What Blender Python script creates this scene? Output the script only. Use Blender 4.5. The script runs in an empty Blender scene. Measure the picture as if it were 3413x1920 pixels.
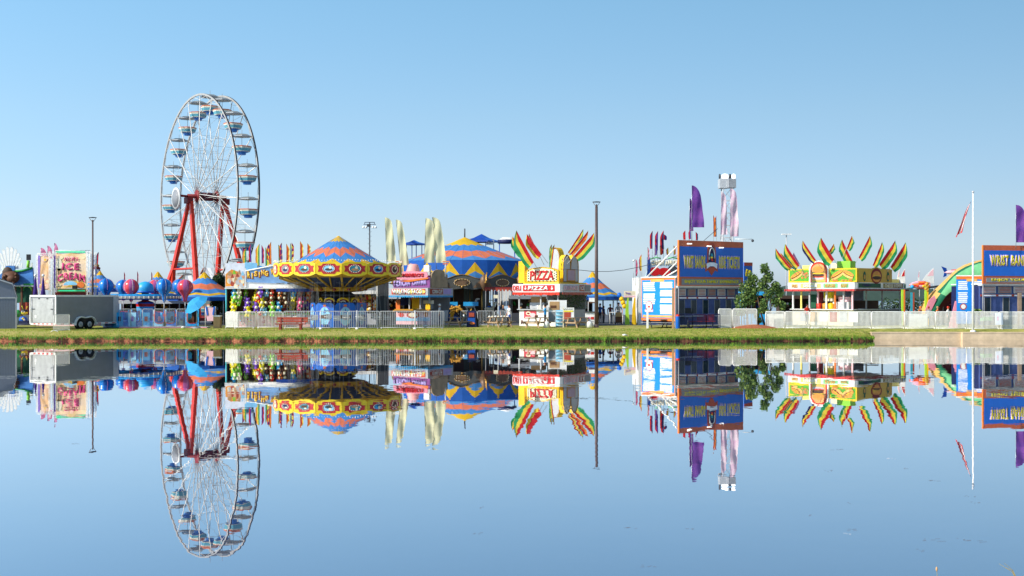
import bpy, bmesh, math, random
from mathutils import Matrix, Vector, noise
R=random.Random(7); C=bpy.context.scene.collection; PI=math.pi
sin,cos,rad=math.sin,math.cos,math.radians
# photograph-derived camera: focal 4000 px over 3413, eye 3.1 m above the pond, horizon row 983
F=4000.; CX=1706.5; YH=983.; CZ=3.1; G=.64
def X(px,D): return (px-CX)*D/F
def Z(py,D): return CZ-(py-YH)*D/F
def P(px,py,D): return Vector((X(px,D),D,Z(py,D)))
# ---------------------------------------------------------------- materials
def lin(h):
    o=[]
    for i in (0,2,4):
        c=int(h[i:i+2],16)/255; o.append(c/12.92 if c<=.04045 else ((c+.055)/1.055)**2.4)
    return o
_m={}
def mat(name,hx,rough=.6,metal=0,var=.14,sc=3.,bump=0,emit=0,trans=0,spec=.4,c2=None):
    if name in _m: return _m[name]
    m=bpy.data.materials.new(name); m.use_nodes=True; nt=m.node_tree; b=nt.nodes['Principled BSDF']
    c=lin(hx) if isinstance(hx,str) else hx
    tc=nt.nodes.new('ShaderNodeTexCoord'); n=nt.nodes.new('ShaderNodeTexNoise'); n.inputs['Scale'].default_value=sc; n.inputs['Detail'].default_value=5; n.inputs['Roughness'].default_value=.65
    nt.links.new(tc.outputs['Object'],n.inputs['Vector'])
    mx=nt.nodes.new('ShaderNodeMix'); mx.data_type='RGBA'
    mx.inputs[6].default_value=(*[x*(1-var) for x in c],1); mx.inputs[7].default_value=(*(lin(c2) if c2 else [min(1,x*(1+var)) for x in c]),1)
    rp=nt.nodes.new('ShaderNodeMapRange'); rp.inputs[1].default_value=.3; rp.inputs[2].default_value=.7
    nt.links.new(n.outputs[0],rp.inputs[0]); nt.links.new(rp.outputs[0],mx.inputs[0]); nt.links.new(mx.outputs[2],b.inputs['Base Color'])
    b.inputs['Roughness'].default_value=rough; b.inputs['Metallic'].default_value=metal; b.inputs['Specular IOR Level'].default_value=spec
    if bump:
        bp=nt.nodes.new('ShaderNodeBump'); bp.inputs['Strength'].default_value=1; bp.inputs['Distance'].default_value=bump
        nt.links.new(n.outputs[0],bp.inputs['Height']); nt.links.new(bp.outputs[0],b.inputs['Normal'])
    if emit:
        b.inputs['Emission Color'].default_value=(*c,1); b.inputs['Emission Strength'].default_value=emit
    if trans:
        tr=nt.nodes.new('ShaderNodeBsdfTranslucent'); ms=nt.nodes.new('ShaderNodeMixShader'); ms.inputs[0].default_value=trans
        nt.links.new(mx.outputs[2],tr.inputs['Color']); out=nt.nodes['Material Output']
        nt.links.new(b.outputs[0],ms.inputs[1]); nt.links.new(tr.outputs[0],ms.inputs[2]); nt.links.new(ms.outputs[0],out.inputs['Surface'])
    _m[name]=m; return m
PAL=dict(
 white=('E9E8E2',.5),cream=('E8DDBE',.55),ltgray=('B9BBBD',.5),gray=('85878A',.55),dkgray=('3C4045',.6),black=('17181B',.5),
 red=('C4161C',.5),dkred=('7E1A1C',.6),redor=('CC2F14',.45),maroon=('5A1626',.6),pink=('E58FA0',.6),hotpink=('D8447C',.5),ltpink=('F0BFC4',.6),
 orange=('E5762B',.55),dkorange=('C65A1E',.6),yellow=('F0BE12',.5),gold=('C08A2A',.4),ltyellow=('F0E07A',.6),lemon=('EEDD20',.5),
 blue=('1264C4',.45),dkblue=('0F3E93',.5),navy=('141F4E',.6),skyblue=('2FA5E2',.4),ltblue=('8CCCEB',.5),teal=('2E93A8',.5),aqua=('4FC3D0',.45),
 green=('1F8A3A',.55),ltgreen=('86CC3C',.5),lime=('A9D53A',.55),dkgreen=('17573A',.6),mint=('79C98A',.6),
 purple=('4A2A86',.6),violet=('7A4FC0',.55),lavender=('B9A5E0',.6),brown=('5F3A22',.65),dkbrown=('4A372A',.7),tan=('B58F62',.65),wood=('8A7663',.8),paper=('E4E8F2',.6),
 terracotta=('A8462F',.6),signblue=('1250A8',.4),signred=('B04A32',.5),skin=('B5795A',.6),hair=('231A14',.8),rubber=('141518',.8),gunmetal=('5F6368',.45))
def c(k):
    if not isinstance(k,str): return k
    if k in _m: return _m[k]
    h,r=PAL[k]; return mat(k,h,r,var=.12 if k!='wood' else .3)
for k,h in dict(c_yellow='EFBE1E',c_blue='4A90D2',c_orange='EE8055',c_dkblue='1B5FB8',f_red='CE1F24',f_yellow='F2D444',f_green='2A9A5C',f_orange='E8872B',f_purple='4A2F8C',f_pink='DE9BC4',f_lemon='F2EEC4',f_white='E8E2DC',f_navy='26285E',f_skin='E4B0A4',c_mint='7CCB8C',c_green='137552',c_peach='F0BE6A',c_sky='37A6E0').items():
    mat(k,h,.75,var=.14,sc=1.6,trans=.28)
mat('steel','A8AAAC',.35,.75); mat('galv','C2C4C4',.5,.35); mat('glass','20303C',.08,0,.2); mat('lampglow','F6F4EC',.3,emit=1.2); mat('ledgreen','27C98A',.4,emit=.35); mat('bulb','F4E9D2',.3,emit=.25)
mat('ferris_white','D9D5CC',.4,.15); mat('rimdark','4A4648',.45,.3)
mat('panelgray','808386',.45,.2,.1,1.2,.004); mat('panellight','A9AAA8',.45,.15,.16,2.6,.01); mat('siding','747B89',.6,0,.06,6)
mat('concrete','CDB592',.85,0,.22,1.3,.01); mat('woodweathered','8C7763',.85,0,.3,5,.003); mat('woodend','A98C6C',.8,0,.2,5)
# ---------------------------------------------------------------- mesh builder
class MB:
    def __init__(s): s.v=[];s.f=[];s.m=[];s.sm=[];s.M=Matrix()
    def add(s,vs,fs,m,smooth=False):
        o=len(s.v); s.v+=[s.M@Vector(v) for v in vs]
        for i,f in enumerate(fs):
            s.f.append([k+o for k in f]); s.m.append(m[i] if isinstance(m,list) else m); s.sm.append(smooth)
        return s
    def box(s,x0,x1,y0,y1,z0,z1,m,M=None):
        vs=[Vector((x,y,z)) for z in (z0,z1) for y in (y0,y1) for x in (x0,x1)]
        if M: vs=[M@v for v in vs]
        return s.add(vs,[(0,2,3,1),(4,5,7,6),(0,1,5,4),(2,6,7,3),(0,4,6,2),(1,3,7,5)],m)
    def tube(s,pts,r,m,n=6,r1=None,cap=True,smooth=True):
        pts=[Vector(p) for p in pts]; vs=[];fs=[]; L=len(pts)
        for i,p in enumerate(pts):
            d=(pts[min(i+1,L-1)]-pts[max(i-1,0)]).normalized(); u=d.cross(Vector((0,0,1)))
            if u.length<.05: u=d.cross(Vector((1,0,0)))
            u.normalize(); w=d.cross(u); q=r if r1 is None else r+(r1-r)*i/(L-1)
            for j in range(n):
                a=2*PI*(j+.5)/n; vs.append(p+u*cos(a)*q+w*sin(a)*q)
        for i in range(L-1):
            for j in range(n): fs.append((i*n+j,i*n+(j+1)%n,(i+1)*n+(j+1)%n,(i+1)*n+j))
        if cap: fs+=[tuple(range(n))[::-1],tuple(range((L-1)*n,L*n))]
        return s.add(vs,fs,m,smooth and n>4)
    def lathe(s,prof,m,n=20,c0=(0,0,0),smooth=True,mf=None,a0=0,sx=1,sy=1):
        vs=[];fs=[];ms=[]
        for r,z in prof:
            for j in range(n):
                a=a0+2*PI*j/n; vs.append((c0[0]+r*cos(a)*sx,c0[1]+r*sin(a)*sy,c0[2]+z))
        for i in range(len(prof)-1):
            for j in range(n):
                fs.append((i*n+j,i*n+(j+1)%n,(i+1)*n+(j+1)%n,(i+1)*n+j)); ms.append(mf(i,j) if mf else m)
        return s.add(vs,fs,ms,smooth)
    def ball(s,c0,r,m,n=12,sz=1,sx=1,sy=1,mf=None):
        k=max(6,n//2+1); pr=[(max(.002,r*sin(PI*i/(k-1))),-r*sz*cos(PI*i/(k-1))) for i in range(k)]
        return s.lathe(pr,m,n,c0,True,mf,0,sx,sy)
    def poly(s,pts,y0,y1,m,ms=None):   # outline in XZ, extruded in Y (y0 = front)
        n=len(pts); vs=[(x,y0,z) for x,z in pts]+[(x,y1,z) for x,z in pts]
        fs=[tuple(range(n)),tuple(range(n,2*n))[::-1]]+[(i,n+i,n+(i+1)%n,(i+1)%n) for i in range(n)]
        return s.add(vs,fs,m if not ms else [m,m]+[ms]*n)
    def disc(s,cx,cz,rx,rz,y0,y1,m,n=20,a0=0,a1=2*PI):
        e=n if abs(a1-a0-2*PI)<.01 else n+1
        return s.poly([(cx+rx*cos(a0+(a1-a0)*i/n),cz+rz*sin(a0+(a1-a0)*i/n)) for i in range(e)],y0,y1,m)
    def build(s,name,parent=None):
        me=bpy.data.meshes.new(name); me.from_pydata(s.v,[],s.f)
        ks=[]
        for k in s.m:
            if k not in ks: ks.append(k)
        for k in ks: me.materials.append(c(k) if isinstance(k,str) else k)
        me.polygons.foreach_set('material_index',[ks.index(k) for k in s.m]); me.polygons.foreach_set('use_smooth',s.sm)
        bm=bmesh.new(); bm.from_mesh(me); bmesh.ops.recalc_face_normals(bm,faces=bm.faces); bm.to_mesh(me); bm.free()
        o=bpy.data.objects.new(name,me); C.objects.link(o)
        if parent: o.parent=parent
        return o
def tag(o,label,cat,group=None,kind=None):
    if label: o['label']=label
    if cat: o['category']=cat
    if group: o['group']=group
    if kind: o['kind']=kind
    return o
def thing(name,label,cat,loc=(0,0,0),rz=0,group=None):
    o=bpy.data.objects.new(name,None); C.objects.link(o); o.location=loc; o.rotation_euler=(0,0,rad(rz)); o.empty_display_size=.3
    return tag(o,label,cat,group)
KIDS={}
def dup(root,loc,rz=None,label=None,group=None,scale=None):
    bpy_children=[o for o in bpy.data.objects if o.parent==root] if root not in KIDS else KIDS[root]
    KIDS[root]=bpy_children
    r=root.copy(); C.objects.link(r); r.location=loc
    if rz is not None: r.rotation_euler=(0,0,rad(rz))
    if label: r['label']=label
    if group: r['group']=group
    if scale: r.scale=scale
    for ch in bpy_children:
        k=ch.copy(); C.objects.link(k); k.parent=r
        for g in [o for o in list(bpy.data.objects) if o.parent==ch]:
            q=g.copy(); C.objects.link(q); q.parent=k
    return r
ORD=['first','second','third','fourth','fifth','sixth','seventh','eighth','ninth','tenth','eleventh','twelfth','thirteenth','fourteenth','fifteenth','sixteenth','seventeenth','eighteenth','nineteenth','twentieth','twenty-first','twenty-second','twenty-third','twenty-fourth','twenty-fifth','twenty-sixth']
def text(body,w,h,m,parent,loc,name='lettering',rz=0,bold=.02,ext=.012,ry=0,shear=0,sp=1,arch=0):
    cu=bpy.data.curves.new('t','FONT'); cu.body=body; cu.size=1; cu.offset=bold; cu.align_x='CENTER'; cu.extrude=0; cu.space_character=sp; cu.resolution_u=3; cu.shear=shear; cu.space_line=.85
    t=bpy.data.objects.new('t',cu); C.objects.link(t); dg=bpy.context.evaluated_depsgraph_get(); dg.update()
    me=bpy.data.meshes.new_from_object(t.evaluated_get(dg)); bpy.data.objects.remove(t)
    xs=[v.co.x for v in me.vertices]; ys=[v.co.y for v in me.vertices]
    sx=w/(max(xs)-min(xs)); sy=h/(max(ys)-min(ys)); cx=(max(xs)+min(xs))/2; cy=(max(ys)+min(ys))/2
    for v in me.vertices:
        x=(v.co.x-cx)*sx; v.co=(x,0,(v.co.y-cy)*sy-arch*(2*x/w)**2)
    bm=bmesh.new(); bm.from_mesh(me)
    ex=bmesh.ops.extrude_face_region(bm,geom=list(bm.faces)); bmesh.ops.translate(bm,vec=(0,-ext,0),verts=[g for g in ex['geom'] if isinstance(g,bmesh.types.BMVert)])
    bmesh.ops.recalc_face_normals(bm,faces=bm.faces); bm.to_mesh(me); bm.free()
    me.materials.clear(); me.materials.append(c(m)); me.name=name
    o=bpy.data.objects.new(name,me); C.objects.link(o); o.parent=parent; o.location=loc; o.rotation_euler=(0,rad(ry),rad(rz)); return o
def T(x=0,y=0,z=0,rz=0,rx=0,ry=0): return Matrix.Translation((x,y,z))@Matrix.Rotation(rad(rz),4,'Z')@Matrix.Rotation(rad(rx),4,'X')@Matrix.Rotation(rad(ry),4,'Y')
# ---------------------------------------------------------------- world, sun, camera
SUNAZ=Vector((-.88,-.475,0)).normalized(); EL=rad(35)
sd=Vector((SUNAZ.x*cos(EL),SUNAZ.y*cos(EL),sin(EL)))
w=bpy.data.worlds.new('World'); bpy.context.scene.world=w; w.use_nodes=True; nt=w.node_tree
sky=nt.nodes.new('ShaderNodeTexSky'); sky.sky_type='NISHITA'; sky.sun_disc=False; sky.sun_elevation=EL; sky.sun_rotation=math.atan2(sd.x,sd.y)
sky.air_density=1.0; sky.dust_density=.3; sky.ozone_density=2.5; sky.altitude=0
bg=nt.nodes['Background']; bg.inputs['Strength'].default_value=.097
hs=nt.nodes.new('ShaderNodeHueSaturation'); hs.inputs['Saturation'].default_value=1.0
tc=nt.nodes.new('ShaderNodeTexCoord'); sx=nt.nodes.new('ShaderNodeSeparateXYZ'); nt.links.new(tc.outputs['Generated'],sx.inputs[0])
rp=nt.nodes.new('ShaderNodeValToRGB'); e=rp.color_ramp.elements   # tint over the sky: less yellow low down, bluer higher up
e[0].position=0; e[0].color=(.48,.62,1.0,1); e[1].position=1; e[1].color=(1.15,1.22,1.2,1)  # top stop brightens the sky above the frame as added fill light
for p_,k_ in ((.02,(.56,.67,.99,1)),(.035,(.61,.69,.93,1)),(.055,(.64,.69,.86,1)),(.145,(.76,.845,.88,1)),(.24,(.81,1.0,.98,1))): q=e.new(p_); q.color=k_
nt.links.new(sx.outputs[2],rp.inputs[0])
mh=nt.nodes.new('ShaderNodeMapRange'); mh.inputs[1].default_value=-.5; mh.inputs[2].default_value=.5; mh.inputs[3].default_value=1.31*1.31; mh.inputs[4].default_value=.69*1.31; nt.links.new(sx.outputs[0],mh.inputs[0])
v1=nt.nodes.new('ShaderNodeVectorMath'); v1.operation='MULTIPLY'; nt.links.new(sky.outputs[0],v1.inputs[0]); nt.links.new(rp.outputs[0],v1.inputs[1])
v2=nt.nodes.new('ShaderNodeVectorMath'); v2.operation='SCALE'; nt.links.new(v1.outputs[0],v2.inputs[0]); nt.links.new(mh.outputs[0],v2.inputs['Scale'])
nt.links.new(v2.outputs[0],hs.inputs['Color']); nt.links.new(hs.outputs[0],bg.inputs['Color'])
sl=bpy.data.lights.new('sun','SUN'); sl.energy=4.1; sl.angle=rad(.5); sl.color=(1,.93,.82)
so=bpy.data.objects.new('sun',sl); C.objects.link(so); so.rotation_euler=(-sd).to_track_quat('-Z','Y').to_euler(); so.location=(-30,20,40)
cam=bpy.data.cameras.new('camera'); co=bpy.data.objects.new('camera',cam); C.objects.link(co); co.location=(0,0,CZ); co.rotation_euler=(PI/2,0,0)
cam.sensor_width=36; cam.lens=36*F/3413; cam.shift_y=(YH-960)/3413; cam.clip_end=12000; cam.clip_start=.1
sc=bpy.context.scene; sc.camera=co
sc.view_settings.view_transform='Standard'; sc.view_settings.look='None'; sc.view_settings.exposure=.43; sc.view_settings.gamma=1
sc.cycles.max_bounces=6; sc.cycles.use_denoising=True
# ---------------------------------------------------------------- water
def water_mat(name,slope,base,f0,s1,s2,rough=0.):
    m=bpy.data.materials.new(name); m.use_nodes=True; nt=m.node_tree; nt.nodes.remove(nt.nodes['Principled BSDF']); out=nt.nodes['Material Output']
    N=nt.nodes.new; L=nt.links.new
    geo=N('ShaderNodeNewGeometry'); acc=None
    for s,k in ((s1,.55),(s2,1.),(s2*5,.6)):
        mp=N('ShaderNodeMapping'); mp.inputs['Scale'].default_value=(s*.7,s,s); L(geo.outputs['Position'],mp.inputs['Vector'])
        n=N('ShaderNodeTexNoise'); n.inputs['Scale'].default_value=1; n.inputs['Detail'].default_value=2; L(mp.outputs[0],n.inputs['Vector'])
        sb=N('ShaderNodeVectorMath'); sb.operation='SUBTRACT'; sb.inputs[1].default_value=(.5,.5,.5); L(n.outputs['Color'],sb.inputs[0])
        ml=N('ShaderNodeVectorMath'); ml.operation='MULTIPLY'; ml.inputs[1].default_value=(slope*k,slope*k,0); L(sb.outputs[0],ml.inputs[0])
        if acc is None: acc=ml
        else:
            a=N('ShaderNodeVectorMath'); a.operation='ADD'; L(acc.outputs[0],a.inputs[0]); L(ml.outputs[0],a.inputs[1]); acc=a
    # calm and ruffled patches
    pn=N('ShaderNodeTexNoise'); pn.inputs['Scale'].default_value=.07; pn.inputs['Detail'].default_value=3; L(geo.outputs['Position'],pn.inputs['Vector'])
    pr=N('ShaderNodeMapRange'); pr.inputs[1].default_value=.4; pr.inputs[2].default_value=.65; pr.inputs[3].default_value=.55; pr.inputs[4].default_value=1.5; L(pn.outputs[0],pr.inputs[0])
    sc_=N('ShaderNodeVectorMath'); sc_.operation='SCALE'; L(acc.outputs[0],sc_.inputs[0]); L(pr.outputs[0],sc_.inputs['Scale'])
    a=N('ShaderNodeVectorMath'); a.operation='ADD'; a.inputs[1].default_value=(0,0,1); L(sc_.outputs[0],a.inputs[0])
    nm=N('ShaderNodeVectorMath'); nm.operation='NORMALIZE'; L(a.outputs[0],nm.inputs[0])
    gl=N('ShaderNodeBsdfGlossy'); gl.inputs['Roughness'].default_value=rough; gl.inputs['Color'].default_value=(.96,.94,.94,1); L(nm.outputs[0],gl.inputs['Normal'])
    rr_=N('ShaderNodeMapRange'); rr_.inputs[1].default_value=.5; rr_.inputs[2].default_value=.75; rr_.inputs[3].default_value=rough; rr_.inputs[4].default_value=rough+.03; L(pn.outputs[0],rr_.inputs[0]); L(rr_.outputs[0],gl.inputs['Roughness'])
    df=N('ShaderNodeBsdfDiffuse'); df.inputs['Color'].default_value=(*base,1)
    lw=N('ShaderNodeLayerWeight'); lw.inputs[0].default_value=.5
    mr=N('ShaderNodeMapRange'); mr.inputs[1].default_value=.60; mr.inputs[2].default_value=.90; mr.inputs[3].default_value=f0*.4; mr.inputs[4].default_value=.97; L(lw.outputs['Facing'],mr.inputs[0])
    mx=N('ShaderNodeMixShader'); L(mr.outputs[0],mx.inputs[0]); L(df.outputs[0],mx.inputs[1]); L(gl.outputs[0],mx.inputs[2]); L(mx.outputs[0],out.inputs['Surface'])
    return m
WM=water_mat('pond_water',.0065,(.05,.07,.14),.5,.5,1.7)
b=MB(); b.add([(-120,-60,0),(120,-60,0),(120,90,0),(-120,90,0)],[(0,1,2,3)],WM); tag(b.build('water'),None,None,kind='structure')
WF=water_mat('lake_water',.12,(.03,.10,.22),.35,.05,.2,.15)
b=MB(); b.add([(-4000,150,-.2),(4000,150,-.2),(4000,9000,-.2),(-4000,9000,-.2)],[(0,1,2,3)],WF); tag(b.build('far_lake'),None,None,kind='structure')
# ---------------------------------------------------------------- ground
def fbm(x,y=0,z=0,o=3): return noise.fractal(Vector((x,y,z)),.9,2.,o)
def bank(x): return 80.2+.30*fbm(x*.35,3)+.22*fbm(x*1.3,9)+.25*max(0,min(1,(x-10)/12))
def groundmat():
    m=bpy.data.materials.new('turf_and_soil'); m.use_nodes=True; nt=m.node_tree; N=nt.nodes.new; L=nt.links.new; b=nt.nodes['Principled BSDF']
    g=N('ShaderNodeNewGeometry'); sp=N('ShaderNodeSeparateXYZ'); L(g.outputs['Position'],sp.inputs[0])
    def nz(s,d=4,sx=1):
        mp=N('ShaderNodeMapping'); mp.inputs['Scale'].default_value=(sx,1,1); L(g.outputs['Position'],mp.inputs[0])
        n=N('ShaderNodeTexNoise'); n.inputs['Scale'].default_value=s; n.inputs['Detail'].default_value=d; n.inputs['Roughness'].default_value=.7; L(mp.outputs[0],n.inputs['Vector']); return n.outputs[0]
    def ramp(src,a,bb,ca,cb):
        r=N('ShaderNodeMapRange'); r.inputs[1].default_value=a; r.inputs[2].default_value=bb; L(src,r.inputs[0])
        x=N('ShaderNodeMix'); x.data_type='RGBA'; x.inputs[6].default_value=(*ca,1); x.inputs[7].default_value=(*cb,1); L(r.outputs[0],x.inputs[0]); return x.outputs[2],r
    grass,_=ramp(nz(2.2),.35,.62,(.16,.20,.02),(.42,.38,.085))
    dry,r2=ramp(nz(.25,5,.4),.47,.6,(0,0,0),(1,1,1))
    mx=N('ShaderNodeMix'); mx.data_type='RGBA'; mx.inputs[7].default_value=(.46,.38,.13,1); L(grass,mx.inputs[6])
    mm=N('ShaderNodeMath'); mm.operation='MULTIPLY'; mm.inputs[1].default_value=.6; L(r2.outputs[0],mm.inputs[0]); L(mm.outputs[0],mx.inputs[0])
    soil,_=ramp(nz(4.5,5),.35,.65,(.12,.04,.02),(.52,.20,.10))
    # right-hand stretch of bank: shade under the grass overhang mixed into the soil colour
    rx=N('ShaderNodeMapRange'); rx.inputs[1].default_value=-12; rx.inputs[2].default_value=4; L(sp.outputs[0],rx.inputs[0])
    s2=N('ShaderNodeMix'); s2.data_type='RGBA'; s2.inputs[7].default_value=(.05,.025,.016,1); L(soil,s2.inputs[6])
    m3=N('ShaderNodeMath'); m3.operation='MULTIPLY'; m3.inputs[1].default_value=.75; L(rx.outputs[0],m3.inputs[0]); L(m3.outputs[0],s2.inputs[0])
    # turf above the soil face: switch on height with noise
    hn=N('ShaderNodeMath'); hn.operation='MULTIPLY_ADD'; L(nz(3,3),hn.inputs[0]); hn.inputs[1].default_value=.22; L(sp.outputs[2],hn.inputs[2])
    hr=N('ShaderNodeMapRange'); hr.inputs[1].default_value=.33; hr.inputs[2].default_value=.37; L(hn.outputs[0],hr.inputs[0])
    fx=N('ShaderNodeMix'); fx.data_type='RGBA'; L(hr.outputs[0],fx.inputs[0]); L(s2.outputs[2],fx.inputs[6]); L(mx.outputs[2],fx.inputs[7])
    L(fx.outputs[2],b.inputs['Base Color']); b.inputs['Roughness'].default_value=.9; b.inputs['Specular IOR Level'].default_value=.15
    bp=N('ShaderNodeBump'); bp.inputs['Distance'].default_value=.05; L(nz(6,5),bp.inputs['Height']); L(bp.outputs[0],b.inputs['Normal'])
    return m
GM=groundmat()
WX=X(2905,81.5)  # the concrete wall takes over right of this
prof=[(-.25,-.35),(.0,-.02),(.06,.10),(.02,.20),(.12,.285),(.4,.34),(1.1,.46),(1.9,.58),(3.0,.63),(7,.64),(14,.64),(30,.64),(70,.64)]
b=MB(); vs=[];fs=[]; n=460; K=len(prof)
for i in range(n+1):
    x=-60+120*i/n; y0=bank(x)
    if x>WX: y0=83.4
    for k,(dy,z) in enumerate(prof):
        a=.10 if 0<k<5 else .03
        yy=y0+dy+(a*fbm(x*2.5,k*3.1) if x<=WX else 0); zz=z+((.05*fbm(x*2.1,k*1.7,5) if k in (2,3,4) else .02*fbm(x*1.1,k*2.7,8) if 4<k<9 else 0))
        if x>WX: yy=y0+dy+.2; zz=max(zz,.42) if k>1 else zz
        s=1+(max(0,yy-95)/60)*.9
        vs.append((x*s,yy,zz))
for i in range(n):
    for k in range(K-1): fs.append((i*K+k,(i+1)*K+k,(i+1)*K+k+1,i*K+k+1))
b.add(vs,fs,GM,True); tag(b.build('ground'),None,None,kind='structure')
mat('asphalt','57585C',.9,0,.2,2.,.004)
b=MB(); b.add([(-95,96.8,.646),(95,96.8,.646),(95,149,.646),(-95,149,.646)],[(0,1,2,3)],'asphalt'); tag(b.build('asphalt_midway'),None,None,kind='structure')
# turf blades along the lip and thin over the strip
gm1=mat('blade','8AB02A',.7,trans=.3,var=.35,sc=8); gm2=mat('blade_dry','BCA65A',.8,trans=.3,var=.3,sc=8); gm3=mat('blade_dark','567A26',.8,trans=.2,var=.3,sc=8)
b=MB()
for i in range(21000):
    x=R.uniform(-36,WX-.1); lip=R.random()<.62; yb=bank(x)
    t=R.random()
    yy=yb+(R.uniform(-.02,.35) if lip else R.uniform(.3,7.5)); zz=(.25 if lip else .3+.035*(yy-yb)) 
    if not lip: zz=min(.62,.31+.15*(yy-yb))
    cl=fbm(x*.9,4); h=R.uniform(.05,.15)*(1.25 if lip else .7)*(1.7 if cl>.2 and lip else 1); dx=R.uniform(-.05,.05); dy=R.uniform(-.08,.02); w_=R.uniform(.012,.03)
    if lip and t<.34+.25*max(-.6,min(1,fbm(x*1.1,7)*2))-(.14 if x<-12 else 0): # hanging over the edge in clumps
        h=-R.uniform(.06,.30)*(1+.5*max(0,cl)); dy=-.09; zz=.30; yy=yb-.03; w_*=1.3
    b.add([(x-w_,yy,zz),(x+w_,yy,zz),(x+dx,yy+dy,zz+h)],[(0,1,2)],gm3 if (lip and t<.35) else (gm1 if t<.72 else gm2))
tag(b.build('grass'),'short turf with tufts overhanging the red soil bank','grass',kind='stuff')
# far shore
hm=mat('far_trees','35493F',.95,0,.3,.05)
b=MB(); vs=[];fs=[]; n=700
for i in range(n+1):
    x=-700+1800*i/n; e=min(1,max(0,(x-55)/40)); z=-.2+e*(7.0+2.0*fbm(x*.02)+1.6*fbm(x*.11,2)+1.2*fbm(x*.4,6))+ .3
    for y,zz in ((690,-.3),(695,max(0,z*.6)),(705,z),(730,z*.8),(800,-.3)): vs.append((x,y,zz))
for i in range(n):
    for k in range(4): fs.append((i*5+k,(i+1)*5+k,(i+1)*5+k+1,i*5+k+1))
b.add(vs,fs,hm,True); tag(b.build('hills'),None,None,kind='structure')
# retaining wall: two concrete runs
for nm,x0p,x1p,D0,lab in (('retaining_wall',2905,3209,83.4,'weathered tan concrete retaining wall, darker left run at the water'),('retaining_wall',3209,3800,83.05,'sunlit cream concrete wall run below the flagpole at the water')):
    t=thing(nm,lab,'wall',(X(x0p,D0),D0,0)); L_=X(x1p,D0)-X(x0p,D0)
    b=MB(); b.box(.005,L_-.005,0,.35,-.6,.44,'concrete'); b.build('wall_face',t)
    b=MB(); b.box(0,L_,-.025,.4,.443,.52,'concrete'); b.build('coping',t)
# floating specks and a few grasses near the viewer
b=MB()
for px,py,wp,k in ((2765,1570,26,1),(2970,1529,26,2),(3110,1603,36,1),(3010,1561,20,1),(3232,1654,30,1),(3252,1675,22,1),(2705,1720,12,1),(2828,1677,10,1),(2840,1768,34,1),(2820,1778,20,2),(3120,1801,38,1),(3205,1799,16,1),(3255,1806,42,1),(3080,1800,14,1),(1600,1692,16,1),(2300,1765,26,1),(2100,1760,40,1),(3070,1835,20,1),(1590,1778,30,1),(2160,1890,40,1),(250,1480,26,1),(2790,1499,40,1)):
    D=CZ*F/(py-YH); x0=X(px,D); w_=wp*D/F
    for q in range(5):
        xx=x0+R.uniform(-.6,.6)*w_; yy=D+R.uniform(-.08,.08); a=R.uniform(-.15,.15); l=R.uniform(.1,.28)*w_*.8; h=.004
        b.add([(xx-l*cos(a),yy-l*sin(a),.004),(xx+l*cos(a),yy+l*sin(a)-h,.004),(xx+l*cos(a),yy+l*sin(a)+h,.006),(xx-l*cos(a),yy-l*sin(a)+h,.006)],[(0,1,2,3)],mat('twig','5E6068',.8) if k==1 else 'ltgray')
tag(b.build('floating_debris'),'thin dark twigs and specks floating on the pond','debris',kind='stuff')
# ================================================================ shared makers
FC=dict(f_lemon='F2EEC4',f_purple='4A2F8C',f_pink='DE9BC4',f_navy='26285E',f_white='E8E2DC',f_olive='E0DBAA',pink='D8607C',f_mag='8A4A9A')
def GP(px,D,z=G): return (X(px,D),D,z)
def strip_cloth(b,fr,m,rows=10,cols=6,fold=.06,ph=0,smooth=True):
    """fr(u,v)->(x,z); u down 0..1, v across 0..1 ; m: material or list by v bands"""
    vs=[];fs=[];ms=[]
    for i in range(rows+1):
        for j in range(cols+1):
            u=i/rows; v=j/cols; x,z=fr(u,v); y=fold*v*(.3+u)*sin(7*v+5*u+ph)+.5*fold*sin(11*u+3*v+ph)
            vs.append((x,y,z))
    for i in range(rows):
        for j in range(cols):
            fs.append((i*(cols+1)+j,i*(cols+1)+j+1,(i+1)*(cols+1)+j+1,(i+1)*(cols+1)+j))
            ms.append(m(i/rows,(j+.5)/cols) if callable(m) else m)
    return b.add(vs,fs,ms,smooth)
def feather_flag(px,ytop,ybot,D,wpx,label,m,group,poletop=None,ypole=None,lean=0,side=1,name='feather_flag',fold=.08,m2=None,cat='flag',taper=.25,pole='steel',rz=0):
    s=D/F; zb=Z(ypole if ypole else ybot+20,D); h=(ybot-ytop)*s; w_=wpx*s; z0=Z(ybot,D)-zb
    t=thing(name,label,cat,(X(px,D),D,zb),rz,group)
    b=MB(); b.tube([(lean*s*.2,0,0),(0,0,z0),(-lean*s*.5,0,z0+h*.5),(-lean*s,0,z0+h)],.025,pole,6,.012); b.build('pole',t)
    def fr(u,v):
        z=z0+h*(1-u); x=-lean*s*(1-u)
        return (x+side*w_*(.74+.26*u**.6)*v, z-h*taper*(1-math.sqrt(max(0,1-v*v)))*(1-u))
    if m2:
        a1=FC.get(m,'E9E8E2'); a2=FC.get(m2,'E58FA0'); m=mat('print_'+m+'_'+(m2 if isinstance(m2,str) else m2.name),a1,.75,0,.08,1.1,trans=.3,c2=a2)
    b=MB(); strip_cloth(b,fr,m,26,12,fold,R.uniform(0,6)); b.build('cloth',t)
    return t
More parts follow.
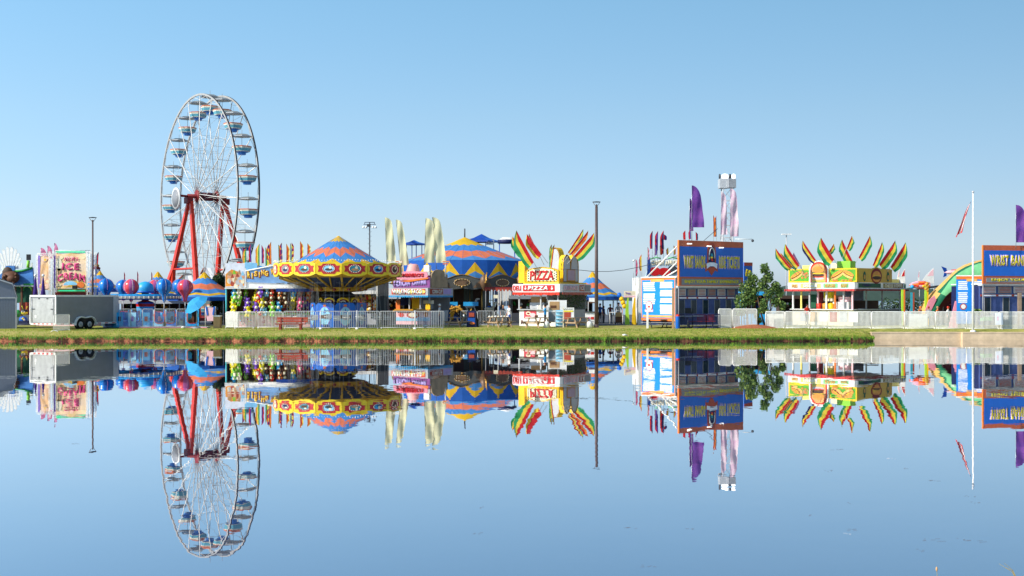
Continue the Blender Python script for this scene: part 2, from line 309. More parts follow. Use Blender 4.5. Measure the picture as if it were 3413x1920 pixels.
def striped_flag(x0,y0,x1,y1,D,wpx,side,label,group,cols=('f_red','f_yellow','f_green'),fold=.05,thin=False,name='pennant_flag',dD=0):
    """pole from base (x0,y0) to tip (x1,y1) in photo px at depth D; cloth on the given side"""
    s=D/F; base=P(x0,y0,D); t=thing(name,label,'flag',base,0,group)
    tip=Vector(((x1-x0)*s,dD,(y0-y1)*s)); L_=tip.length; d=tip.normalized(); wpx=wpx*(.74 if wpx>13 else 1)
    b=MB(); b.tube([-d*.75,tip],.02,'ltgray',5,.01); b.build('pole',t)
    nrm=Vector((d.z,0,-d.x))*side; W=wpx*s; k=len(cols); ph=R.uniform(0,6)
    vs=[];fs=[];ms=[]; rows=12; cn=k*2
    for i in range(rows+1):
        u=i/rows
        ww=W*min(1,(u/.22))**.8 if u<.22 else W*(1-.25*max(0,u-.8)/.2)
        for j in range(cn+1):
            v=j/cn; p=tip*(1-u*.95)+nrm*ww*v+Vector((0,0,-.55*ww*v*(1 if abs(d.x)>.2 else .5)))
            p.y+=fold*v*sin(6*u*3.1+4*v+ph)+ .015*side
            vs.append(p)
    for i in range(rows):
        for j in range(cn):
            fs.append((i*(cn+1)+j,i*(cn+1)+j+1,(i+1)*(cn+1)+j+1,(i+1)*(cn+1)+j)); ms.append(cols[int(j/cn*k)])
    b=MB(); b.add(vs,fs,ms,True); b.build('cloth',t); return t
def barrier(Wd,H,m='galv',label='',group=None,loc=(0,0,0),rz=0,step=.12,r=.016,feet=True,name='crowd_barrier',z0=.12,rb=.009):
    t=thing(name,label,'barrier',loc,rz,group)
    b=MB(); q=.08; pts=[(0,0,z0),(0,0,H-q),(q*.3,0,H-q*.3),(q,0,H),(Wd-q,0,H),(Wd-q*.3,0,H-q*.3),(Wd,0,H-q),(Wd,0,z0)]
    b.tube(pts,r,m,6); b.tube([(0,0,z0),(Wd,0,z0)],r,m,6); b.build('frame',t)
    b=MB(); n=int(Wd/step)
    for i in range(1,n):
        x=Wd*i/n; b.tube([(x,0,z0),(x,0,H)],rb,m,4,cap=False)
    b.build('bars',t)
    if feet:
        for x in (.12,Wd-.12):
            b=MB(); b.tube([(x,-.28,0),(x,-.2,.09),(x,0,z0),(x,.2,.09),(x,.28,0)],r,m,5); b.build('foot',t)
    return t
def zig_tent(b,rings,n,cx=0,cy=0,cz=0,folds=0,a0=0):
    """rings: list of (radius_even,z_even,radius_odd,z_odd,colour of band below)"""
    vs=[];fs=[];ms=[]
    for re,ze,ro,zo,_ in rings:
        for j in range(n*2):
            a=a0+PI*j/n; r_,z_=(re,ze) if j%2==0 else (ro,zo)
            vs.append((cx+r_*cos(a),cy+r_*sin(a),cz+z_))
    N2=2*n
    for i in range(len(rings)-1):
        for j in range(N2):
            fs.append((i*N2+j,i*N2+(j+1)%N2,(i+1)*N2+(j+1)%N2,(i+1)*N2+j)); ms.append(rings[i][4])
    return b.add(vs,fs,ms)
def skin_body(joints,edges,radii,sub=1):
    me=bpy.data.meshes.new('b'); me.from_pydata(joints,edges,[]); o=bpy.data.objects.new('b',me); C.objects.link(o)
    md=o.modifiers.new('s','SKIN'); 
    if not me.skin_vertices:
        bm=bmesh.new(); bm.from_mesh(me); bm.verts.layers.skin.verify(); bm.to_mesh(me); bm.free()
    for i,sv in enumerate(me.skin_vertices[0].data): sv.radius=radii[i] if isinstance(radii[i],tuple) else (radii[i],radii[i]); sv.use_root=(i==0)
    md.use_smooth_shade=True
    ms=o.modifiers.new('d','SUBSURF'); ms.levels=sub; ms.render_levels=sub
    dg=bpy.context.evaluated_depsgraph_get(); dg.update(); r=bpy.data.meshes.new_from_object(o.evaluated_get(dg)); bpy.data.objects.remove(o); return r
def person(loc,rz,label,shirt,pants,group=None,h=1.72,armL=None,armR=None,seated=False,hairm='hair',skirtz=.5,cap=None,short=False,walk=0):
    """one continuous skinned body; arm = (elbow,wrist) in body space, front is -Y"""
    t=thing('person',label,'person',loc,rz,group)
    k=h/1.72; hip=.93; 
    aL=armL or ((.24,.02,1.17),(.27,-.05,.92)); aR=armR or ((-.24,.02,1.17),(-.27,-.05,.92))
    J=[(0,0,hip),(0,0,1.1),(0,0,1.3),(0,0,1.43),(0,-.005,1.5),(0,-.02,1.6),(0,-.02,1.69)]
    Rr=[(.155,.12),(.14,.105),(.17,.115),(.09,.075),.052,(.078,.095),(.055,.07)]
    E=[(0,1),(1,2),(2,3),(3,4),(4,5),(5,6)]
    def limb(start,pts,rs):
        p=start
        for q,r_ in zip(pts,rs):
            J.append(q); Rr.append(r_); E.append((p,len(J)-1)); p=len(J)-1
        return p
    for s,arm in ((1,aL),(-1,aR)):
        e_,w_=arm; d=(Vector(w_)-Vector(e_)).normalized()
        p=limb(2,[(s*.19,0,1.385),e_,w_,tuple(Vector(w_)+d*.08)],[.062,.045,.032,(.03,.04)])
        base=Vector(w_)+d*.09
        for q in range(4): limb(p,[tuple(base+Vector((0,(q-1.5)*.018,0))+d*(.07-abs(q-1.3)*.008))],[.0095])
        limb(p-1,[tuple(Vector(w_)+d*.05+Vector((-s*.01,-.05,0)))],[.011])
        if seated:
            limb(0,[(s*.1,-.02,hip-.02),(s*.12,-.44,hip-.0),(s*.12,-.42,hip-.42),(s*.12,-.56,hip-.47)],[.09,.065,.042,.035])
        else:
            f=walk*s
            limb(0,[(s*.095,0,.84),(s*.10,-.02-f*.14,.48),(s*.105,.02-f*.05-abs(f)*.0+ (f*-.12),.09),(s*.11,-.15+f*-.17,.045)],[.088,.06,.042,.038])
    me=skin_body([tuple(Vector(j)*k) for j in J],E,[tuple(q*k for q in r_) if isinstance(r_,tuple) else r_*k for r_ in Rr])
    for mm in ('skin',shirt,pants,'dkgray'): me.materials.append(c(mm))
    for p in me.polygons:
        x,y,z=[q/k for q in p.center]
        arm=abs(x)>.2 and z<1.24 if not seated else (abs(x)>.17 and hip<z<1.2)
        if z>1.46: mi=0
        elif arm: mi=0
        elif z>hip: mi=1
        elif z<.09 and not seated: mi=3
        elif short and z<.5: mi=0
        else: mi=2
        p.material_index=mi; p.use_smooth=True
    o=bpy.data.objects.new('body',me); C.objects.link(o); o.parent=t
    b=MB(); b.ball((0,.012*k,1.655*k),.105*k,cap or hairm,12,1.0,.9,1.0)
    if cap: b.disc(0,0,.07*k,.09*k,0,.012,cap,12) if False else b.box(-.06*k,.06*k,-.19*k,-.08*k,1.69*k,1.70*k,cap)
    b.build('cap' if cap else 'hair',t)
    b=MB()
    for s in (-1,1): b.ball((s*.03*k,-.115*k,1.635*k),.009*k,'dkbrown',6)
    b.tube([(0,-.118*k,1.635*k),(0,-.138*k,1.60*k)],.010*k,'skin',5); b.box(-.025*k,.025*k,-.122*k,-.112*k,1.568*k,1.576*k,'dkred'); b.build('face',t)
    return t
def picnic_table(loc,rz,label,L_=1.85):
    t=thing('picnic_table',label,'picnic table',loc,rz,'weathered wooden picnic tables on the grass')
    b=MB()
    for i in range(5): b.box(-L_/2,L_/2,-.36+.147*i,-.36+.147*i+.135,.72,.76,'woodweathered')
    b.build('tabletop',t)
    for s in (-1,1):
        b=MB(); b.box(-L_/2,L_/2,s*.72-.14,s*.72-.008,.42,.46,'woodweathered'); b.box(-L_/2,L_/2,s*.72+.0,s*.72+.13,.42,.46,'woodweathered'); b.build('bench',t)
    for x in (-L_/2+.28,L_/2-.28):
        for s in (-1,1):
            b=MB(); b.poly([(s*.28,.72),(s*.40,.72),(s*.72,0),(s*.60,0)],-.045,0,'woodend'); o=b.build('leg',t); o.rotation_euler=(0,0,PI/2); o.location=(x+(.05 if s>0 else 0),0,0)
        b=MB(); b.box(x-.09,x-.05,-.82,.82,.31,.415,'woodend'); b.build('cross_brace',t)
    return t
def scallop(b,x0,x1,y,z,h,m,n,yd=.02):
    w_=(x1-x0)/n
    pts=[(x0,z)]
    for i in range(n):
        for q in range(1,6): pts.append((x0+w_*(i+q/5*1.0),z-h*sin(PI*q/5)*.9-.02))
    pts.append((x1,z)); return b.poly(pts,y,y+yd,m)
def lamp_post(px,ytop,D,label,r=.075,group='tall bronze lamp posts with cone heads'):
    t=thing('lamp_post',label,'lamp post',GP(px,D),0,group); h=Z(ytop,D)-G
    b=MB(); b.tube([(0,0,0),(0,0,h-.35)],r*1.5,mat('bronze','5C4C48',.5,.3),10,r); b.build('pole',t)
    b=MB(); b.box(-.16,.16,-.16,.16,0,.06,'bronze'); b.lathe([(r*1.9,.06),(r*1.6,.25)],'bronze',10); b.build('base',t)
    b=MB()
    for s in (-1,1): b.tube([(0,0,h-.4),(s*.12,0,h-.25),(s*.26,0,h-.06)],.018,'bronze',5)
    b.lathe([(.02,h-.07),(.3,h-.05),(.3,h-.01),(.03,h+.02)],'dkgray',14); b.lathe([(.05,h-.36),(.1,h-.3),(.03,h-.2)],'bronze',8); b.build('lamp_head',t)
    return t
def plush(b,x,y,z,s,m,m2='cream'):
    b.ball((x,y,z),.16*s,m,8,1.15); b.ball((x,y-.02,z+.23*s),.12*s,m,8); b.ball((x,y-.12*s,z+.02*s),.09*s,m2,6)
    for q in (-1,1):
        b.ball((x+q*.09*s,y,z+.33*s),.045*s,m,6); b.ball((x+q*.16*s,y-.05*s,z+.06*s),.06*s,m,6,1.3); b.ball((x+q*.09*s,y-.08*s,z-.17*s),.07*s,m,6,1.2); b.ball((x+q*.04*s,y-.115*s,z+.25*s),.017*s,'black',5)
def truss(b,p0,p1,w_,m,n=8,r=.02,r2=.012):
    p0=Vector(p0);p1=Vector(p1); d=(p1-p0).normalized(); u=d.cross(Vector((0,1,0))); 
    if u.length<.1: u=d.cross(Vector((1,0,0)))
    u.normalize(); v=d.cross(u); cs=[(u*i+v*j)*w_/2 for i,j in ((1,1),(1,-1),(-1,-1),(-1,1))]
    for q in cs: b.tube([p0+q,p1+q],r,m,5)
    for i in range(n):
        a=p0+(p1-p0)*i/n; e=p0+(p1-p0)*(i+1)/n
        for k in range(4):
            b.tube([a+cs[k],e+cs[(k+1)%4]],r2,m,4,cap=False)
            b.tube([a+cs[k],a+cs[(k+1)%4]],r2,m,4,cap=False)
def write_lines(b,x0,x1,z0,z1,y,m,n,h,gaps=()):
    for i in range(n):
        z=z1-(z1-z0)*(i+.5)/n
        if i in gaps: continue
        xa=x0+(x1-x0)*R.uniform(0,.06); xb=x1-(x1-x0)*R.uniform(0,.10)
        b.box(xa,xb,y-.006,y,z-h/2,z+h/2,m)
# ================================================================ far left: shed, funhouse, trailer, ice cream
D=87.8; t=thing('storage_shed','grey gambrel-roofed shed with pale trim, cut off at the left edge','shed',(X(55,D)-4.97*cos(rad(22)),D-4.97*sin(rad(22)),G),22); s=D/F
def zz(py,D): return Z(py,D)-G
xr=4.97; ze=zz(992,D); zs=zz(947,D); zt=zz(915,D); w2=xr
b=MB(); b.poly([(0,0),(w2,0),(w2,ze),(w2-13*s,zs),(w2*.5+.3,zt),(w2*.5-.3,zt),(13*s,zs),(0,ze)],0,.06,mat('siding2','767D8C',.6,0,.08,9)); b.build('front_wall',t)
b=MB(); b.box(0,.05,.065,4.5,0,ze,'siding'); b.box(w2-.05,w2,.065,4.5,0,ze,'siding'); b.box(0,w2,4.45,4.51,0,ze,'siding'); b.build('wall',t)
b=MB(); pr=[(w2+.04,ze-.02),(w2-13*s+.02,zs+.05),(w2*.5,zt+.12),(13*s-.02,zs+.05),(-.04,ze-.02)]
for (xa,za),(xb,zb_) in zip(pr,pr[1:]): b.poly([(xa,za),(xa,za+.07),(xb,zb_+.07),(xb,zb_)],-.10,4.6,'dkgray')
b.build('roof',t)
b=MB()
for (xa,za),(xb,zb_) in zip(pr,pr[1:]): b.poly([(xa,za-.09),(xa,za+.01),(xb,zb_+.01),(xb,zb_-.09)],-.13,-.102,'ltgray')
b.box(w2-.07,w2+.01,-.03,-.004,0,ze,'ltgray'); b.box(0,w2-.072,-.03,-.004,ze-.06,ze+.03,'ltgray'); b.build('trim',t)
b=MB()
for i in range(28): b.box(.1+i*.18,.104+i*.18,-.008,-.003,.02,ze-.07,'dkgray')
b.build('siding_groove',t)
# --- painted funhouse behind
D=106; s=D/F; t=thing('funhouse','blue and green painted funhouse front with white ray fan and carved brown head','funhouse',GP(20,D)); f=lambda px:(px-20)*s; q=lambda py:Z(py,D)-G
b=MB(); b.poly([(f(-40),q(950)),(f(12),q(905)),(f(20),q(886)),(f(48),q(886)),(f(48),q(903)),(f(108),q(892)),(f(112),q(950)),(f(-40),q(950))][:-1],0,.25,mat('cloudblue','3F78B8',.6,0,.45,.6)); b.build('sky_panel',t)
b=MB(); b.tube([(f(48),-.05,q(905)),(f(75),-.05,q(903)),(f(108),-.05,q(893))],.10,'green',6); b.tube([(f(17),-.05,q(895)),(f(18),-.05,q(935))],.14,'ltgreen',6); b.box(f(80),f(112),-.12,-.03,q(951),q(945),'green'); b.build('green_border',t)
b=MB()
for a in range(8):
    an=rad(62+a*8.); r0=1.2;r1=2.75-.09*abs(a-3.5)**1.7
    b.poly([(f(27)+r0*cos(an-.06),q(930)+r0*sin(an-.04)),(f(27)+r1*cos(an-.05),q(930)+r1*sin(an-.035)),(f(27)+(r1+.16)*cos(an),q(930)+(r1+.16)*sin(an)),(f(27)+r1*cos(an+.05),q(930)+r1*sin(an+.035)),(f(27)+r0*cos(an+.06),q(930)+r0*sin(an+.04))],.3,.36,'white')
b.build('ray_fan',t)
b=MB(); b.disc(f(27),q(896),.75,.75,.37,.45,'white',18,0,PI); b.poly([(f(-30),q(945)),(f(0),q(900)),(f(14),q(885)),(f(14),q(940))],.27,.35,'white')
for px in (58,92): b.poly([(f(px),q(893)),(f(px),q(876)),(f(px+4),q(876)),(f(px+4),q(885)),(f(px+8),q(885)),(f(px+8),q(876)),(f(px+12),q(876)),(f(px+12),q(893))],.28,.33,'white')
b.build('white_cutout',t)
b=MB(); b.ball((f(42),-.4,q(925)),.72,'brown',14,.8,1.1,.7); b.ball((f(52),-.85,q(930)),.42,'brown',12,.8,1,.7); b.ball((f(30),-.3,q(912)),.5,'dkbrown',10,1.2,1,.6)
for i in range(14): b.ball((f(36)+R.uniform(-.5,.9),-.85+R.uniform(-.1,.2),q(925)+R.uniform(-.5,.4)),.14,'brown',6)
b.build('carved_head',t)
b=MB(); b.tube([(f(93),0,q(893)),(f(95),0,q(868))],.13,'ltgreen',8); b.box(f(90),f(101),-.15,.15,q(867),q(848),'black'); b.build('chimney_hat',t)
b=MB(); b.box(f(40),f(112),-.1,.1,q(955),q(951),'ltgray')
b.build('ledge',t)
for px in (48,70,107): b=MB(); b.box(f(px),f(px)+.14,-.08,.08,0,q(955.5),'brown'); b.build('post',t)
b=MB()
for px in (58,88):
    for rr,mm in ((.42,'ltgreen'),(.52,'green')): 
        b.tube([(f(px)+rr*cos(a_),.12,q(970)+rr*sin(a_)) for a_ in [PI*i/10 for i in range(11)]],.06,mm,6)
b.box(f(42),f(112),.5,.6,q(1010),q(956),'dkgreen'); b.box(f(60),f(100),.3,.4,q(1050),q(1008),'signred'); b.build('arch',t)
# --- kiddie coaster car and railing in the gap
D=98; s=D/F; t=thing('kiddie_ride_car','yellow-faced bee kiddie ride car peeking between shed and trailer','ride car',GP(80,D)); q=lambda py:Z(py,D)-G
b=MB(); b.ball((.05,0,q(1042)),.26,'lemon',12,.9); b.ball((.05,-.02,q(1037)),.27,'black',12,.55); b.build('head',t)
b=MB(); b.ball((-.06,-.22,q(1039)),.075,'white',8); b.ball((.12,-.22,q(1039)),.075,'white',8); b.ball((-.05,-.29,q(1039)),.03,'black',6); b.ball((.12,-.29,q(1039)),.03,'black',6); b.build('eye',t)
b=MB(); b.tube([(-.05,0,q(1034)),(-.15,0,q(1022))],.015,'lemon'); b.tube([(.12,0,q(1034)),(.25,0,q(1024))],.015,'lemon'); b.ball((.25,0,q(1023)),.05,'lemon',6); b.ball((-.16,0,q(1021)),.05,'lemon',6); b.build('antenna',t)
b=MB(); b.ball((-.1,.1,q(1066)),.34,'blue',12,.9); b.box(-.4,.35,-.2,.5,.1,.35,'navy'); b.ball((0,-.2,q(1062)),.1,'lemon',8); b.ball((.1,-.2,q(1066)),.09,'white',8); b.build('body',t)
t=tag(MB().ball((0,0,0),.24,'green',10,1.3).tube([(0,0,0),(0,0,-1.1)],.03,'green').build('balloon_toy'),'round green balloon toy beside the bee ride car','balloon'); t.location=(X(60,97),97,Z(1045,97))
barrier(1.3,.95,'black','dark low railing between the grey shed and the trailer',None,GP(55,95),0,.1,.02,False,'railing')
# --- enclosed trailer
D=84.4; s=D/F; t=thing('cargo_trailer','two-tone grey enclosed cargo trailer with white trim and twin wheels','trailer',(X(187,D),D,G-.02))
# body axes: rear face runs left-back, side runs right-back
RW=2.5; LN=5.95; aR=rad(142); aS=rad(64)
t.rotation_euler=(0,0,aS)   # local +X = along the side away from viewer, rear face on local -X.. towards +Y
z0=.42; z1=zz(984,D)
b=MB(); b.box(0,LN,.0,RW,z0,z1,'panelgray'); b.build('body',t)
b=MB(); b.box(-.045,-.005,.12,RW-.12,z0+.1,z1-.2,'panellight'); b.box(-.06,-.046,RW-.65,RW-.5,.85,1.05,'white'); b.build('rear_door',t)
b=MB()
for yy in (.22,RW-.22): b.tube([(-.07,yy,z0+.12),(-.07,yy,z1-.22)],.018,'steel',5)
for yy in (.7,1.5): b.box(-.075,-.047,yy,yy+.16,z1-.26,z1-.2,'black')
b.box(-.09,-.06,.2,.45,1.45,1.5,'black'); b.box(-.09,-.06,RW-.5,RW-.2,1.45,1.5,'black'); b.build('door_latch',t)
b=MB(); m='white'
b.box(-.06,LN+.02,-.03,.03,z1-.09,z1+.03,m); b.box(-.06,-.005,.033,RW,z1-.10,z1+.03,m); b.box(-.06,.03,-.03,.05,z0,z1-.092,m); b.box(-.06,-.005,RW-.06,RW+.02,z0,z1-.102,m); b.box(-.06,-.005,.052,RW-.062,z0-.06,z0+.06,m)
b.box(.05,LN+.02,-.028,-.003,z0-.06,z0+.06,m); b.box(LN-.5,LN+.03,-.026,-.003,z0+.062,z1-.092,'ltgray'); b.box(.0,LN,.035,RW,z1,z1+.03,'ltgray'); b.build('trim',t)
b=MB()
for i in range(5): b.box(-.068,-.061,.25+i*.42,.25+i*.42+.2,z0-.02,z0+.04,'red')
for i in range(9):
    x=.4+i*.7
    if not 1.4<x<3.6 and x<5.6: b.box(x,x+.3,-.036,-.029,z0-.03,z0+.03,'red')
b.build('reflector_tape',t)
for i,xx in enumerate((2.2,3.05)):
    b=MB(); b.tube([(xx,-.08,.36),(xx,.18,.36)],.37,'rubber',20); wh=b.build('wheel',t)
    b=MB(); b.tube([(xx,-.085,.36),(xx,-.06,.36)],.21,'ltgray',14); b.tube([(xx,-.10,.36),(xx,-.085,.36)],.06,'gray',8); b.build('rim',wh)
b=MB()
pts=[(x-.9,z) for x,z in [(2.55,.30),(2.6,.55),(2.78,.78),(3.05,.88),(3.3,.84),(3.52,.80),(3.75,.84),(4.0,.88),(4.27,.78),(4.45,.55),(4.5,.30)]]
for (xa,za),(xb,zb_) in zip(pts,pts[1:]): b.poly([(xa,za),(xa,za+.07),(xb,zb_+.07),(xb,zb_)],-.22,0,'white')
b.poly([(1.74,.35)]+[(x,z-.03) for x,z in pts[1:-1]]+[(3.52,.35)],-.05,-.004,'black'); b.build('fender',t)
b=MB(); b.tube([(LN,RW/2,.4),(LN+1.1,RW/2,.42)],.05,'dkgray'); b.tube([(LN+.9,RW/2,.5),(LN+.9,RW/2,.05)],.03,'dkgray'); b.build('hitch',t)
D=81.9; barrier(2.05,1.2,'white','lone steel crowd barrier standing on the grass before the grey trailer',None,GP(178,D,.54),80,.11,.02)
# --- ice cream stand
D=95; s=D/F; t=thing('ice_cream_stand','ice cream stand with tall truss towers and yellow banners behind the trailer','food stand',GP(190,D)); f=lambda px:(px-190)*s; q=lambda py:Z(py,D)-G
b=MB(); b.box(f(118),f(312),.2,3.2,0,q(985),'ltpink'); b.box(f(184),f(300),.02,.18,q(990),q(974),'dkred'); b.build('body',t)
for px,yy,yt in ((124,.3,848),(176,-.3,838),(186,.3,838),(300,-.3,838),(309,.3,840)):
    b=MB(); truss(b,(f(px),yy,q(990)),(f(px),yy,q(yt)),.26,'white',9,.026,.013); b.build('truss_tower',t)
for xa,xb,yy,y1 in ((186,300,0,838),(124,176,.1,848)):
    b=MB(); truss(b,(f(xa),yy,q(y1+1)),(f(xb),yy,q(y1+1)),.2,'white',7,.02,.01); b.build('truss_beam',t)
for px in (127,178,306):
    b=MB(); b.box(f(px),f(px)+.16,-.02,.0,q(960),q(852),mat('violetmesh','A98BE0',.6,0,.2,8,trans=.3)); b.build('mesh_banner',t)
for (x0,x1,y0,y1,yy) in ((189,292,845,961,-.16),(134,168,852,967,.0)):
    bm_=mat('icebanner','F2C04A',.6,0,.1,.55,c2='F5DCC4') if x0>180 else mat('icebanner2','EFB46A',.6,0,.1,.6,c2='F2D0B8'); b=MB()
    vs=[];fs=[];ms=[]
    for i in range(9):
        for j in range(9): vs.append((f(x0+(x1-x0)*j/8),yy+.03*sin(j*1.3+i),q(y0+(y1-y0)*i/8)-.02*sin(j)))
    for i in range(8):
        for j in range(8): fs.append((i*9+j,i*9+j+1,(i+1)*9+j+1,(i+1)*9+j)); ms.append(bm_)
    b.add(vs,fs,ms,True); ban=b.build('banner',t)
    b=MB(); yb=yy-.034
    for i in range(16):
        px=x0+(x1-x0)*R.uniform(.08,.92); py=y0+(y1-y0)*R.choice([.08,.12,.75,.85,.9,.93]); b.disc(f(px),q(py),R.uniform(.1,.28),R.uniform(.08,.2),yb,yb+.01,R.choice([mat('pz1','F2DDB0',.6,0),mat('pz2','EBA97C',.6,0),mat('pz3','F0C8B0',.6,0),'gold' if 0 else mat('pz4','F0C040',.6,0)]),12); yb-=.0006
    if x0>180:
        b.disc(f(200),q(882),.24,.5,yb-.01,yb,'cream',16); b.poly([(f(193),q(895)),(f(207),q(895)),(f(200),q(925))],yb-.01,yb,'tan'); b.disc(f(238),q(950),.55,.3,yb-.012,yb,'ltblue',16,0,PI); b.disc(f(272),q(950),.3,.24,yb-.02,yb,'orange',14)
    b.build('ice_cream_picture',ban)
    if x0>180:
        text("ALLIE'S",48*s,12*s,'hotpink',ban,(f(240),yb-.024,q(864)),bold=.03,sp=1.15); text('ICE',58*s,24*s,'hotpink',ban,(f(239),yb-.024,q(889)),bold=.05,sp=1.2); text('CREAM',92*s,25*s,'hotpink',ban,(f(241),yb-.024,q(920)),bold=.045,arch=.25,sp=1.12)
b=MB(); b.box(f(190),f(286),-.22,-.1,q(842),q(838),'ledgreen'); b.box(f(195),f(285),-.22,-.1,q(971),q(967),'ledgreen'); b.box(f(190),f(292),-.05,.1,q(974),q(962),'tan'); b.build('led_bar',t)
b=MB(); b.box(f(248),f(262),-.5,-.25,q(962),q(952),'black'); b.build('speaker',t)
for i,(px,yt,yb_,w_) in enumerate(((136,826,862,24),(158,819,862,22),(181,810,862,18))):
    feather_flag(px,yt,yb_,95.5,w_,['broad rose petal flag, leftmost above the ice cream banners','broad rose petal flag, middle one above the ice cream banners','tall rose petal flag nearest the ice cream sign corner'][i],'f_pink','petal flags above the ice cream stand',ypole=870,m2='pink',taper=.6,fold=.03)
for i,px in enumerate((116,144)):
    t=thing('rolled_flag_pole',['white-globed pole with furled purple flag, left of the pair by the trailer','white-globed pole with furled purple flag, right of the pair by the trailer'][i],'flag pole',GP(px+ (2 if i==0 else 0),93.5),0,'globe-topped poles beside the ice cream stand'); q=lambda py:Z(py,93.5)-G
    b=MB(); b.tube([(0,0,0),(0,0,q(920))],.025,'ltgray',6); b.build('pole',t)
    b=MB(); b.ball((0,0,q(918)),.12,'white',10); b.build('globe',t)
    b=MB(); b.lathe([(.04,q(924)),(.09,q(940)),(.14,q(965)),(.2,q(986)),(.12,q(992))],None,10,mf=lambda i_,j:'f_purple' if j%5 else 'f_orange'); b.build('furled_flag',t)
lamp_post(309,724,94,'slender bronze lamp post rising behind the grey trailer',.06)
# --- striped spire tent and small peaked tents
def peak_tent(px,yp,yb_,wpx,D,label,rings=None,post=True,group='blue and yellow peaked tents',n=8):
    s=D/F; t=thing('peaked_tent',label,'tent',GP(px,D),0,group); q=lambda py:Z(py,D)-G; h=q(yp)-q(yb_); r=wpx*s/2; z0=q(yb_)
    b=MB(); def_=[(0,'c_yellow'),(.22,'c_blue'),(.45,'c_orange'),(.66,'c_blue'),(.82,'c_yellow'),(.9,'c_blue')]
    pr=lambda u:(r*(.02+.98*(u**1.35)),z0+h*(1-u))
    rg=[]
    for u,cc in def_: a_=pr(u); k=pr(min(1,u+.06)); rg.append((a_[0],a_[1],k[0],k[1],cc))
    e=pr(1); rg.append((e[0],e[1],e[0]*1.0,e[1]-.001,'c_dkblue')); rg.append((e[0]*1.01,e[1]-.3,e[0]*1.01,e[1]-.3,'c_dkblue'))
    zig_tent(b,rg,n); b.build('canopy',t)
    if post:
        for i in range(6):
            a=PI*2*i/6+.3; b=MB(); b.tube([(r*.93*cos(a),r*.93*sin(a),0),(r*.93*cos(a),r*.93*sin(a),z0)],.04,'ltgray',6); b.build('post',t)
    return t
peak_tent(333,903,962,130,104,'small tent with yellow peak just right of the left lamp post')
peak_tent(526,905,985,180,103,'yellow-peaked tent behind the balloon ride, by the red legs')
t=peak_tent(681,907,990,240,100,'widest blue and orange zigzag tent beside the light blue parasol')
D=112; s=D/F; t=thing('striped_tower','blue and white striped tower with red collar and gold top behind lamp post','tower',GP(322,D)); q=lambda py:Z(py,D)-G
b=MB(); b.lathe([(.75,0),(.72,q(930)),(.3,q(898))],None,12,mf=lambda i,j:'dkblue' if j%2 else 'white'); b.build('striped_wall',t)
b=MB(); b.lathe([(.32,q(898)),(.36,q(893)),(.2,q(888)),(.26,q(884)),(.02,q(878))],None,12,mf=lambda i,j:'dkred' if i<2 else 'gold'); b.build('collar',t)
for px,yt,yb_,m_,lb in ((326,845,885,'f_red','thin red and blue pennant standing on the striped tower'),):
    striped_flag(px,yb_,px+3,yt-5,D,7,-1,lb,'thin pennants around the left rides',(m_,'f_navy'))
for i,(px,yt) in enumerate(((413,905),(457,903),(504,905))):
    striped_flag(px,yt+45,px,yt,102,4,1,'tiny dark pennant above the balloon ride, '+['leftmost of three','middle of three','rightmost of three'][i],'thin pennants around the left rides',('f_navy','f_red'),.02)
# ================================================================ balloon ride
D=92.5; s=D/F; cx=484; t=thing('balloon_ride','blue kiddie ride with striped hot-air balloons around a red-banded hub','fairground ride',GP(cx,D)); f=lambda px:(px-cx)*s; q=lambda py:Z(py,D)-G
b=MB(); b.lathe([(3.1,.02),(3.1,.42),(2.6,.5),(0.01,.52)],None,28,mf=lambda i,j:('skyblue' if (j//2)%2 else 'blue') if i==0 else 'blue',smooth=False); b.build('deck',t)
b=MB(); b.lathe([(.5,.5),(.62,q(1042)),(.66,q(1022)),(.68,q(1012))],None,20,mf=lambda i,j:'skyblue' if i<2 else 'red',smooth=True); b.lathe([(.70,q(1012)),(.6,q(1007)),(.27,q(1002)),(.27,q(972))],None,20,mf=lambda i,j:'blue' if i==0 else 'dkred'); b.build('hub',t)
b=MB(); b.lathe([(.62,q(975)),(.66,q(962)),(.56,q(948)),(.32,q(941)),(.02,q(938))],'skyblue',20); b.lathe([(.66,q(977)),(.72,q(974)),(.66,q(970))],'blue',20); b.build('dome',t)
b=MB(); b.lathe([(2.3,q(984)),(2.5,q(980)),(2.65,q(987)),(2.65,q(995)),(2.4,q(999)),(2.3,q(984))],None,32,mf=lambda i,j:{0:'skyblue',1:'skyblue',2:'ltgray',3:'blue',4:'blue'}[i],smooth=False)
for k in range(8): b.box(.2,2.3,-.22,.22,q(999),q(988),'skyblue',T(0,0,0,45*k+10)); b.build('sweep_ring',t)
b=MB()
for i in range(48):
    a=2*PI*i/48
    for zc in (q(989),q(993)): b.ball((2.69*cos(a),2.69*sin(a),zc),.035,'bulb',5)
b.build('light_bulbs',t)
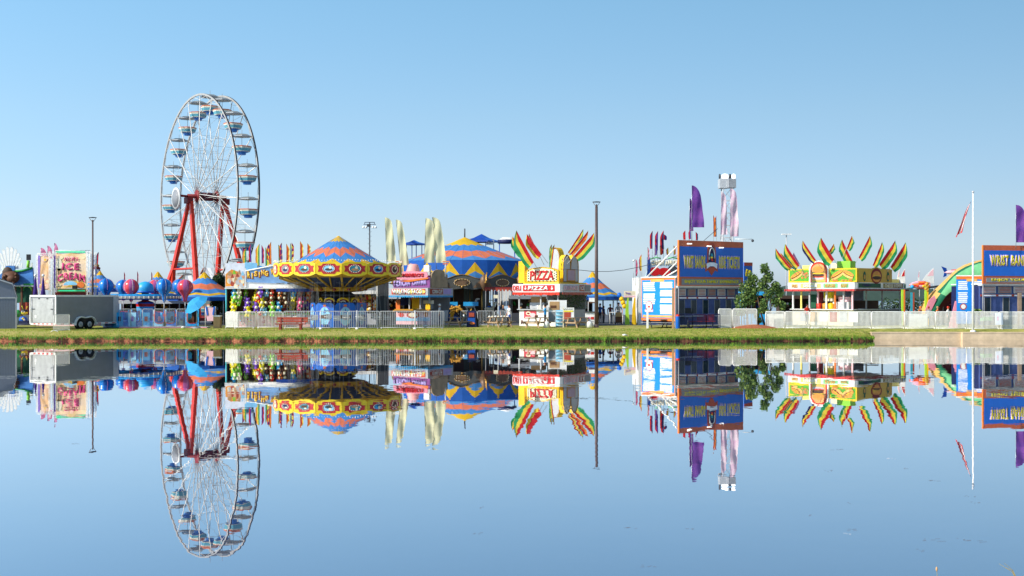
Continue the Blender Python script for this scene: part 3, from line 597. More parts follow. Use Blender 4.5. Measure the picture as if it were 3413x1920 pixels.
def balloon(px,py,DD,rpx,colA,colB,dots,yb_):
    s=DD/F; p=((px-cx)*D/F if False else X(px,DD)-X(cx,D),DD-D,Z(py,DD)-G); r=rpx*s; h=Z(py,DD)-Z(yb_,DD)
    b=MB(); pr=[(.01,r)]+[(r*sin(a_),r*cos(a_)) for a_ in [PI*i/14 for i in range(1,10)]]+[(r*.42,-r*1.0),(r*.27,-r*1.35),(r*.22,-r*1.75),(r*.1,-h)]
    b.lathe(pr,None,24,p,True,mf=lambda i,j:colA if (j//3)%2 else colB); o=b.build('balloon',t)
    b=MB()
    for a in (rad(-125),rad(-60),rad(0),rad(60),rad(180),rad(120)):
        for i in range(2,len(pr)-1):
            for w_ in (0,.5):
                rr=pr[i][0]*(1-w_)+pr[i+1][0]*w_ if i+1<len(pr) else pr[i][0]; z_=pr[i][1]*(1-w_)+pr[i+1][1]*w_
                b.ball((p[0]+(rr+.01)*cos(a),p[1]+(rr+.01)*sin(a),p[2]+z_),.022,dots,5)
    b.build('stud_row',o)
    b=MB(); b.tube([(p[0],p[1],p[2]-h),(p[0],p[1],1.15)],.035,'ltgray',6); b.build('pole',t)
    b=MB(); b.lathe([(.35,.55),(.5,.7),(.52,1.15),(.47,1.17),(.45,.8),(.02,.75)],None,8,(p[0],p[1],0),False,mf=lambda i,j:('skyblue' if j%2 else 'blue') if i<2 else 'redor'); b.build('basket',t)
bl=mat('bal_blue','1F7FD0',.25,0,.05); bl2=mat('bal_dkblue','14519F',.25,0,.05); rd=mat('bal_red','D8444E',.25,0,.05); rd2=mat('bal_purple','A8548C',.25,0,.05)
for px,py,DD,r_,A,B_,dt,yb_ in ((353,954,92,26,bl,bl2,'f_pink',1003),(411,957,94.5,25,bl,bl2,'f_pink',1000),(437,956,90.6,26,rd,rd2,'white',1006),(517,957,94.8,25,rd,rd2,'white',1003),(547,955,90.4,26.5,bl,bl2,'f_white',1008),(598,955,94.5,25,bl,bl2,'f_pink',1003),(617,958,91.8,26.5,rd,rd2,'f_pink',1006)):
    balloon(px,py,DD,r_,A,B_,dt,yb_)
b=MB()
for i in range(20):
    a=2*PI*i/20
    b.box(-.28,.28,-.03,.0,.1,1.15,['skyblue','blue','skyblue','ltblue'][i%4],T(3.15*cos(a),3.15*sin(a),0,math.degrees(a)+90))
    b.disc(0,0,.01,.01,0,.01,'red',4)
    b.box(-.12,.12,-.06,-.032,.5,.85,['dkred','pink','navy','violet'][i%4],T(3.15*cos(a),3.15*sin(a),0,math.degrees(a)+90))
b.build('scenery_panel',t)
# loading gate hoops, platform and railing in front
for i in range(6):
    px=399+i*38; D2=88.9
    barrier(38*D2/F-.03,1.35,'galv','thin picket railing panel before the balloon ride, '+ORD[i]+' from the left','picket railing panels around the balloon ride',GP(px,D2,.71),0,.085,.014,False,'picket_railing',.08,.008)
t=tag(MB().box(0,X(690,89.3)-X(398,89.3),0,1.0,0,.1,'ltgray').box(0,X(690,89.3)-X(398,89.3),-.03,0,.01,.07,'pink').build('loading_platform'),'low pale platform edge under the balloon ride railing','platform'); t.location=GP(398,89.0)
for i,px in enumerate((418,448,532,566,640)):
    t=thing('gate_arch',['blue framed arch gate by the trailer end','white and red gate at left of ride steps','white gate flanked by red ovals','blue gate with red ovals','blue arch gate with red trimmed opening under the right balloon'][i],'gate',GP(px,89.6),0,'decorated loading gates of the balloon ride')
    b=MB(); r_=.36; m_=['skyblue','skyblue','ltblue','blue','skyblue'][i]
    b.poly([(-.5,.15),(-.5,1.35),(-r_,1.35),(-r_,.45)]+[(-.2,.32),(.2,.32),(r_,.45),(r_,1.35),(.5,1.35),(.5,.15)],0,.05,m_); b.build('panel',t)
    b=MB(); b.tube([(-r_,-.02,1.3),(-r_,-.02,.47),(-.2,-.02,.34),(.2,-.02,.34),(r_,-.02,.47),(r_,-.02,1.3)],.03,'redor',5); b.build('trim',t)
    b=MB(); b.disc(-.44,.95,.05,.12,-.03,0,'red' if i in(2,3) else 'teal',10); b.disc(.44,.95,.05,.12,-.03,0,'red' if i in (2,3) else 'teal',10); b.build('oval',t)
# light blue tilted parasol
D=88.4; t=thing('parasol','large light blue parasol tilted towards the balloon ride','parasol',GP(655,D))
b=MB(); A=[2*PI*i/8+.2 for i in range(8)]; vs=[(0,0,.55)]+[(1.0*cos(a)*.98,1.0*sin(a),0-.0) for a in A]+[(.55*cos(a),.55*sin(a),.36) for a in A]
fs=[(0,9+i,9+(i+1)%8) for i in range(8)]+[(9+i,1+i,1+(i+1)%8,9+(i+1)%8) for i in range(8)]
b.M=T(0,0,1.72,0,0,0)@Matrix.Rotation(rad(-32),4,'Y')@Matrix.Rotation(rad(28),4,'X'); b.add(vs,fs,'c_sky'); b.build('canopy',t)
b=MB(); b.tube([(0,0,0),(.02,.0,2.1)],.025,'steel'); b.build('pole',t); b=MB(); b.lathe([(.3,0),(.28,.08),(.05,.12)],'gray',12); b.build('base',t)
# prize hoop gate right of the ride: two blue-white curtain shapes
t=thing('entry_banner','white entry banner with two blue curtain swags near the dark tree','banner',GP(701,90.5)); q=lambda py:Z(py,90.5)-G; s=90.5/F
b=MB(); b.poly([(-17*s,q(1025)),(17*s,q(1025)),(11*s,q(1070)),(-11*s,q(1070))],0,.03,'ltpink'); b.build('cloth',t)
for sg in (-1,1):
    b=MB(); b.poly([(sg*17*s,q(1022)),(sg*11*s,q(1022)),(sg*7*s,q(1048)),(sg*11*s,q(1052))],-.04,-.005,'blue'); b.build('swag',t); b=MB(); b.tube([(sg*17*s,.06,0),(sg*17*s,.06,q(1022))],.03,'white'); b.build('post',t)
t=thing('trash_bin','pale box bin with dark lower front beside the dark tree','bin',GP(722,88.6)); b=MB(); b.box(-.25,.25,0,.5,0,.85,'tan'); b.build('body',t); b=MB(); b.box(-.28,.28,-.03,.53,.853,.95,'white'); b.build('lid',t)
# white barn with striped metal roof
D=140; s=D/F; t=thing('barn','white barn with ribbed metal roofs and rust-red gable trim','barn',GP(680,D)); f=lambda px:(px-680)*s; q=lambda py:Z(py,D)-G
for x0,xp,x1,yp,yb_,xe,dy in ((560,614,640,915,965,740,0),(640,668,703,893,945,830,1.5)):
    b=MB(); b.poly([(f(x0),0),(f(x0),q(yb_)),(f(xp),q(yp)),(f(x1),q(yb_)),(f(x1),0)],dy,dy+.1,'cream'); b.build('wall',t)
    b=MB(); vs=[(f(xp),dy,q(yp)+.05),(f(x1),dy,q(yb_)+.05),(f(x1)+5,dy-1.2,q(yb_)+.05),(f(xp)+5,dy+1.8,q(yp)+.05)]; vs[1]=(f(x1),dy-2.0,q(yb_)+.05)
    N_=14
    for i in range(N_):
        u0,u1=i/N_,(i+1)/N_; A0=Vector(vs[0]).lerp(Vector(vs[3]),u0);A1=Vector(vs[0]).lerp(Vector(vs[3]),u1);B0=Vector(vs[1]).lerp(Vector(vs[2]),u0);B1=Vector(vs[1]).lerp(Vector(vs[2]),u1)
        b.add([A0,A1,B1,B0],[(0,1,2,3)],'white' if i%2 else 'ltgray')
    b.build('roof',t)
    b=MB(); b.tube([(f(x0),dy-.05,q(yb_)),(f(xp),dy-.05,q(yp)+.05),(f(x1),dy-.05,q(yb_))],.1,'terracotta',5); b.build('gable_trim',t)
# ================================================================ observation wheel
D=120.; s=D/F
ax=Vector((cos(rad(36.2)),sin(rad(36.2)),0)); RW_=10.1; SP=2.1
hubc=Vector((X(690,D),D,Z(656,D)))
t=thing('ferris_wheel','tall white giant wheel on red A-frame legs with teal and orange tubs','ferris wheel',(hubc.x,hubc.y,G)); HZ=hubc.z-G
t.rotation_euler=(0,0,math.atan2(ax.y,ax.x))  # local X = axle, local Y = in-plane horizontal
NS=20; A0=rad(13.5)
def rp(a,r,x): return Vector((x,r*cos(a),HZ+r*sin(a)))
# local +Y points left/far in the picture; angles measured so that a=0 is picture right
def wp(a,r,x): return Vector((x,-r*cos(a),HZ+r*sin(a)))
for sx_ in (-1,1):
    x=sx_*SP/2; b=MB()
    n=120; vs=[];fs=[];ms=[]
    for i in range(n):
        a=2*PI*i/n
        for r_,xx in ((RW_-.13,x-.07),(RW_+.05,x-.07),(RW_+.05,x+.07),(RW_-.13,x+.07)): vs.append(wp(a,r_,xx))
    for i in range(n):
        for k in range(4): fs.append((i*4+k,((i+1)%n)*4+k,((i+1)%n)*4+(k+1)%4,i*4+(k+1)%4)); ms.append('rimdark' if k in(1,) else ('ferris_white' if k==3 else mat('rimside','AFABA4',.45,.2)))
    b.add(vs,fs,ms,False); rim=b.build('rim',t)
    b=MB()
    for i in range(NS):
        a=A0+2*PI*i/NS; b.tube([wp(a-.157,RW_-.15,x),wp(a,RW_-.55,x),wp(a+.157,RW_-.15,x)],.022,'ferris_white',4)
    b.build('rim_bracing',rim)
    b=MB()
    for i in range(NS):
        a=A0+2*PI*i/NS; hx=sx_*1.02
        b.tube([wp(a+.5,.45,hx),wp(a,RW_*.55,x*.95),wp(a,RW_-.13,x)],.042,'ferris_white',5)
        b.tube([wp(a-.3,.5,sx_*.45),wp(a+.02,RW_*.6,x*.9)],.02,'ferris_white',4)
    b.build('spokes',t)
    b=MB()
    for i in range(NS):
        a=A0+2*PI*i/NS; a2=a+2*PI/NS
        b.tube([wp(a,RW_*.6,x*.97),wp(a2,RW_*.6,x*.97)],.016,'ferris_white',4)
    b.build('tie_ring',t)
b=MB()
for i in range(NS):
    a=A0+2*PI*i/NS
    for rr in (.3,.45,.6,.8): b.tube([wp(a,RW_*rr,-SP*.49),wp(a,RW_*rr,SP*.49)],.018,'ferris_white',4)
    b.tube([wp(a,RW_*.45,-SP*.49),wp(a,RW_*.6,SP*.49)],.014,'ferris_white',4); b.tube([wp(a,RW_*.6,-SP*.49),wp(a,RW_*.8,SP*.49)],.014,'ferris_white',4)
    if i%2==0: b.tube([wp(a,RW_*.8,-SP*.49),wp(a,RW_*.97,SP*.49)],.02,'ferris_white',4)
b.build('cross_bracing',t)
b=MB(); b.tube([(-2.0,0,HZ),(2.0,0,HZ)],.2,'dkred',10); b.tube([(-1.1,0,HZ),(-.9,0,HZ)],.62,'dkred',12); b.tube([(.9,0,HZ),(1.1,0,HZ)],.62,'dkred',12); b.tube([(-.9,0,HZ+.0),(.9,0,HZ)],.42,'maroon',10); b.build('hub',t)
b=MB(); b.tube([(-3.1,0,HZ),(-2.0,0,HZ-.05)],.12,'dkred',8); b.build('axle_stub',t)
b=MB(); b.tube([(-3.25,0,HZ-.3),(-3.12,0,HZ-.3)],1.05,'white',28,cap=True); b.tube([(-3.27,0,HZ-.3),(-3.255,0,HZ-.3)],.88,'gray',28); b.build('hub_sign',t)
# legs
for sx_ in (-1,1):
    for sy in (-1,1):
        b=MB(); top=Vector((sx_*1.75,sy*.25,HZ-.4)); kn=Vector((sx_*2.35,sy*2.9,HZ*.42)); ft=Vector((sx_*3.2,sy*6.0,0)); ft2=Vector((sx_*2.4,sy*3.4,0))
        def beam(a,e,w0,w1):
            d=(e-a).normalized(); u=Vector((0,1,0))-d*d.y; u.normalize(); v=d.cross(u)
            vs=[a+u*w0+v*.16,a-u*w0+v*.16,a-u*w0-v*.16,a+u*w0-v*.16,e+u*w1+v*.16,e-u*w1+v*.16,e-u*w1-v*.16,e+u*w1-v*.16]
            b.add(vs,[(0,1,2,3),(7,6,5,4),(0,4,5,1),(1,5,6,2),(2,6,7,3),(3,7,4,0)],'redor')
        beam(top,kn,.17,.33); beam(kn,ft,.29,.2); beam(kn+Vector((0,0,.3)),ft2,.25,.2); b.build('leg',t)
    b=MB(); b.tube([(sx_*2.4,-3.0,HZ*.41),(sx_*2.4,3.0,HZ*.41)],.11,'redor',5); b.build('cross_beam',t)
    b=MB(); b.box(sx_*1.9-.3,sx_*1.9+.3,-.5,.5,HZ-.75,HZ-.15,'dkred'); b.build('bearing',t)
b=MB(); b.box(-3.4,3.4,-6.3,-5.7,0,.3,'dkred'); b.box(-3.4,3.4,5.7,6.3,0,.3,'dkred'); b.box(-.3,.3,-5.7,5.7,.01,.3,'dkred'); b.build('base_frame',t)
# tubs
tl=mat('tub_teal','62A8B8',.35,0,.1); tb=mat('tub_blue','2C76C6',.35,0,.08); tc_=mat('tub_cream','EAE2CC',.4,0,.1); to=mat('tub_orange','D27A55',.4,0,.12); cn=mat('tub_canopy','8D918B',.4,.1,.15,3)
def eight(b,prof,ms,c0):
    b.lathe(prof,None,8,c0,False,mf=lambda i,j:ms[i],a0=PI/8)
for i in range(NS):
    a=A0+2*PI*i/NS; p=wp(a,RW_-.1,0); c0=(p.x,p.y,p.z)
    g=MB(); g.tube([(p.x-SP/2,p.y,p.z),(p.x+SP/2,p.y,p.z)],.035,'ferris_white',5); go=g.build('gondola',t)
    b=MB(); eight(b,[(.01,.16),(.55,.10),(.92,-.08),(.93,-.14),(.5,-.18),(.01,-.18)],[cn,cn,'ltgray',cn,cn],c0); b.build('canopy',go)
    b=MB(); b.tube([(p.x,p.y,p.z+.55),(p.x,p.y,p.z-1.55)],.022,'gray',5); b.build('rod',go)
    b=MB(); eight(b,[(.90,-1.02),(.93,-1.05),(.90,-1.12),(.86,-1.24),(.82,-1.34),(.76,-1.50),(.72,-1.56),(.40,-1.66),(.36,-1.84),(.01,-1.86)],[to,to,tc_,'dkgray' if 0 else tl,tl,tc_,tb,tb,tb],c0); eight(b,[(.90,-1.02),(.84,-1.02),(.70,-1.5),(.01,-1.5)],[to,tc_,tc_],c0); b.build('tub',go)
# ================================================================ midway game trailer with plush prizes
D=92.; s=D/F; t=thing('game_trailer','white water game trailer with slanted blue sign and cartoon side panel','game stall',GP(752,D),8); f=lambda px:px*s/cos(rad(8)); q=lambda py:Z(py,D)-G
W_=f(323)
b=MB(); b.box(0,W_,2.3,2.4,0,q(885),'brown'); b.box(0,W_,.1,2.3,.5,.6,'ltgray'); b.box(.02,.1,.3,2.3,.6,q(958),'dkgray'); b.box(W_-.08,W_,.3,2.3,.6,q(958),'gray'); b.build('back_wall',t)
b=MB(); b.box(0,W_,-.25,2.4,q(958)-.02,q(958)+.1,'white'); b.box(0,W_,-.85,-.25,q(963),q(959),'white'); b.box(f(166),W_,-.95,-.86,q(972),q(962),'dkblue'); b.build('awning',t)
b=MB(); b.poly([(0,q(957)),(0,q(878)),(f(63),q(877)),(f(63),q(955))],-.3,-.26,'paper'); pn=b.build('side_panel',t)
b=MB(); y=-.305; b.poly([(0+.02,q(955)),(.02,q(915)),(f(20),q(898)),(f(40),q(905)),(f(61),q(925)),(f(61),q(953))],y-.004,y,'c_peach' if 0 else mat('orangeart','F09C3A',.6,0,.2,2)); y-=.006
for i in range(9):
    px=12+i*5.5; hh=R.uniform(915,940); b.disc(f(px),q(hh),.16,.14,y-.003,y,mat('face','DFA07C',.6,0),10); b.poly([(f(px)-.14,q(hh)+.1),(f(px)+.14,q(hh)+.1),(f(px),q(hh)+.45)],y-.006,y-.003,R.choice(['tan','ltblue','ltgreen','terracotta'])); b.disc(f(px),q(hh+14),.15,.22,y-.003,y,R.choice(['ltgray','brown','terracotta','cream']),10); y-.001
    y-=.001
b.build('painted_figures',pn)
b=MB(); b.poly([(f(66),q(940)),(f(66),q(903)),(f(175),q(881)),(f(320),q(856)),(f(320),q(948)),(f(200),q(946))],-.3,-.24,mat('waterart','7DA9DC',.5,0,.25,1.2)); sg_=b.build('sign_panel',t)
b=MB(); b.tube([(f(66),-.32,q(903)),(f(175),-.32,q(881)),(f(320),-.32,q(856))],.05,'white',5); b.box(f(64),f(67),-.33,-.22,q(958),q(895),'white'); b.build('sign_frame',sg_)
for i,ch in enumerate('RISINGWATERS'):
    xx=f(76+i*11.5+(7 if i>5 else 0)); zc=q(917-1.9*i+ (4 if i%2 else -1)); hh=.52 if i==0 else .42
    text(ch,.26 if ch!='I' else .09,hh,'pz4',sg_,(xx,-.33,zc),bold=.05,ry=R.uniform(-6,6)); text(ch,.31 if ch!='I' else .14,hh+.06,'terracotta',sg_,(xx+.02,-.305,zc-.02),bold=.09,ry=0,name='letter_shadow')
b=MB(); b.box(f(64),W_,-.24,2.4,q(956),q(936),'white'); b.box(f(64),W_,.8,2.4,q(935),q(884),'white'); b.poly([(f(60),q(905)),(f(60),q(873)),(f(100),q(876)),(f(100),q(905))],.7,.78,'ltblue')
for i in range(5): b.box(f(105+i*15),f(116+i*15),.77,.795,q(893),q(886),'skyblue')
b.box(f(78),f(110),.9,1.5,q(884),q(865),'ltgray') if False else None
b.build('upper_body',t)
b=MB()
for px in (0,150,300): b=MB(); b.tube([(f(px)+.06,-.2,0),(f(px)+.06,-.2,q(960))],.05,'ltgray' if px else 'aqua',6); b.build('post',t)
b=MB(); b.box(.1,W_,-.2,.1,.0,.95,'ltpink'); b.box(.1,W_,-.4,.12,.953,1.03,'ltgreen'); b.build('counter',t)
b=MB(); b.box(.25,W_-.25,-.2035,-.2015,.1,.92,'ltpink')
for i in range(70): b.disc(R.uniform(.3,W_-.3),R.uniform(.15,.85),.06,.06,-.225+-.0005*i,-.204,R.choice(['white','redor','ltblue','cream','hotpink','lemon']),7)
b.build('prize_sticker_panel',t)
b=MB()
for i in range(40): b.ball((.3+i*.16,-.25,1.1+R.uniform(0,.05)),.07,R.choice(['lime','orange','white','redor','hotpink','lemon']),6)
b.build('game_targets',t)
# plush prizes: strings and single toys, each a thing
pcols=[('lemon','yellow plush'),('ltgreen','lime green plush'),('orange','orange plush'),('ltblue','pale blue plush'),('redor','red plush'),('brown','brown plush'),('hotpink','pink plush'),('violet','violet plush'),('skyblue','sky blue plush'),('cream','cream plush')]
slots=[]
for col,(px,m_) in enumerate(((780,0),(800,1),(822,7),(850,0),(868,3),(884,3),(905,4),(930,5),(950,5),(975,0),(1000,6),(1025,2))):
    for r_ in range(5 if col!=1 else 3):
        slots.append((px,m_ if R.random()<.55 else R.randrange(10),r_,col))
protos={}
for px,m_,r_,col in slots:
    DD=92.+(px-752)*s*math.tan(rad(8))*1.0 +R.choice([-.55,.6]) if col not in (0,4,6) else 91.4+(px-752)*s*.14
    z=Z(976+r_*16,DD)-.05; lab=f'{pcols[m_][1]} prize in the {ORD[col]} hanging column from the left, {["top","second","middle","fourth","lowest"][r_]} place'
    if m_ not in protos:
        b=MB(); plush(b,0,0,0,1.15,pcols[m_][0]); o=b.build('plush_toy'); protos[m_]=o
    else: o=protos[m_].copy(); C.objects.link(o)
    o.location=(X(px+R.uniform(-6,6),DD),DD,z); o.rotation_euler=(0,0,R.uniform(-.4,.4)); k=R.uniform(.75,1.3); o.scale=(k,k,k)
    tag(o,lab,'plush toy','plush prizes hanging in the game trailer')
# spindle pennants on the roof
sp=((860,815,885,0),(838,830,880,1),(822,826,900,2),(868,827,880,1),(888,824,890,0),(906,818,883,1),(931,812,885,3),(948,818,880,0),(957,812,880,1),(972,815,882,2),(1000,810,870,3),(1023,806,868,0),(1045,820,862,2))
sp=((820,826,900,0),(808,822,875,1),(838,812,876,1),(865,812,892,0),(872,816,880,1),(885,824,892,2),(897,813,870,1),(905,806,884,3),(929,815,880,0),(939,809,868,1),(954,812,882,3),(967,810,878,2),(971,808,865,1),(1000,803,866,3),(1024,811,850,3))
for i,(px,yt,yb_,k) in enumerate(sp):
    cols=[('f_green','f_yellow','f_orange'),('f_purple','f_red'),('f_green','f_yellow'),('f_orange','f_red','f_yellow')][k]
    nm=['green, yellow and orange','purple and red','green and yellow','orange and red'][k]
    striped_flag(px,yb_,px+R.uniform(-2,1),yt,93.2,[13,8,11,11][k],R.choice([1,-1]),f'{nm} drooping pennant, {ORD[i]} from the left on the game trailer roof','drooping pennants on the game trailer roof',cols,.05)
# white crowd barriers
barrier(1.05,1.22,'white','white crowd barrier turned end-on, leftmost of the row before the game trailer','white crowd barriers before the game trailer',GP(752,87.6),-14,.045,.02,True,'crowd_barrier',.12,.02)
barrier(1.58,1.22,'white','white crowd barrier, second of the row, below the blue letter sign','white crowd barriers before the game trailer',GP(779,87.2),0,.1,.022,True,'crowd_barrier',.12,.015)
barrier(1.85,1.22,'white','white crowd barrier with a white notice, left of the red bench','white crowd barriers before the game trailer',GP(857,87.2),0,.1,.022,True,'crowd_barrier',.12,.015)
# red bench
D=85.2; t=thing('bench','rust-red wooden bench with slatted back at the water side','bench',GP(922,D,.61)); L_=103*D/F
b=MB(); b.box(0,L_,.12,.17,.55,.68,'terracotta'); b.box(0,L_,.12,.17,.72,.9,'terracotta'); b.build('backrest',t)
b=MB(); b.box(-.05,L_-.1,-.4,.05,.40,.46,mat('redwood','8E3B2E',.8,0,.25,5)); b.build('seat',t)
for x in (.3,L_-.45):
    b=MB(); b.poly([(x-.09,.4),(x+.1,.4),(x+.06,.2),(x+.12,0),(x-.12,0),(x-.06,.2)],-.38,.1,'redwood'); b.box(x-.04,x+.04,.06,.118,.46,.88,'redwood'); b.build('leg',t)
# ================================================================ swing carousel
D=90.6; s=D/F; CXs=1128; t=thing('swing_ride','yellow wave-swinger ride with zigzag striped canopy and picture shields','fairground ride',GP(CXs,D)); q=lambda py:Z(py,D)-G
zp=q(785); zr=q(880); n=16
pr=lambda u:(4.05*u,zp+(q(896)-zp)*u**.96)
def rgz(lst,R0,zfun,n):
    out=[]
    for ue,uo,cc in lst: a=zfun(ue); k=zfun(uo); out.append((a[0],a[1],k[0],k[1],cc))
    return out
b=MB(); zig_tent(b,rgz([(.01,.01,'c_yellow'),(.15,.20,'c_blue'),(.34,.43,'c_orange'),(.52,.67,'c_blue'),(.71,.88,'c_yellow'),(1.,1.,'c_yellow')],0,pr,n),n,a0=-PI/2); b.build('canopy',t)
# radial seams/folds
b=MB()
for j in range(2*n):
    a=-PI/2+PI*j/n; b.tube([(pr(.05)[0]*cos(a),pr(.05)[0]*sin(a),pr(.05)[1]),(pr(.5)[0]*cos(a),pr(.5)[0]*sin(a),pr(.5)[1]+.015),(pr(.98)[0]*cos(a),pr(.98)[0]*sin(a),pr(.98)[1]+.01)],.006,'c_blue',4)
b.build('canopy_ribs',t)
zt=q(878); zb=q(922); ym=mat('shieldyellow','E2C51F',.35,0,.08); zc=(zt+zb)/2; hh=(zt-zb)/2
imgs=['ltblue','teal','skyblue','brown','ltblue','cream','gray','teal']
for j in range(16):
    a=-PI/2+2*PI*j/16; M_=T(4.70*cos(a),4.70*sin(a),0,math.degrees(a)+90); w_=.92
    b=MB(); b.M=M_; ol=[(-w_,zc-hh*.72),(-w_,zc+hh*.72),(-w_*.8,zc+hh*.85),(-w_*.4,zc+hh*1.0),(w_*.4,zc+hh*1.0),(w_*.8,zc+hh*.85),(w_,zc+hh*.72),(w_,zc-hh*.72),(w_*.75,zc-hh*.92),(w_*.35,zc-hh*1.08),(-w_*.35,zc-hh*1.08),(-w_*.75,zc-hh*.92)]
    b.poly(ol,-.05,.04,ym); p_=b.build('shield',t)
    b=MB(); b.M=M_; m_='signred2'; mat('signred2','B3262C',.45)
    b.poly([(-w_*.86,zc+hh*.45),(-w_*.6,zc+hh*.42),(-w_*.45,zc+hh*.72),(w_*.45,zc+hh*.72),(w_*.6,zc+hh*.42),(w_*.86,zc+hh*.45),(w_*.78,zc),(w_*.86,zc-hh*.45),(w_*.6,zc-hh*.42),(w_*.45,zc-hh*.75),(-w_*.45,zc-hh*.75),(-w_*.6,zc-hh*.42),(-w_*.86,zc-hh*.45),(-w_*.78,zc)],-.07,-.052,m_)
    b.disc(0,zc,w_*.52,hh*.62,-.08,-.071,'dkred',20); b.disc(0,zc,w_*.40,hh*.45,-.09,-.081,imgs[j%8],18); b.disc(0,zc-.06,w_*.3,hh*.2,-.096,-.091,['dkgray','tan','navy','dkbrown'][j%4],12); b.disc(.1,zc+.08,w_*.12,hh*.2,-.098,-.097,'cream',8); b.build('medallion',p_)
    b=MB(); b.M=M_
    for k in range(20):
        an=2*PI*k/20; b.ball((w_*.46*cos(an),-.09,zc+hh*.54*sin(an)),.028,'bulb',5)
    b.build('medallion_bulbs',p_)
b=MB()
for k in range(150):
    an=2*PI*k/150; b.ball((4.77*cos(an),4.77*sin(an),zt+.13+.03*sin(k*.84)),.03,'bulb',5)
b.build('rim_bulbs',t)
# underside funnel
b=MB(); b.lathe([(4.0,q(896)),(4.64,zb+.15)],'c_yellow',32); b.build('inner_deck',t)
b=MB(); ug=mat('undergold','AC8632',.5,0,.2,4); ub=mat('underblue','1A2858',.5,0,.15)
b.lathe([(4.68,zb+.1),(4.3,zb-.12),(2.2,q(958)),(1.85,q(971)),(.6,q(976))],None,32,mf=lambda i,j:(ug if i==0 else (ub if i==1 else (ug if i==2 else 'black'))),smooth=False); b.build('underside',t)
b=MB()
for j in range(32):
    a=2*PI*j/32; 
    b.tube([(4.4*cos(a),4.4*sin(a),zb-.12),(2.1*cos(a+ (.09 if j%2 else -.09)),2.1*sin(a+(.09 if j%2 else -.09)),q(959)-.06)],.085 if j%2 else .06,'undergold',5)
for j in range(12):
    a=2*PI*j/12; b.ball((2.04*cos(a),2.04*sin(a),q(965)),.15,'dkred',8,.7)
b.build('sweep_arms',t)
b=MB(); b.lathe([(.55,0),(.55,q(1000)),(.62,q(978)),(.9,q(970))],'navy',16); b.lathe([(1.1,q(992)),(1.35,q(985)),(1.0,q(975)),(.6,q(973))],'black',16); b.build('mast',t)
# booth panels round the mast
n8=8
for j in range(n8):
    a=-PI/2+rad(-22)+2*PI*j/n8; M_=T(1.95*cos(a),1.95*sin(a),0,math.degrees(a)+90); w_=.78; z1=q(1009)
    b=MB(); b.M=M_; b.poly([(-w_,.02),(-w_,z1-.2),(-w_+.2,z1),(w_-.2,z1),(w_,z1-.2),(w_,.02)],-.03,.03,'blue'); p_=b.build('booth_panel',t)
    b=MB(); b.M=M_; b.disc(0,z1*.47,.5,z1*.40,-.045,-.032,'violet',20); b.disc(0,z1*.47,.45,z1*.37,-.055,-.046,'ltblue',20); b.poly([(-.1,z1*.6),(0,z1*.78),(.1,z1*.6)],-.06,-.056,'blue'); b.box(-.42,.42,-.065,-.056,z1*.38,z1*.52,'brown'); b.disc(0,z1-.2,.13,.09,-.06,-.032,'orange',8); b.build('oval_mirror',p_)
    a2=a; b=MB(); b.M=T(1.35*cos(a),1.35*sin(a),0,math.degrees(a)+90)
    b.tube([(.42*cos(x),-.0,z1+.1+.22*sin(x)) for x in [PI*k/10 for k in range(-1,12)]],.075,'yellow',6); b.tube([(.3*cos(x),-.02,z1+.08+.14*sin(x)) for x in [PI*k/10 for k in range(-1,12)]],.06,'dkred',6); b.tube([(.18*cos(x),-.02,z1+.04+.09*sin(x)) for x in [PI*k/8 for k in range(0,9)]],.05,'cream',6); b.build('crown_arch',t)
# hanging chairs
for j in range(28):
    a=2*PI*(j+.5)/28; r0=3.75 if j%2 else 3.0; r1=r0+.0; x,y=r1*cos(a),r1*sin(a); zs=q(1066)+.05*(j%3)
    b=MB(); M_=T(x,y,zs,math.degrees(a)+90); b.M=M_
    b.box(-.22,.22,-.2,.2,0,.03,'steel'); b.box(-.22,.22,.18,.21,.03,.38,'steel'); b.tube([(-.23,-.2,.18),(.23,-.2,.18)],.018,'white'); b.tube([(-.23,-.2,.18),(-.23,.2,.2)],.015,'white',4); b.tube([(.23,-.2,.18),(.23,.2,.2)],.015,'white',4); o=b.build('swing_seat',t)
    b=MB(); b.M=M_; zz_=zb-.1-zs
    for sx_ in (-.22,.22):
        b.tube([(sx_,.18,.3),(sx_*.9,.1,zz_)],.006,'gray',4,cap=False); b.tube([(sx_,-.18,.2),(sx_*.9,.1,zz_)],.006,'gray',4,cap=False)
    b.build('chain',o)
b=MB()
for j in range(14):
    a=2*PI*j/14; b.box(-.5,.5,-.04,.04,0,.05,'dkgray',T(4.45*cos(a),4.45*sin(a),q(946),math.degrees(a)+90+15))
b.build('hanger_bar',t)
# picket fence round the swing ride
for i in range(5):
    px=946+i*107; D2=86.6
    barrier(107*D2/F-.03,1.28,'ltgray',['pale picket fence panel behind the red bench','pale picket fence panel before the blue booth ovals','pale picket fence panel before the dark right side of the swing ride','pale picket fence panel between swing ride and cantina stand','pale picket fence panel before the cantina counter'][i],'picket fence panels around the swing ride',GP(px,D2),0,.125,.02,True,'picket_fence',.1,.018)
for i,px in enumerate((1069,1190,1383)):
    o=tag(MB().tube([(0,0,0),(0,0,1.35)],.045,'ltgray',8).lathe([(.12,0),(.1,.1),(.05,.12)],'white',8).build('fence_post'),['thick grey fence post in front of the left blue oval','thick grey fence post right of the blue booth','thick grey fence post before the cantina window'][i],'fence post','thick posts of the swing ride fence'); o.location=GP(px,86.2)
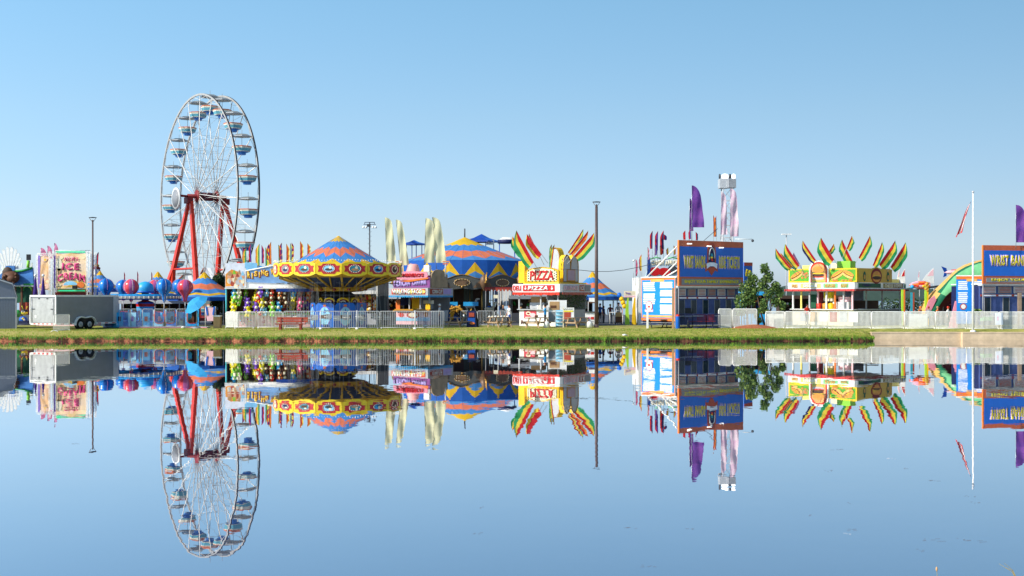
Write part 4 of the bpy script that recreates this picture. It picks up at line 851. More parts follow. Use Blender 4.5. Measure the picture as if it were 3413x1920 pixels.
# stadium light mast behind
D=135; t=thing('floodlight_mast','thin dark floodlight mast with climbing pegs above the swing canopy','floodlight',GP(1232,D)); q=lambda py:Z(py,D)-G; s=D/F
b=MB(); b.tube([(0,0,0),(0,0,q(742))],.07,'dkgray',8)
for i in range(14): sg=1 if i%2 else -1; b.tube([(0,0,q(745+i*8)),(sg*.22,0,q(748+i*8)),(sg*.05,0,q(751+i*8))],.014,'dkgray',4)
b.build('mast',t)
b=MB(); b.tube([(-.55,0,q(741)),(.55,0,q(741))],.035,'navy'); b.tube([(-.55,0,q(741)),(-.55,0,q(747))],.03,'navy'); b.tube([(.55,0,q(741)),(.55,0,q(747))],.03,'navy'); b.box(-.3,.1,-.1,.1,q(756),q(747),'dkgray'); b.tube([(-.7,0,q(748)),(.7,0,q(748))],.03,'navy'); b.build('frame',t)
for x in (-.68,-.38,.38,.68):
    b=MB(); b.lathe([(.02,.22),(.08,.2),(.16,0),(.13,-.02),(.02,-.02)],None,10,(x,-.1,q(760)),mf=lambda i,j:'white' if i<2 else 'dkgray'); b.build('lamp_head',t)
# tree behind game trailer
# ================================================================ trees
def tree(px,D,ytop,ybot,wpx,label,ytrunk=None,dens=2600,seed=1,multi=False,group=None,cols=None,blobs=None,zg=G,name='tree',lean=0):
    rr=random.Random(seed); s=D/F; t=thing(name,label,'tree',GP(px,D,zg),0,group); zt=Z(ytop,D)-zg; zb=Z(ybot,D)-zg; rx=wpx*s/2
    cols=cols or (mat('leafa','6A8546',.7,0,.3,3,trans=.25),mat('leafb','42602E',.75,0,.3,3,trans=.2),mat('leafc','90A650',.7,0,.3,3,trans=.3))
    bl=blobs or [(rr.uniform(-.6,.6),rr.uniform(-.5,.5),rr.uniform(.2,.9),rr.uniform(.28,.45)) for _ in range(9)]
    b=MB(); tr=[(0,0,0),(lean*.3+rr.uniform(-.05,.05),0,zb*.6),(lean+rr.uniform(-.1,.1),0,zb+(zt-zb)*.4)]
    b.tube(tr,.11,'bark',7,.05)
    if multi:
        b.tube([(-.1,0,0),(-.45,.1,zb*.9),(-rx*.6,0,zb+(zt-zb)*.3)],.08,'bark',6,.03); b.tube([(.15,0,0),(.3,.1,zb*.8),(rx*.3,0,zb+(zt-zb)*.6)],.07,'bark',6,.03)
    for bx,by,bz,br in bl: b.tube([tr[1],(bx*rx*.6,by*rx*.5,zb+(zt-zb)*(bz-.15)),(bx*rx,by*rx,zb+(zt-zb)*bz)],.035,'bark',5,.012)
    b.build('trunk',t)
    b=MB(); vs=[];fs=[];ms=[]
    H=zt-zb
    for i in range(dens):
        bx,by,bz,br=rr.choice(bl); 
        while True:
            p=Vector((rr.uniform(-1,1),rr.uniform(-1,1),rr.uniform(-1,1)))
            if .25<p.length<1: break
        p=p*(br*(.75+.35*noise.noise(p*2.2+Vector((bx*9,by*5,bz*7)))))
        x=(bx*rx+p.x*rx*1.1); y=by*rx+p.y*rx*1.1; z=zb+H*bz+p.z*max(rx,H*.5)*.95
        if z<zb-.25: continue
        q=Vector((x,y,z)); sz=rr.uniform(.06,.13); u=Vector((rr.gauss(0,1),rr.gauss(0,1),rr.gauss(0,.6))).normalized(); v=u.cross(Vector((rr.gauss(0,1),rr.gauss(0,1),rr.gauss(0,1)))).normalized()
        k=len(vs); vs+=[q-u*sz,q+v*sz*.55,q+u*sz,q-v*sz*.55]; fs.append((k,k+1,k+2,k+3)); ms.append(cols[1] if rr.random()<.4 else (cols[0] if rr.random()<.7 else cols[2]))
    b.add(vs,fs,ms); b.build('crown',t); return t
mat('bark','5A4636',.9,0,.3,6)
dk=(mat('ldk1','3E5630',.8,0,.3,3,trans=.15),mat('ldk2','2A3E22',.8,0,.3,3,trans=.1),mat('ldk3','5A7238',.8,0,.3,3,trans=.2))
tree(731,101,925,1088,86,'dark green bushy tree between zigzag tent and game trailer',dens=7000,seed=3,cols=dk,blobs=[(a_,b_,z_,.36) for a_,b_,z_ in ((-.25,0,.93),(.3,.1,.9),(0,-.2,.97),(-.45,0,.75),(.45,0,.72),(0,-.3,.7),(-.4,0,.5),(.4,-.1,.5),(0,0,.5),(-.4,-.1,.28),(.4,0,.3),(0,-.2,.1),(-.3,0,.08),(.4,0,.08))],zg=G)
# ================================================================ cantina
D=99.; s=D/F; t=thing('cantina_stand','pink and purple food stand with giant pink hat and blue scalloped awning','food stand',GP(1434,D),-22); c_=cos(rad(22)); s_=sin(rad(22))
q=lambda py:Z(py,D)-G
fx=lambda px:(px-1434)*s/c_     # along the front (left of corner negative)
gx=lambda px:(px-1434)*s/s_*.86     # along the right side going back (local +Y)
W=-fx(1316); DP=gx(1500)
b=MB(); b.box(-W,0,0,.1,0,1.15,'ltpink'); b.box(-.1,0,.1,DP,0,1.15,'ltgray'); b.box(-W,-W+.1,.1,DP,0,1.15,'cream'); b.box(-W,0,DP,DP+.1,0,q(962),'gray'); b.box(-W-.05,.05,-.25,.1,1.153,1.28,'gold'); b.box(-W,0,-.02,-.003,.3,.6,'ltblue'); b.build('counter',t)
b=MB(); b.disc(-W*.5,.78,.6,.28,-.03,-.004,'terracotta',14); b.disc(-W*.5,.8,.4,.18,-.05,-.031,'cream',12); b.disc(-W*.12,.85,.2,.22,-.03,-.004,'orange',10); b.disc(-W*.85,.8,.25,.2,-.03,-.004,'redor',10); b.build('food_picture',t)
for x in (-W+.1,-W*.62,-W*.3,-.12): b=MB(); b.box(x-.05,x+.05,.02,.12,1.281,q(985),'ltgray'); b.build('post',t)
b=MB(); b.box(-W-.02,-W+.35,-.02,.03,1.28,q(1000),'orange'); b.build('orange_pillar',t); b=MB(); b.box(-.42,-.0,-.03,.03,1.28,1.75,'yellow'); b.build('yellow_pillar',t)
b=MB(); b.box(-W*.6,-W*.35,.4,.6,1.3,q(990),'yellow'); b.box(-W*.95,-W*.65,.5,.55,1.6,q(990),'navy'); b.box(-W*.3,-.2,.5,1.0,1.3,1.7,'gray'); b.box(-W*.28,-.15,.5,1.0,1.72,2.0,'cream'); b.build('kitchen_equipment',t)
b=MB(); b.box(-W-.5,.15,-.75,-.7,q(985),q(960),'ltgray'); b.box(.1,.15,-.7,DP+.4,q(985),q(960),'ltgray'); b.box(-W-.5,-W-.45,-.7,DP,q(985),q(960),'ltgray'); b.box(-W-.45,.1,-.7,DP+.3,q(960)-.04,q(960)-.01,'white'); aw=b.build('awning_fascia',t)
b=MB(); b.box(-W-.03,-.08,-.77,-.753,q(981),q(963),mat('sunred','D8452C',.5,0,.1)); 
for x in (-W+.5,-W*.45,-.4): b.disc(x,q(972),.35,.16,-.785,-.772,'ltyellow',12)
b.build('sign_band',aw)
text('WALKING TACO',W*.88,.40,'white',aw,(-W*.55,-.80,q(972)),bold=.05)
text('CORN CUP',DP*.5,.34,'white',aw,(.19,DP*.25,q(972)),rz=90,bold=.04)
b=MB(); b.box(.153,.17,-.4,DP*.55,q(981),q(963),'terracotta'); b.box(.153,.17,DP*.6,DP,q(981),q(963),'lavender'); b.build('side_sign_band',aw)
b=MB(); scallop(b,-W-.5,.15,-.74,q(985),.18,'skyblue',22); b.M=T(.13,0,0,90); scallop(b,-.7,DP+.4,-.02,q(985),.18,'skyblue',18); b.build('scalloped_skirt',aw)
b=MB(); b.poly([(-W+.05,q(959)),(-W+.05,q(938)),(-W*.5,q(930)),(.0,q(921)),(.25,q(926)),(.25,q(959))],-.6,-.5,mat('cantpurple','8A4A8E',.6,0,.1)); sg=b.build('sign_board',t)
text('MEXICAN',W*.48,.5,'lavender',sg,(-W*.72,-.63,q(945)),bold=.07,ry=-2); text('CANTINA',W*.42,.5,'lavender',sg,(-W*.22,-.63,q(941)),bold=.07,ry=-2)
b=MB(); 
vs=[];fs=[];ms=[]; NN=28
for k in range(5):
    for j in range(NN):
        a=2*PI*j/NN; rr=[.55,.85,1.35,1.7,1.72][k]; z=[q(908),q(913),q(921)+.05*cos(2*a),q(921)+.18*abs(cos(a))**2,q(921)+.1*abs(cos(a))**2-.1][k]
        vs.append((-W*.52+rr*cos(a),0.35+rr*sin(a)*.42,z))
for k in range(4):
    for j in range(NN): fs.append((k*NN+j,k*NN+(j+1)%NN,(k+1)*NN+(j+1)%NN,(k+1)*NN+j)); ms.append('pink' if k<3 else 'hotpink')
b.add(vs,fs,ms,True); b.lathe([(.62,q(912)),(.52,q(895)),(.42,q(882)),(.25,q(879)),(.02,q(880))],mat('hatpink','F0A9A0',.6,0,.08),18,(-W*.55,.3,0)); b.build('giant_hat',t)
b=MB(); b.poly([(-W*.99,q(930)),(-W*.95,q(911)),(-W*.7,q(905)),(-W*.4,q(904)),(0,q(907)),(.12,q(920)),(-.1,q(928)),(-W*.5,q(933))],-.68,-.61,'pink'); b.poly([(-W*.8,q(937)),(-W*.3,q(930)),(.15,q(925)),(.15,q(930)),(-W*.5,q(940))],-.70,-.682,'orange'); nb=b.build('name_board',t)
text("SOMBRERO'S",W*.80,.30,'red',nb,(-W*.48,-.73,q(917)),bold=.05,shear=.1)
b=MB(); b.poly([(0,q(959)),(0,q(915)),(.4,q(902)),(.9,q(898)),(1.6,q(900)),(2.1,q(912)),(2.3,q(915)),(2.3,q(959))],-.05,.05,mat('olivepaint','A08B6E',.6,0,.35,1.2)); o=b.build('side_sign',t); o.rotation_euler=(0,0,rad(80)); o.location=(.27,-.4,0)
b=MB(); b.box(-.55,-.05,-.1,.3,q(905),q(884),'white'); b.box(-.7,.0,-.1,.3,q(918),q(906),'ltgray'); b.build('roof_unit',t)
for nm,px,yy in (('a',1485,865),('b',1329,866)):
    tt=thing('sign_post',['small orange road sign cluster above the olive side of the cantina','small orange road sign behind the rightmost swing shield'][nm=='b'],'sign post',P(px,915,99.5),0,'small orange signs above the cantina'); b=MB(); b.tube([(0,0,-.3),(0,0,1.15)],.06 if nm=='a' else .04,'ltgray',6); b.build('post',tt)
    b=MB(); b.box(-.32,.32,-.06,-.03,1.0,1.12,'cream'); b.box(-.25,.35,-.08,-.062,1.04,1.10,'orange'); b.box(-.22,.25,-.06,-.03,.84,.93,'orange'); b.build('sign_panel',tt)
for i,(px,yt,yb_,w_,ln) in enumerate(((1289,725,872,31,6),(1335,732,884,29,15),(1414,727,876,35,-5),(1453,724,876,36,12))):
    DD=100.5; sc_=DD/F
    tt=feather_flag(px,yt,yb_,DD,w_,['tall pale yellow feather flag, leftmost above the cantina','tall pale yellow feather flag, second, leaning right beside the leftmost','tall pale yellow feather flag, third, upright with wavy folds','tall pale yellow feather flag, widest and rightmost above the cantina'][i],'f_lemon','tall pale yellow feather flags above the cantina',ypole=905,lean=ln,m2='f_olive',taper=.14,fold=.10,pole='gunmetal')
# blue-roofed lookout towers behind
for i,(px,yp,ye,wpx,yb_,lab) in enumerate(((1380,800,812,74,880,'small blue pyramid-roofed tower behind the cantina'),(1605,780,803,118,850,'wide blue pyramid-roofed tower right of the carousel peak'))):
    D=128; s=D/F; t=thing('lookout_tower',lab,'tower',GP(px,D),20,'blue-roofed towers behind the carousel'); q=lambda py:Z(py,D)-G; r=wpx*s/2*1.1
    b=MB(); b.lathe([(.02,q(yp)),(r*.45,q(yp+ (ye-yp)*.6)),(r,q(ye)),(r,q(ye+5)),(r*.98,q(ye+5))],None,4,smooth=False,mf=lambda i_,j:'blue' if j%2 else 'dkblue'); b.build('roof',t)
    for a in range(4):
        b=MB(); b.tube([(r*.66*cos(a*PI/2),r*.66*sin(a*PI/2),0),(r*.66*cos(a*PI/2),r*.66*sin(a*PI/2),q(ye+3))],.05,'signblue',5); b.build('post',t)
    b=MB(); b.lathe([(r*.66,q(yb_-8)),(r*.7,q(yb_-8)),(r*.7,q(yb_-5)),(r*.66,q(yb_-5))],'signblue',4,smooth=False); b.lathe([(.01,q(yb_+10)),(r*.8,q(yb_+10)),(r*.8,q(yb_+15)),(.01,q(yb_+15))],'dkblue',4,smooth=False)
    if i: b.box(.2,1.0,-1.2,-1.0,q(ye+14),q(ye-2),'white')
    b.build('platform',t)
D=126; t=thing('white_canopy','white and dark blue capped canopy behind the pizza flags','canopy',GP(1690,D)); q=lambda py:Z(py,D)-G
b=MB(); b.lathe([(.05,q(791)),(.5,q(792)),(.85,q(799))],'white',10); b.lathe([(.85,q(799)),(1.0,q(800)),(1.0,q(812)),(.2,q(812))],'navy',10); b.build('roof',t)
for x in (-.8,.8): b=MB(); b.tube([(x,0,0),(x,0,q(812))],.05,'signblue'); b.build('post',t)
# ================================================================ carousel
D=110.; s=D/F; t=thing('carousel','carousel under a blue tent with orange zigzag and yellow triangles','carousel',GP(1549,D)); q=lambda py:Z(py,D)-G; n=16
def pr2(u):
    if u<=1: return (5.6*u,q(790)+(q(872)-q(790))*u**.93)
    return (5.6+.25*(u-1),q(872)+(q(930)-q(872))*(u-1))
b=MB(); L=[(.01,.01,'c_yellow'),(.36,.30,'c_blue'),(.62,.56,'c_orange'),(.80,.93,mat('c_mid','4F8FCC',.75,0,.14,1.6,trans=.25)),(1.0,1.0,'c_dkblue'),(1.12,1.99,'c_yellow'),(1.62,1.995,'c_blue'),(2.,2.,'c_blue')]
zig_tent(b,rgz(L,0,pr2,n),n,a0=-PI/2+rad(11.25)); b.build('canopy',t)
b=MB()
for j in range(2*n):
    a=-PI/2+rad(11.25)+PI*j/n; b.tube([(pr2(u)[0]*cos(a),pr2(u)[0]*sin(a),pr2(u)[1]+.01) for u in (.36,.6,1.)],.010,'c_blue',4)
b.build('seam',t)
b=MB(); b.tube([(0,0,q(792)),(0,0,q(762))],.06,'dkgray',6); b.build('mast',t)
rb=mat('roundbrown','6E543C',.5,.1,.3,5); rt=mat('roundteal','4B4C48',.5,0,.2); rg=mat('roundgold','A9803A',.35,.5,.2)
for j in range(10):
    a=-PI/2+2*PI*j/10; w_=5.85*math.tan(PI/10); z1=q(926);z0=q(962)
    b=MB(); M_=T(5.85*cos(a),5.85*sin(a),0,math.degrees(a)+90); b.M=M_
    b.poly([(-w_,z0),(-w_,z1-.25),(-w_*.6,z1-.1),(-w_*.3,z1+.12),(0,z1+.2),(w_*.3,z1+.12),(w_*.6,z1-.1),(w_,z1-.25),(w_,z0),(w_*.5,z0-.12),(0,z0-.02),(-w_*.5,z0-.12)],-.05,.05,rt); p_=b.build('rounding_board',t)
    b=MB(); b.M=M_; zc=(z0+z1)/2
    b.poly([(-w_,z0+.05),(-w_,z1-.35),(-w_*.75,z1-.4),(-w_*.5,z0+.05)],-.07,-.051,rb); b.poly([(w_,z0+.05),(w_*.5,z0+.05),(w_*.75,z1-.4),(w_,z1-.35)],-.07,-.051,rb); b.build('brown_panel',p_)
    b=MB(); b.M=M_; 
    b.tube([(w_*.36*cos(x),-.08,zc+.3*sin(x)) for x in [2*PI*k/20 for k in range(21)]],.05,rg,6); b.disc(0,zc,w_*.34,.27,-.075,-.052,rb,18)
    b.tube([(-w_,-.08,z1-.25),(-w_*.6,-.08,z1-.1),(-w_*.3,-.08,z1+.12),(0,-.08,z1+.2),(w_*.3,-.08,z1+.12),(w_*.6,-.08,z1-.1),(w_,-.08,z1-.25)],.035,rg,5); b.ball((0,-.08,z0+.1),.1,rg,8)
    for k in range(16): an=2*PI*k/16; b.ball((w_*.36*cos(an),-.13,zc+.3*sin(an)),.03,'bulb',5)
    b.build('oval_moulding',p_)
    a3=a+PI/10; r3=6.25; b=MB(); b.M=T(r3*cos(a3),r3*sin(a3),0,math.degrees(a3)+90)
    b.lathe([(.05,z0-.25),(.25,z0+.05),(.42,zc),(.36,z1-.1),(.12,z1+.15),(.02,z1+.25)],rb,10); b.tube([(0,-.35,zc-.1),(.05,-.4,zc+.2),(.12,-.2,z1+.1),(.2,-.15,z1+.38)],.07,rg,6); b.ball((0,-.42,zc),.12,rg,8); b.build('carved_head',t)
b=MB(); b.lathe([(5.8,q(962)),(3,q(957)),(.01,q(955))],'dkbrown',24); b.build('ceiling',t)
b=MB(); b.lathe([(6.0,0),(6.0,.35),(.01,.36)],'dkbrown',32,smooth=False); b.build('platform',t)
b=MB(); b.lathe([(2.2,.3),(2.2,q(957))],None,16,smooth=False,mf=lambda i,j:'dkbrown' if j%2 else mat('carpanel','2B3A2E',.3,.2)); b.build('centre_drum',t)
mats_h=['white','cream','dkbrown','ltgray','tan','brown','black']
for j in range(18):
    a=2*PI*j/18; r0=4.6 if j%2 else 3.4; x,y=r0*cos(a),r0*sin(a); zh=1.25+.25*sin(j*1.9); b=MB(); b.M=T(x,y,zh,math.degrees(a)+0); m_=mats_h[j%7]
    b.ball((0,0,0),.26,m_,10,.85,.85,2.0); b.tube([(0,.38,.08),(0,.55,.4),(0,.6,.6)],.14,m_,8,.09); b.ball((0,.72,.6),.11,m_,8,.8,.8,1.7)
    for ys in (-.35,.35):
        for xs in (-.1,.1): b.tube([(xs,ys,-.1),(xs,ys+.15,-.4),(xs,ys+.0,-.62)],.07,m_,6,.035)
    b.tube([(0,-.5,.05),(0,-.65,-.1),(0,-.68,-.4)],.07,'dkbrown',6,.03); b.ball((0,.0,.2),.16,'redor' if j%3 else 'blue',8,.6,1,1.4); o=b.build('horse',t)
    b=MB(); b.tube([(x,y,.35),(x,y,q(957))],.03,rg,6); b.build('brass_pole',t)
b=MB()
for j in range(10):
    a=-PI/2+PI/10+2*PI*j/10; b.tube([(5.5*cos(a),5.5*sin(a),0),(5.5*cos(a),5.5*sin(a),q(960))],.07,rg,6)
b.build('outer_column',t)
b=MB(); b.box(-1.7,-.4,-5.6,-5.56,1.5,1.85,'skyblue'); b.box(.1,1.4,-5.6,-5.56,1.5,1.85,'skyblue'); b.build('banner',t)
# red scalloped awning, white banner wall and bits between carousel and pizza
t=thing('striped_wall','white banner panels behind the carousel, left of the pizza stand','banner',GP(1655,118)); q=lambda py:Z(py,118)-G; s=118/F
b=MB()
for i in range(6): b.box(i*11*s,(i+.85)*11*s,0,.05,q(1020),q(966-(i%2)*2),'white')
b.build('panel',t); b=MB(); b.box(-6*s,-1*s,-.1,-.05,q(1010),q(968),'navy'); b.tube([(0,0,0),(0,0,q(965))],.04,'gray'); b.tube([(62*s,0,0),(62*s,0,q(965))],.04,'gray'); b.build('post',t)
t=thing('red_awning','red scalloped awning under the carousel rounding boards','awning',GP(1615,103)); s=103/F; q=lambda py:Z(py,103)-G
b=MB(); b.box(0,95*s,-.3,.6,q(962),q(957),'dkred'); scallop(b,0,95*s,-.33,q(962),.25,'terracotta',8); b.build('canopy',t)
for x in (.1,95*s-.1): b=MB(); b.tube([(x,.3,0),(x,.3,q(960))],.04,'gray'); b.build('post',t)
D=94.5; t=thing('entrance_frame','white ride entrance frame with a square sign on top before the carousel','gate',GP(1645,D)); s=D/F; q=lambda py:Z(py,D)-G
b=MB(); b.tube([(0,0,0),(0,0,q(994)),(15*s,0,q(994)),(15*s,0,0)],.03,'white',5); b.build('frame',t); b=MB(); b.box(0,15*s,-.03,.03,q(994),q(983),'cream'); b.build('sign',t)
t=thing('gold_statue','gold carved swan and lion heads on a navy sleigh before the carousel','statue',GP(1520,96)); s=96/F
b=MB(); b.tube([(-.35,0,.5),(-.3,0,1.2),(.05,0,1.5),(.4,0,1.3),(.75,0,.9)],.17,'gold',8,.1)
for i in range(16): b.ball((-.2+R.uniform(-.25,.5),-.1+R.uniform(-.1,.1),1.3+R.uniform(-.35,.3)),.1,'gold',6)
b.tube([(1.1,0,.2),(1.0,0,.9),(1.25,0,1.35)],.09,'gold',6,.05); b.build('carving',t); b=MB(); b.poly([(-.7,.2),(-.6,1.3),(-.2,1.1),(.2,.7),(.5,.3)],.1,.5,'navy'); b.poly([(-.6,.6),(-.5,.9),(.1,.7),(.3,.55)],.05,.095,'signblue'); b.build('sleigh_side',t)
t=thing('a_frame_sign','dark A-frame signboard with orange bursts among the picnic tables','sign',GP(1572,91.6)); b=MB(); b.poly([(-.38,0),(-.30,1.25),(.30,1.25),(.38,0)],-.2,-.15,'navy'); b.box(-.2,.2,-.24,-.205,.8,1.1,'terracotta'); b.box(-.28,.26,-.225,-.205,.3,.7,'signblue'); b.disc(.05,.3,.2,.1,-.25,-.23,'orange',8); b.build('front_panel',t); b=MB(); b.poly([(-.38,0),(-.30,1.25),(.36,1.25),(.55,0)],.2,.25,'black'); b.build('rear_panel',t)
for i in range(3): barrier(57*92.4/F-.03,1.2,'ltgray',['pale picket barrier behind the A-frame sign','pale picket barrier behind the napkin-strewn picnic table','pale picket barrier by the person in white'][i],'picket barriers before the carousel',GP(1535+i*57,94.2),0,.11,.02,True,'picket_fence',.1,.017)
# ================================================================ pizza stand
D=93.; s=D/F; YW=30; t=thing('pizza_stand','white and red pizza stand with yellow arched signs and green flags','food stand',GP(1868,D),-YW); c_=cos(rad(YW)); s_=sin(rad(YW)); q=lambda py:Z(py,D)-G
W=163*s/c_; DP=114*s/s_*1.075
ip=.45
b=MB(); b.box(-W+ip,-ip,ip,ip+.08,0,1.28,'white'); b.box(-ip-.08,-ip,ip+.085,DP-ip,0,1.28,'ltgray'); b.box(-W+ip,-W+ip+.08,ip+.085,DP-ip,0,1.28,'white'); b.box(-W+ip,-ip,DP-ip-.1,DP-ip,0,q(965),mat('graywall','8C8A86',.6,0,.2,1)); b.box(-W+ip-.1,-ip+.1,ip-.2,ip+.3,1.283,1.34,'ltgray'); b.build('counter',t)
b=MB(); b.box(-W+.9,-W+2.0,ip-.04,ip-.005,.62,1.22,mat('pizzapic','C2414E',.6,0,.15,3)); b.disc(-W+1.3,1.0,.22,.15,ip-.055,ip-.042,'cream',12); b.disc(-W+1.7,.88,.25,.16,ip-.06,ip-.042,'ltpink',12); b.disc(-W+1.3,1.0,.12,.07,ip-.075,ip-.06,'dkred',10); b.box(-W+1.0,-W+1.9,ip-.05,ip-.042,.66,.72,'white'); b.build('pizza_picture',t)
text('R',.25,.3,'maroon',t,(-W+.75,ip-.03,.3),bold=.03); text('e',.2,.2,'maroon',t,(-W+1.02,ip-.03,.25),bold=.03)
for x,y in ((-W+ip,ip),(-ip,ip),(-ip,DP-ip),(-W+ip,DP-ip),(-W*.45,ip)): b=MB(); b.box(x-.05,x+.05,y-.05,y+.05,1.341,q(958),'ltgray'); b.build('post',t)
b=MB(); b.box(-W+1.1,-W+2.4,1.0,1.6,1.35,1.85,'ltgray'); b.box(-W+1.2,-W+2.2,1.0,1.7,1.87,2.3,'tan'); b.box(-W+2.7,-W+2.8,1,1.1,1.3,2.7,'gray'); b.box(-1.4,-.6,1.5,2.2,1.3,2.2,'dkgray')
for i in range(9): b.lathe([(.07,1.35),(.08,1.6),(.02,1.66)],['white','cream','ltgray'][i%3],8,(-W+2.1+i*.17,ip+.1,0))
b.build('kitchen_equipment',t)
vine=MB()
for i in range(900):
    x=-ip+R.uniform(-.05,.3); y=R.uniform(.6,DP-.4); z=R.uniform(1.4,q(962)); u=Vector((R.gauss(0,.3),R.gauss(0,1),R.gauss(0,1))).normalized(); v=u.cross(Vector((1,.3,.2))).normalized(); p=Vector((x,y,z)); sz=.09
    if fbm(y*1.2,z*1.3)<-.12: continue
    vine.add([p-u*sz,p+v*sz*.6,p+u*sz,p-v*sz*.6],[(0,1,2,3)],R.choice(dk+('green','dkgreen') if i%9==0 else dk))
vine.build('garland',t)
b=MB(); z0,z1=q(974),q(946)
rd_=[(-W,.35),(-W+.1,.1),(-W+.35,0),(-.35,0),(-.1,.1),(0,.35),(0,DP-.3),(-.3,DP),(-W+.3,DP),(-W,DP-.3)]
nn=len(rd_); vs=[(x,y,z0) for x,y in rd_]+[(x,y,z1) for x,y in rd_]; fs=[(i,(i+1)%nn,nn+(i+1)%nn,nn+i) for i in range(nn)]+[tuple(range(nn,2*nn))]
b.add(vs,fs,'white'); fa=b.build('fascia',t)
b=MB(); b.box(-W+.75+.3,-.5,-.03,-.004,z0+.08,z1-.09,'red'); b.box(-W+.1,-W+.95,-.03,-.006,z0+.08,z1-.06,'ltpink'); b.box(.004,.03,.45,DP*.55,z0+.08,z1-.07,'ltgray'); b.box(.004,.03,DP*.57,DP*.72,z0+.08,z1-.07,'signred'); b.box(.004,.03,DP*.74,DP-.5,z0+.08,z1-.07,'gray'); b.build('sign_band',fa)
text('PIZZA',W*.42,.34,'white',fa,(-W*.45,-.05,(z0+z1)/2),bold=.045,shear=.15,sp=1.1); text('DRINKS',DP*.42,.36,'ltpink',fa,(.05,DP*.3,(z0+z1)/2),rz=90,bold=.04); text('ICE',DP*.12,.3,'white',fa,(.05,DP*.645,(z0+z1)/2),rz=90,bold=.03)
text('DELI',.7,.36,'redor',fa,(-W+.52,-.05,(z0+z1)/2),bold=.03)
for k in (-W+1.3,-.72):
    b=MB(); b.ball((k,-.05,(z0+z1)/2-.05),.1,'white',8,1,1,.3); b.ball((k,-.05,(z0+z1)/2+.12),.05,'white',6,1,1,.4); b.build('mushroom_emblem',fa)
b=MB(); scallop(b,-W+.1,-.1,-.02,z0,.16,'redor',1) if False else None
for i in range(14): b.box(-W+.1+i*(W-.2)/14,-W+.1+(i+1)*(W-.2)/14,-.04+.03*(i%2),-.0+.03*(i%2),z0-.2-.02*(i%3),z0-.004,'redor')
b.build('red_valance',t); b=MB()
for i in range(16): b.box(.045,.075+.02*(i%2),.2+i*(DP-.4)/16,.2+(i+1)*(DP-.4)/16,z0-.18-.02*(i%3),z0-.004,'signred')
b.build('red_valance',t)
b=MB(); b.box(-W+.9,-.3,.3,DP-.6,z1+.003,z1+.12,'yellow'); b.build('roof_base',t)
xl,xr_=-W*.76,-W*.08
zb1=q(940); arc=[(xl,zb1),(xl,q(902)),(xl+.2,q(898)),(xl+.5,q(893)),((xl+xr_)/2,q(888)),(xr_-.5,q(893)),(xr_-.2,q(898)),(xr_,q(902)),(xr_,zb1)]
b=MB(); b.poly(arc,.4,.6,'yellow'); sg=b.build('sign_box',t)
b=MB(); cxs=(xl+xr_)/2; czs=(zb1+q(890))/2; sc2=[(cxs+(x-cxs)*.88,czs+(z-czs)*.82) for x,z in arc]; b.poly(sc2,.37,.396,'cream'); b.build('sign_face',sg)
b=MB(); k=0
for i in range(16):
    for j in range(9):
        x=xl+.28+i*(xr_-xl-.5)/15; z=q(937)+j*(q(899)-q(937))/9+.03
        if (i+j)%2==0 and (j>6 or i<1 or i>13 or j<2): b.box(x-.05,x+.05,.362,.369,z-.05,z+.05,'dkgreen')
b.build('checker',sg)
text('PIZZA',(xr_-xl)*.72,.72,'red',sg,(cxs,.34,czs-.05),bold=.03,shear=.08)
b=MB()
for (xa,za),(xb,zb2) in zip(arc,arc[1:]+arc[:1]):
    nn_=max(1,int(math.hypot(xb-xa,zb2-za)/.14))
    for i in range(nn_): b.ball((xa+(xb-xa)*i/nn_*1.0+(cxs-xa)*.05,.38,za+(zb2-za)*i/nn_+(czs-za)*.05),.035,'gold',5)
b.build('bulb_row',sg)
def tomb(M_,lab,twin=False):
    b=MB(); b.M=M_
    for cx_ in ((-.5,.5) if twin else (0,)):
        b.poly([(cx_-.5,0),(cx_-.5,1.2)]+[(cx_-.5*cos(PI*i/10),1.2+.85*sin(PI*i/10)) for i in range(1,10)]+[(cx_+.5,1.2),(cx_+.5,0)],0,.55,mat('bronzegold','8A6A30',.5),'yellow')
    o=b.build('arched_board',t)
    b=MB(); b.M=M_
    for cx_ in ((-.5,.5) if twin else (0,)):
        b.poly([(cx_-.42,.1),(cx_-.42,1.2)]+[(cx_-.42*cos(PI*i/10),1.2+.74*sin(PI*i/10)) for i in range(1,10)]+[(cx_+.42,1.2),(cx_+.42,.1)],-.02,-.003,'ltgray')
        b.tube([(cx_-.5,-.03,0),(cx_-.5,-.03,1.2)]+[(cx_-.5*cos(PI*i/10),-.03,1.2+.85*sin(PI*i/10)) for i in range(1,10)]+[(cx_+.5,-.03,1.2),(cx_+.5,-.03,0)],.03,'gold',5)
    if twin: b.box(-.55,.55,-.06,-.03,.1,1.0,'gold'); b.box(-.47,.47,-.08,-.062,.18,.92,mat('mauve','B49AA5',.6,0))
    b.build('face_panel',o)
tomb(T(-.3,2.3,z1+.1,68)@Matrix.Diagonal((.8,1,1.08,1)),'',True)
b=MB(); b.box(-W+.35,-W+.9,.5,1.1,z1+.1,q(868),'yellow'); b.build('yellow_block',t)
tomb(T(-W+1.7,DP-1.5,q(905),-15),'')
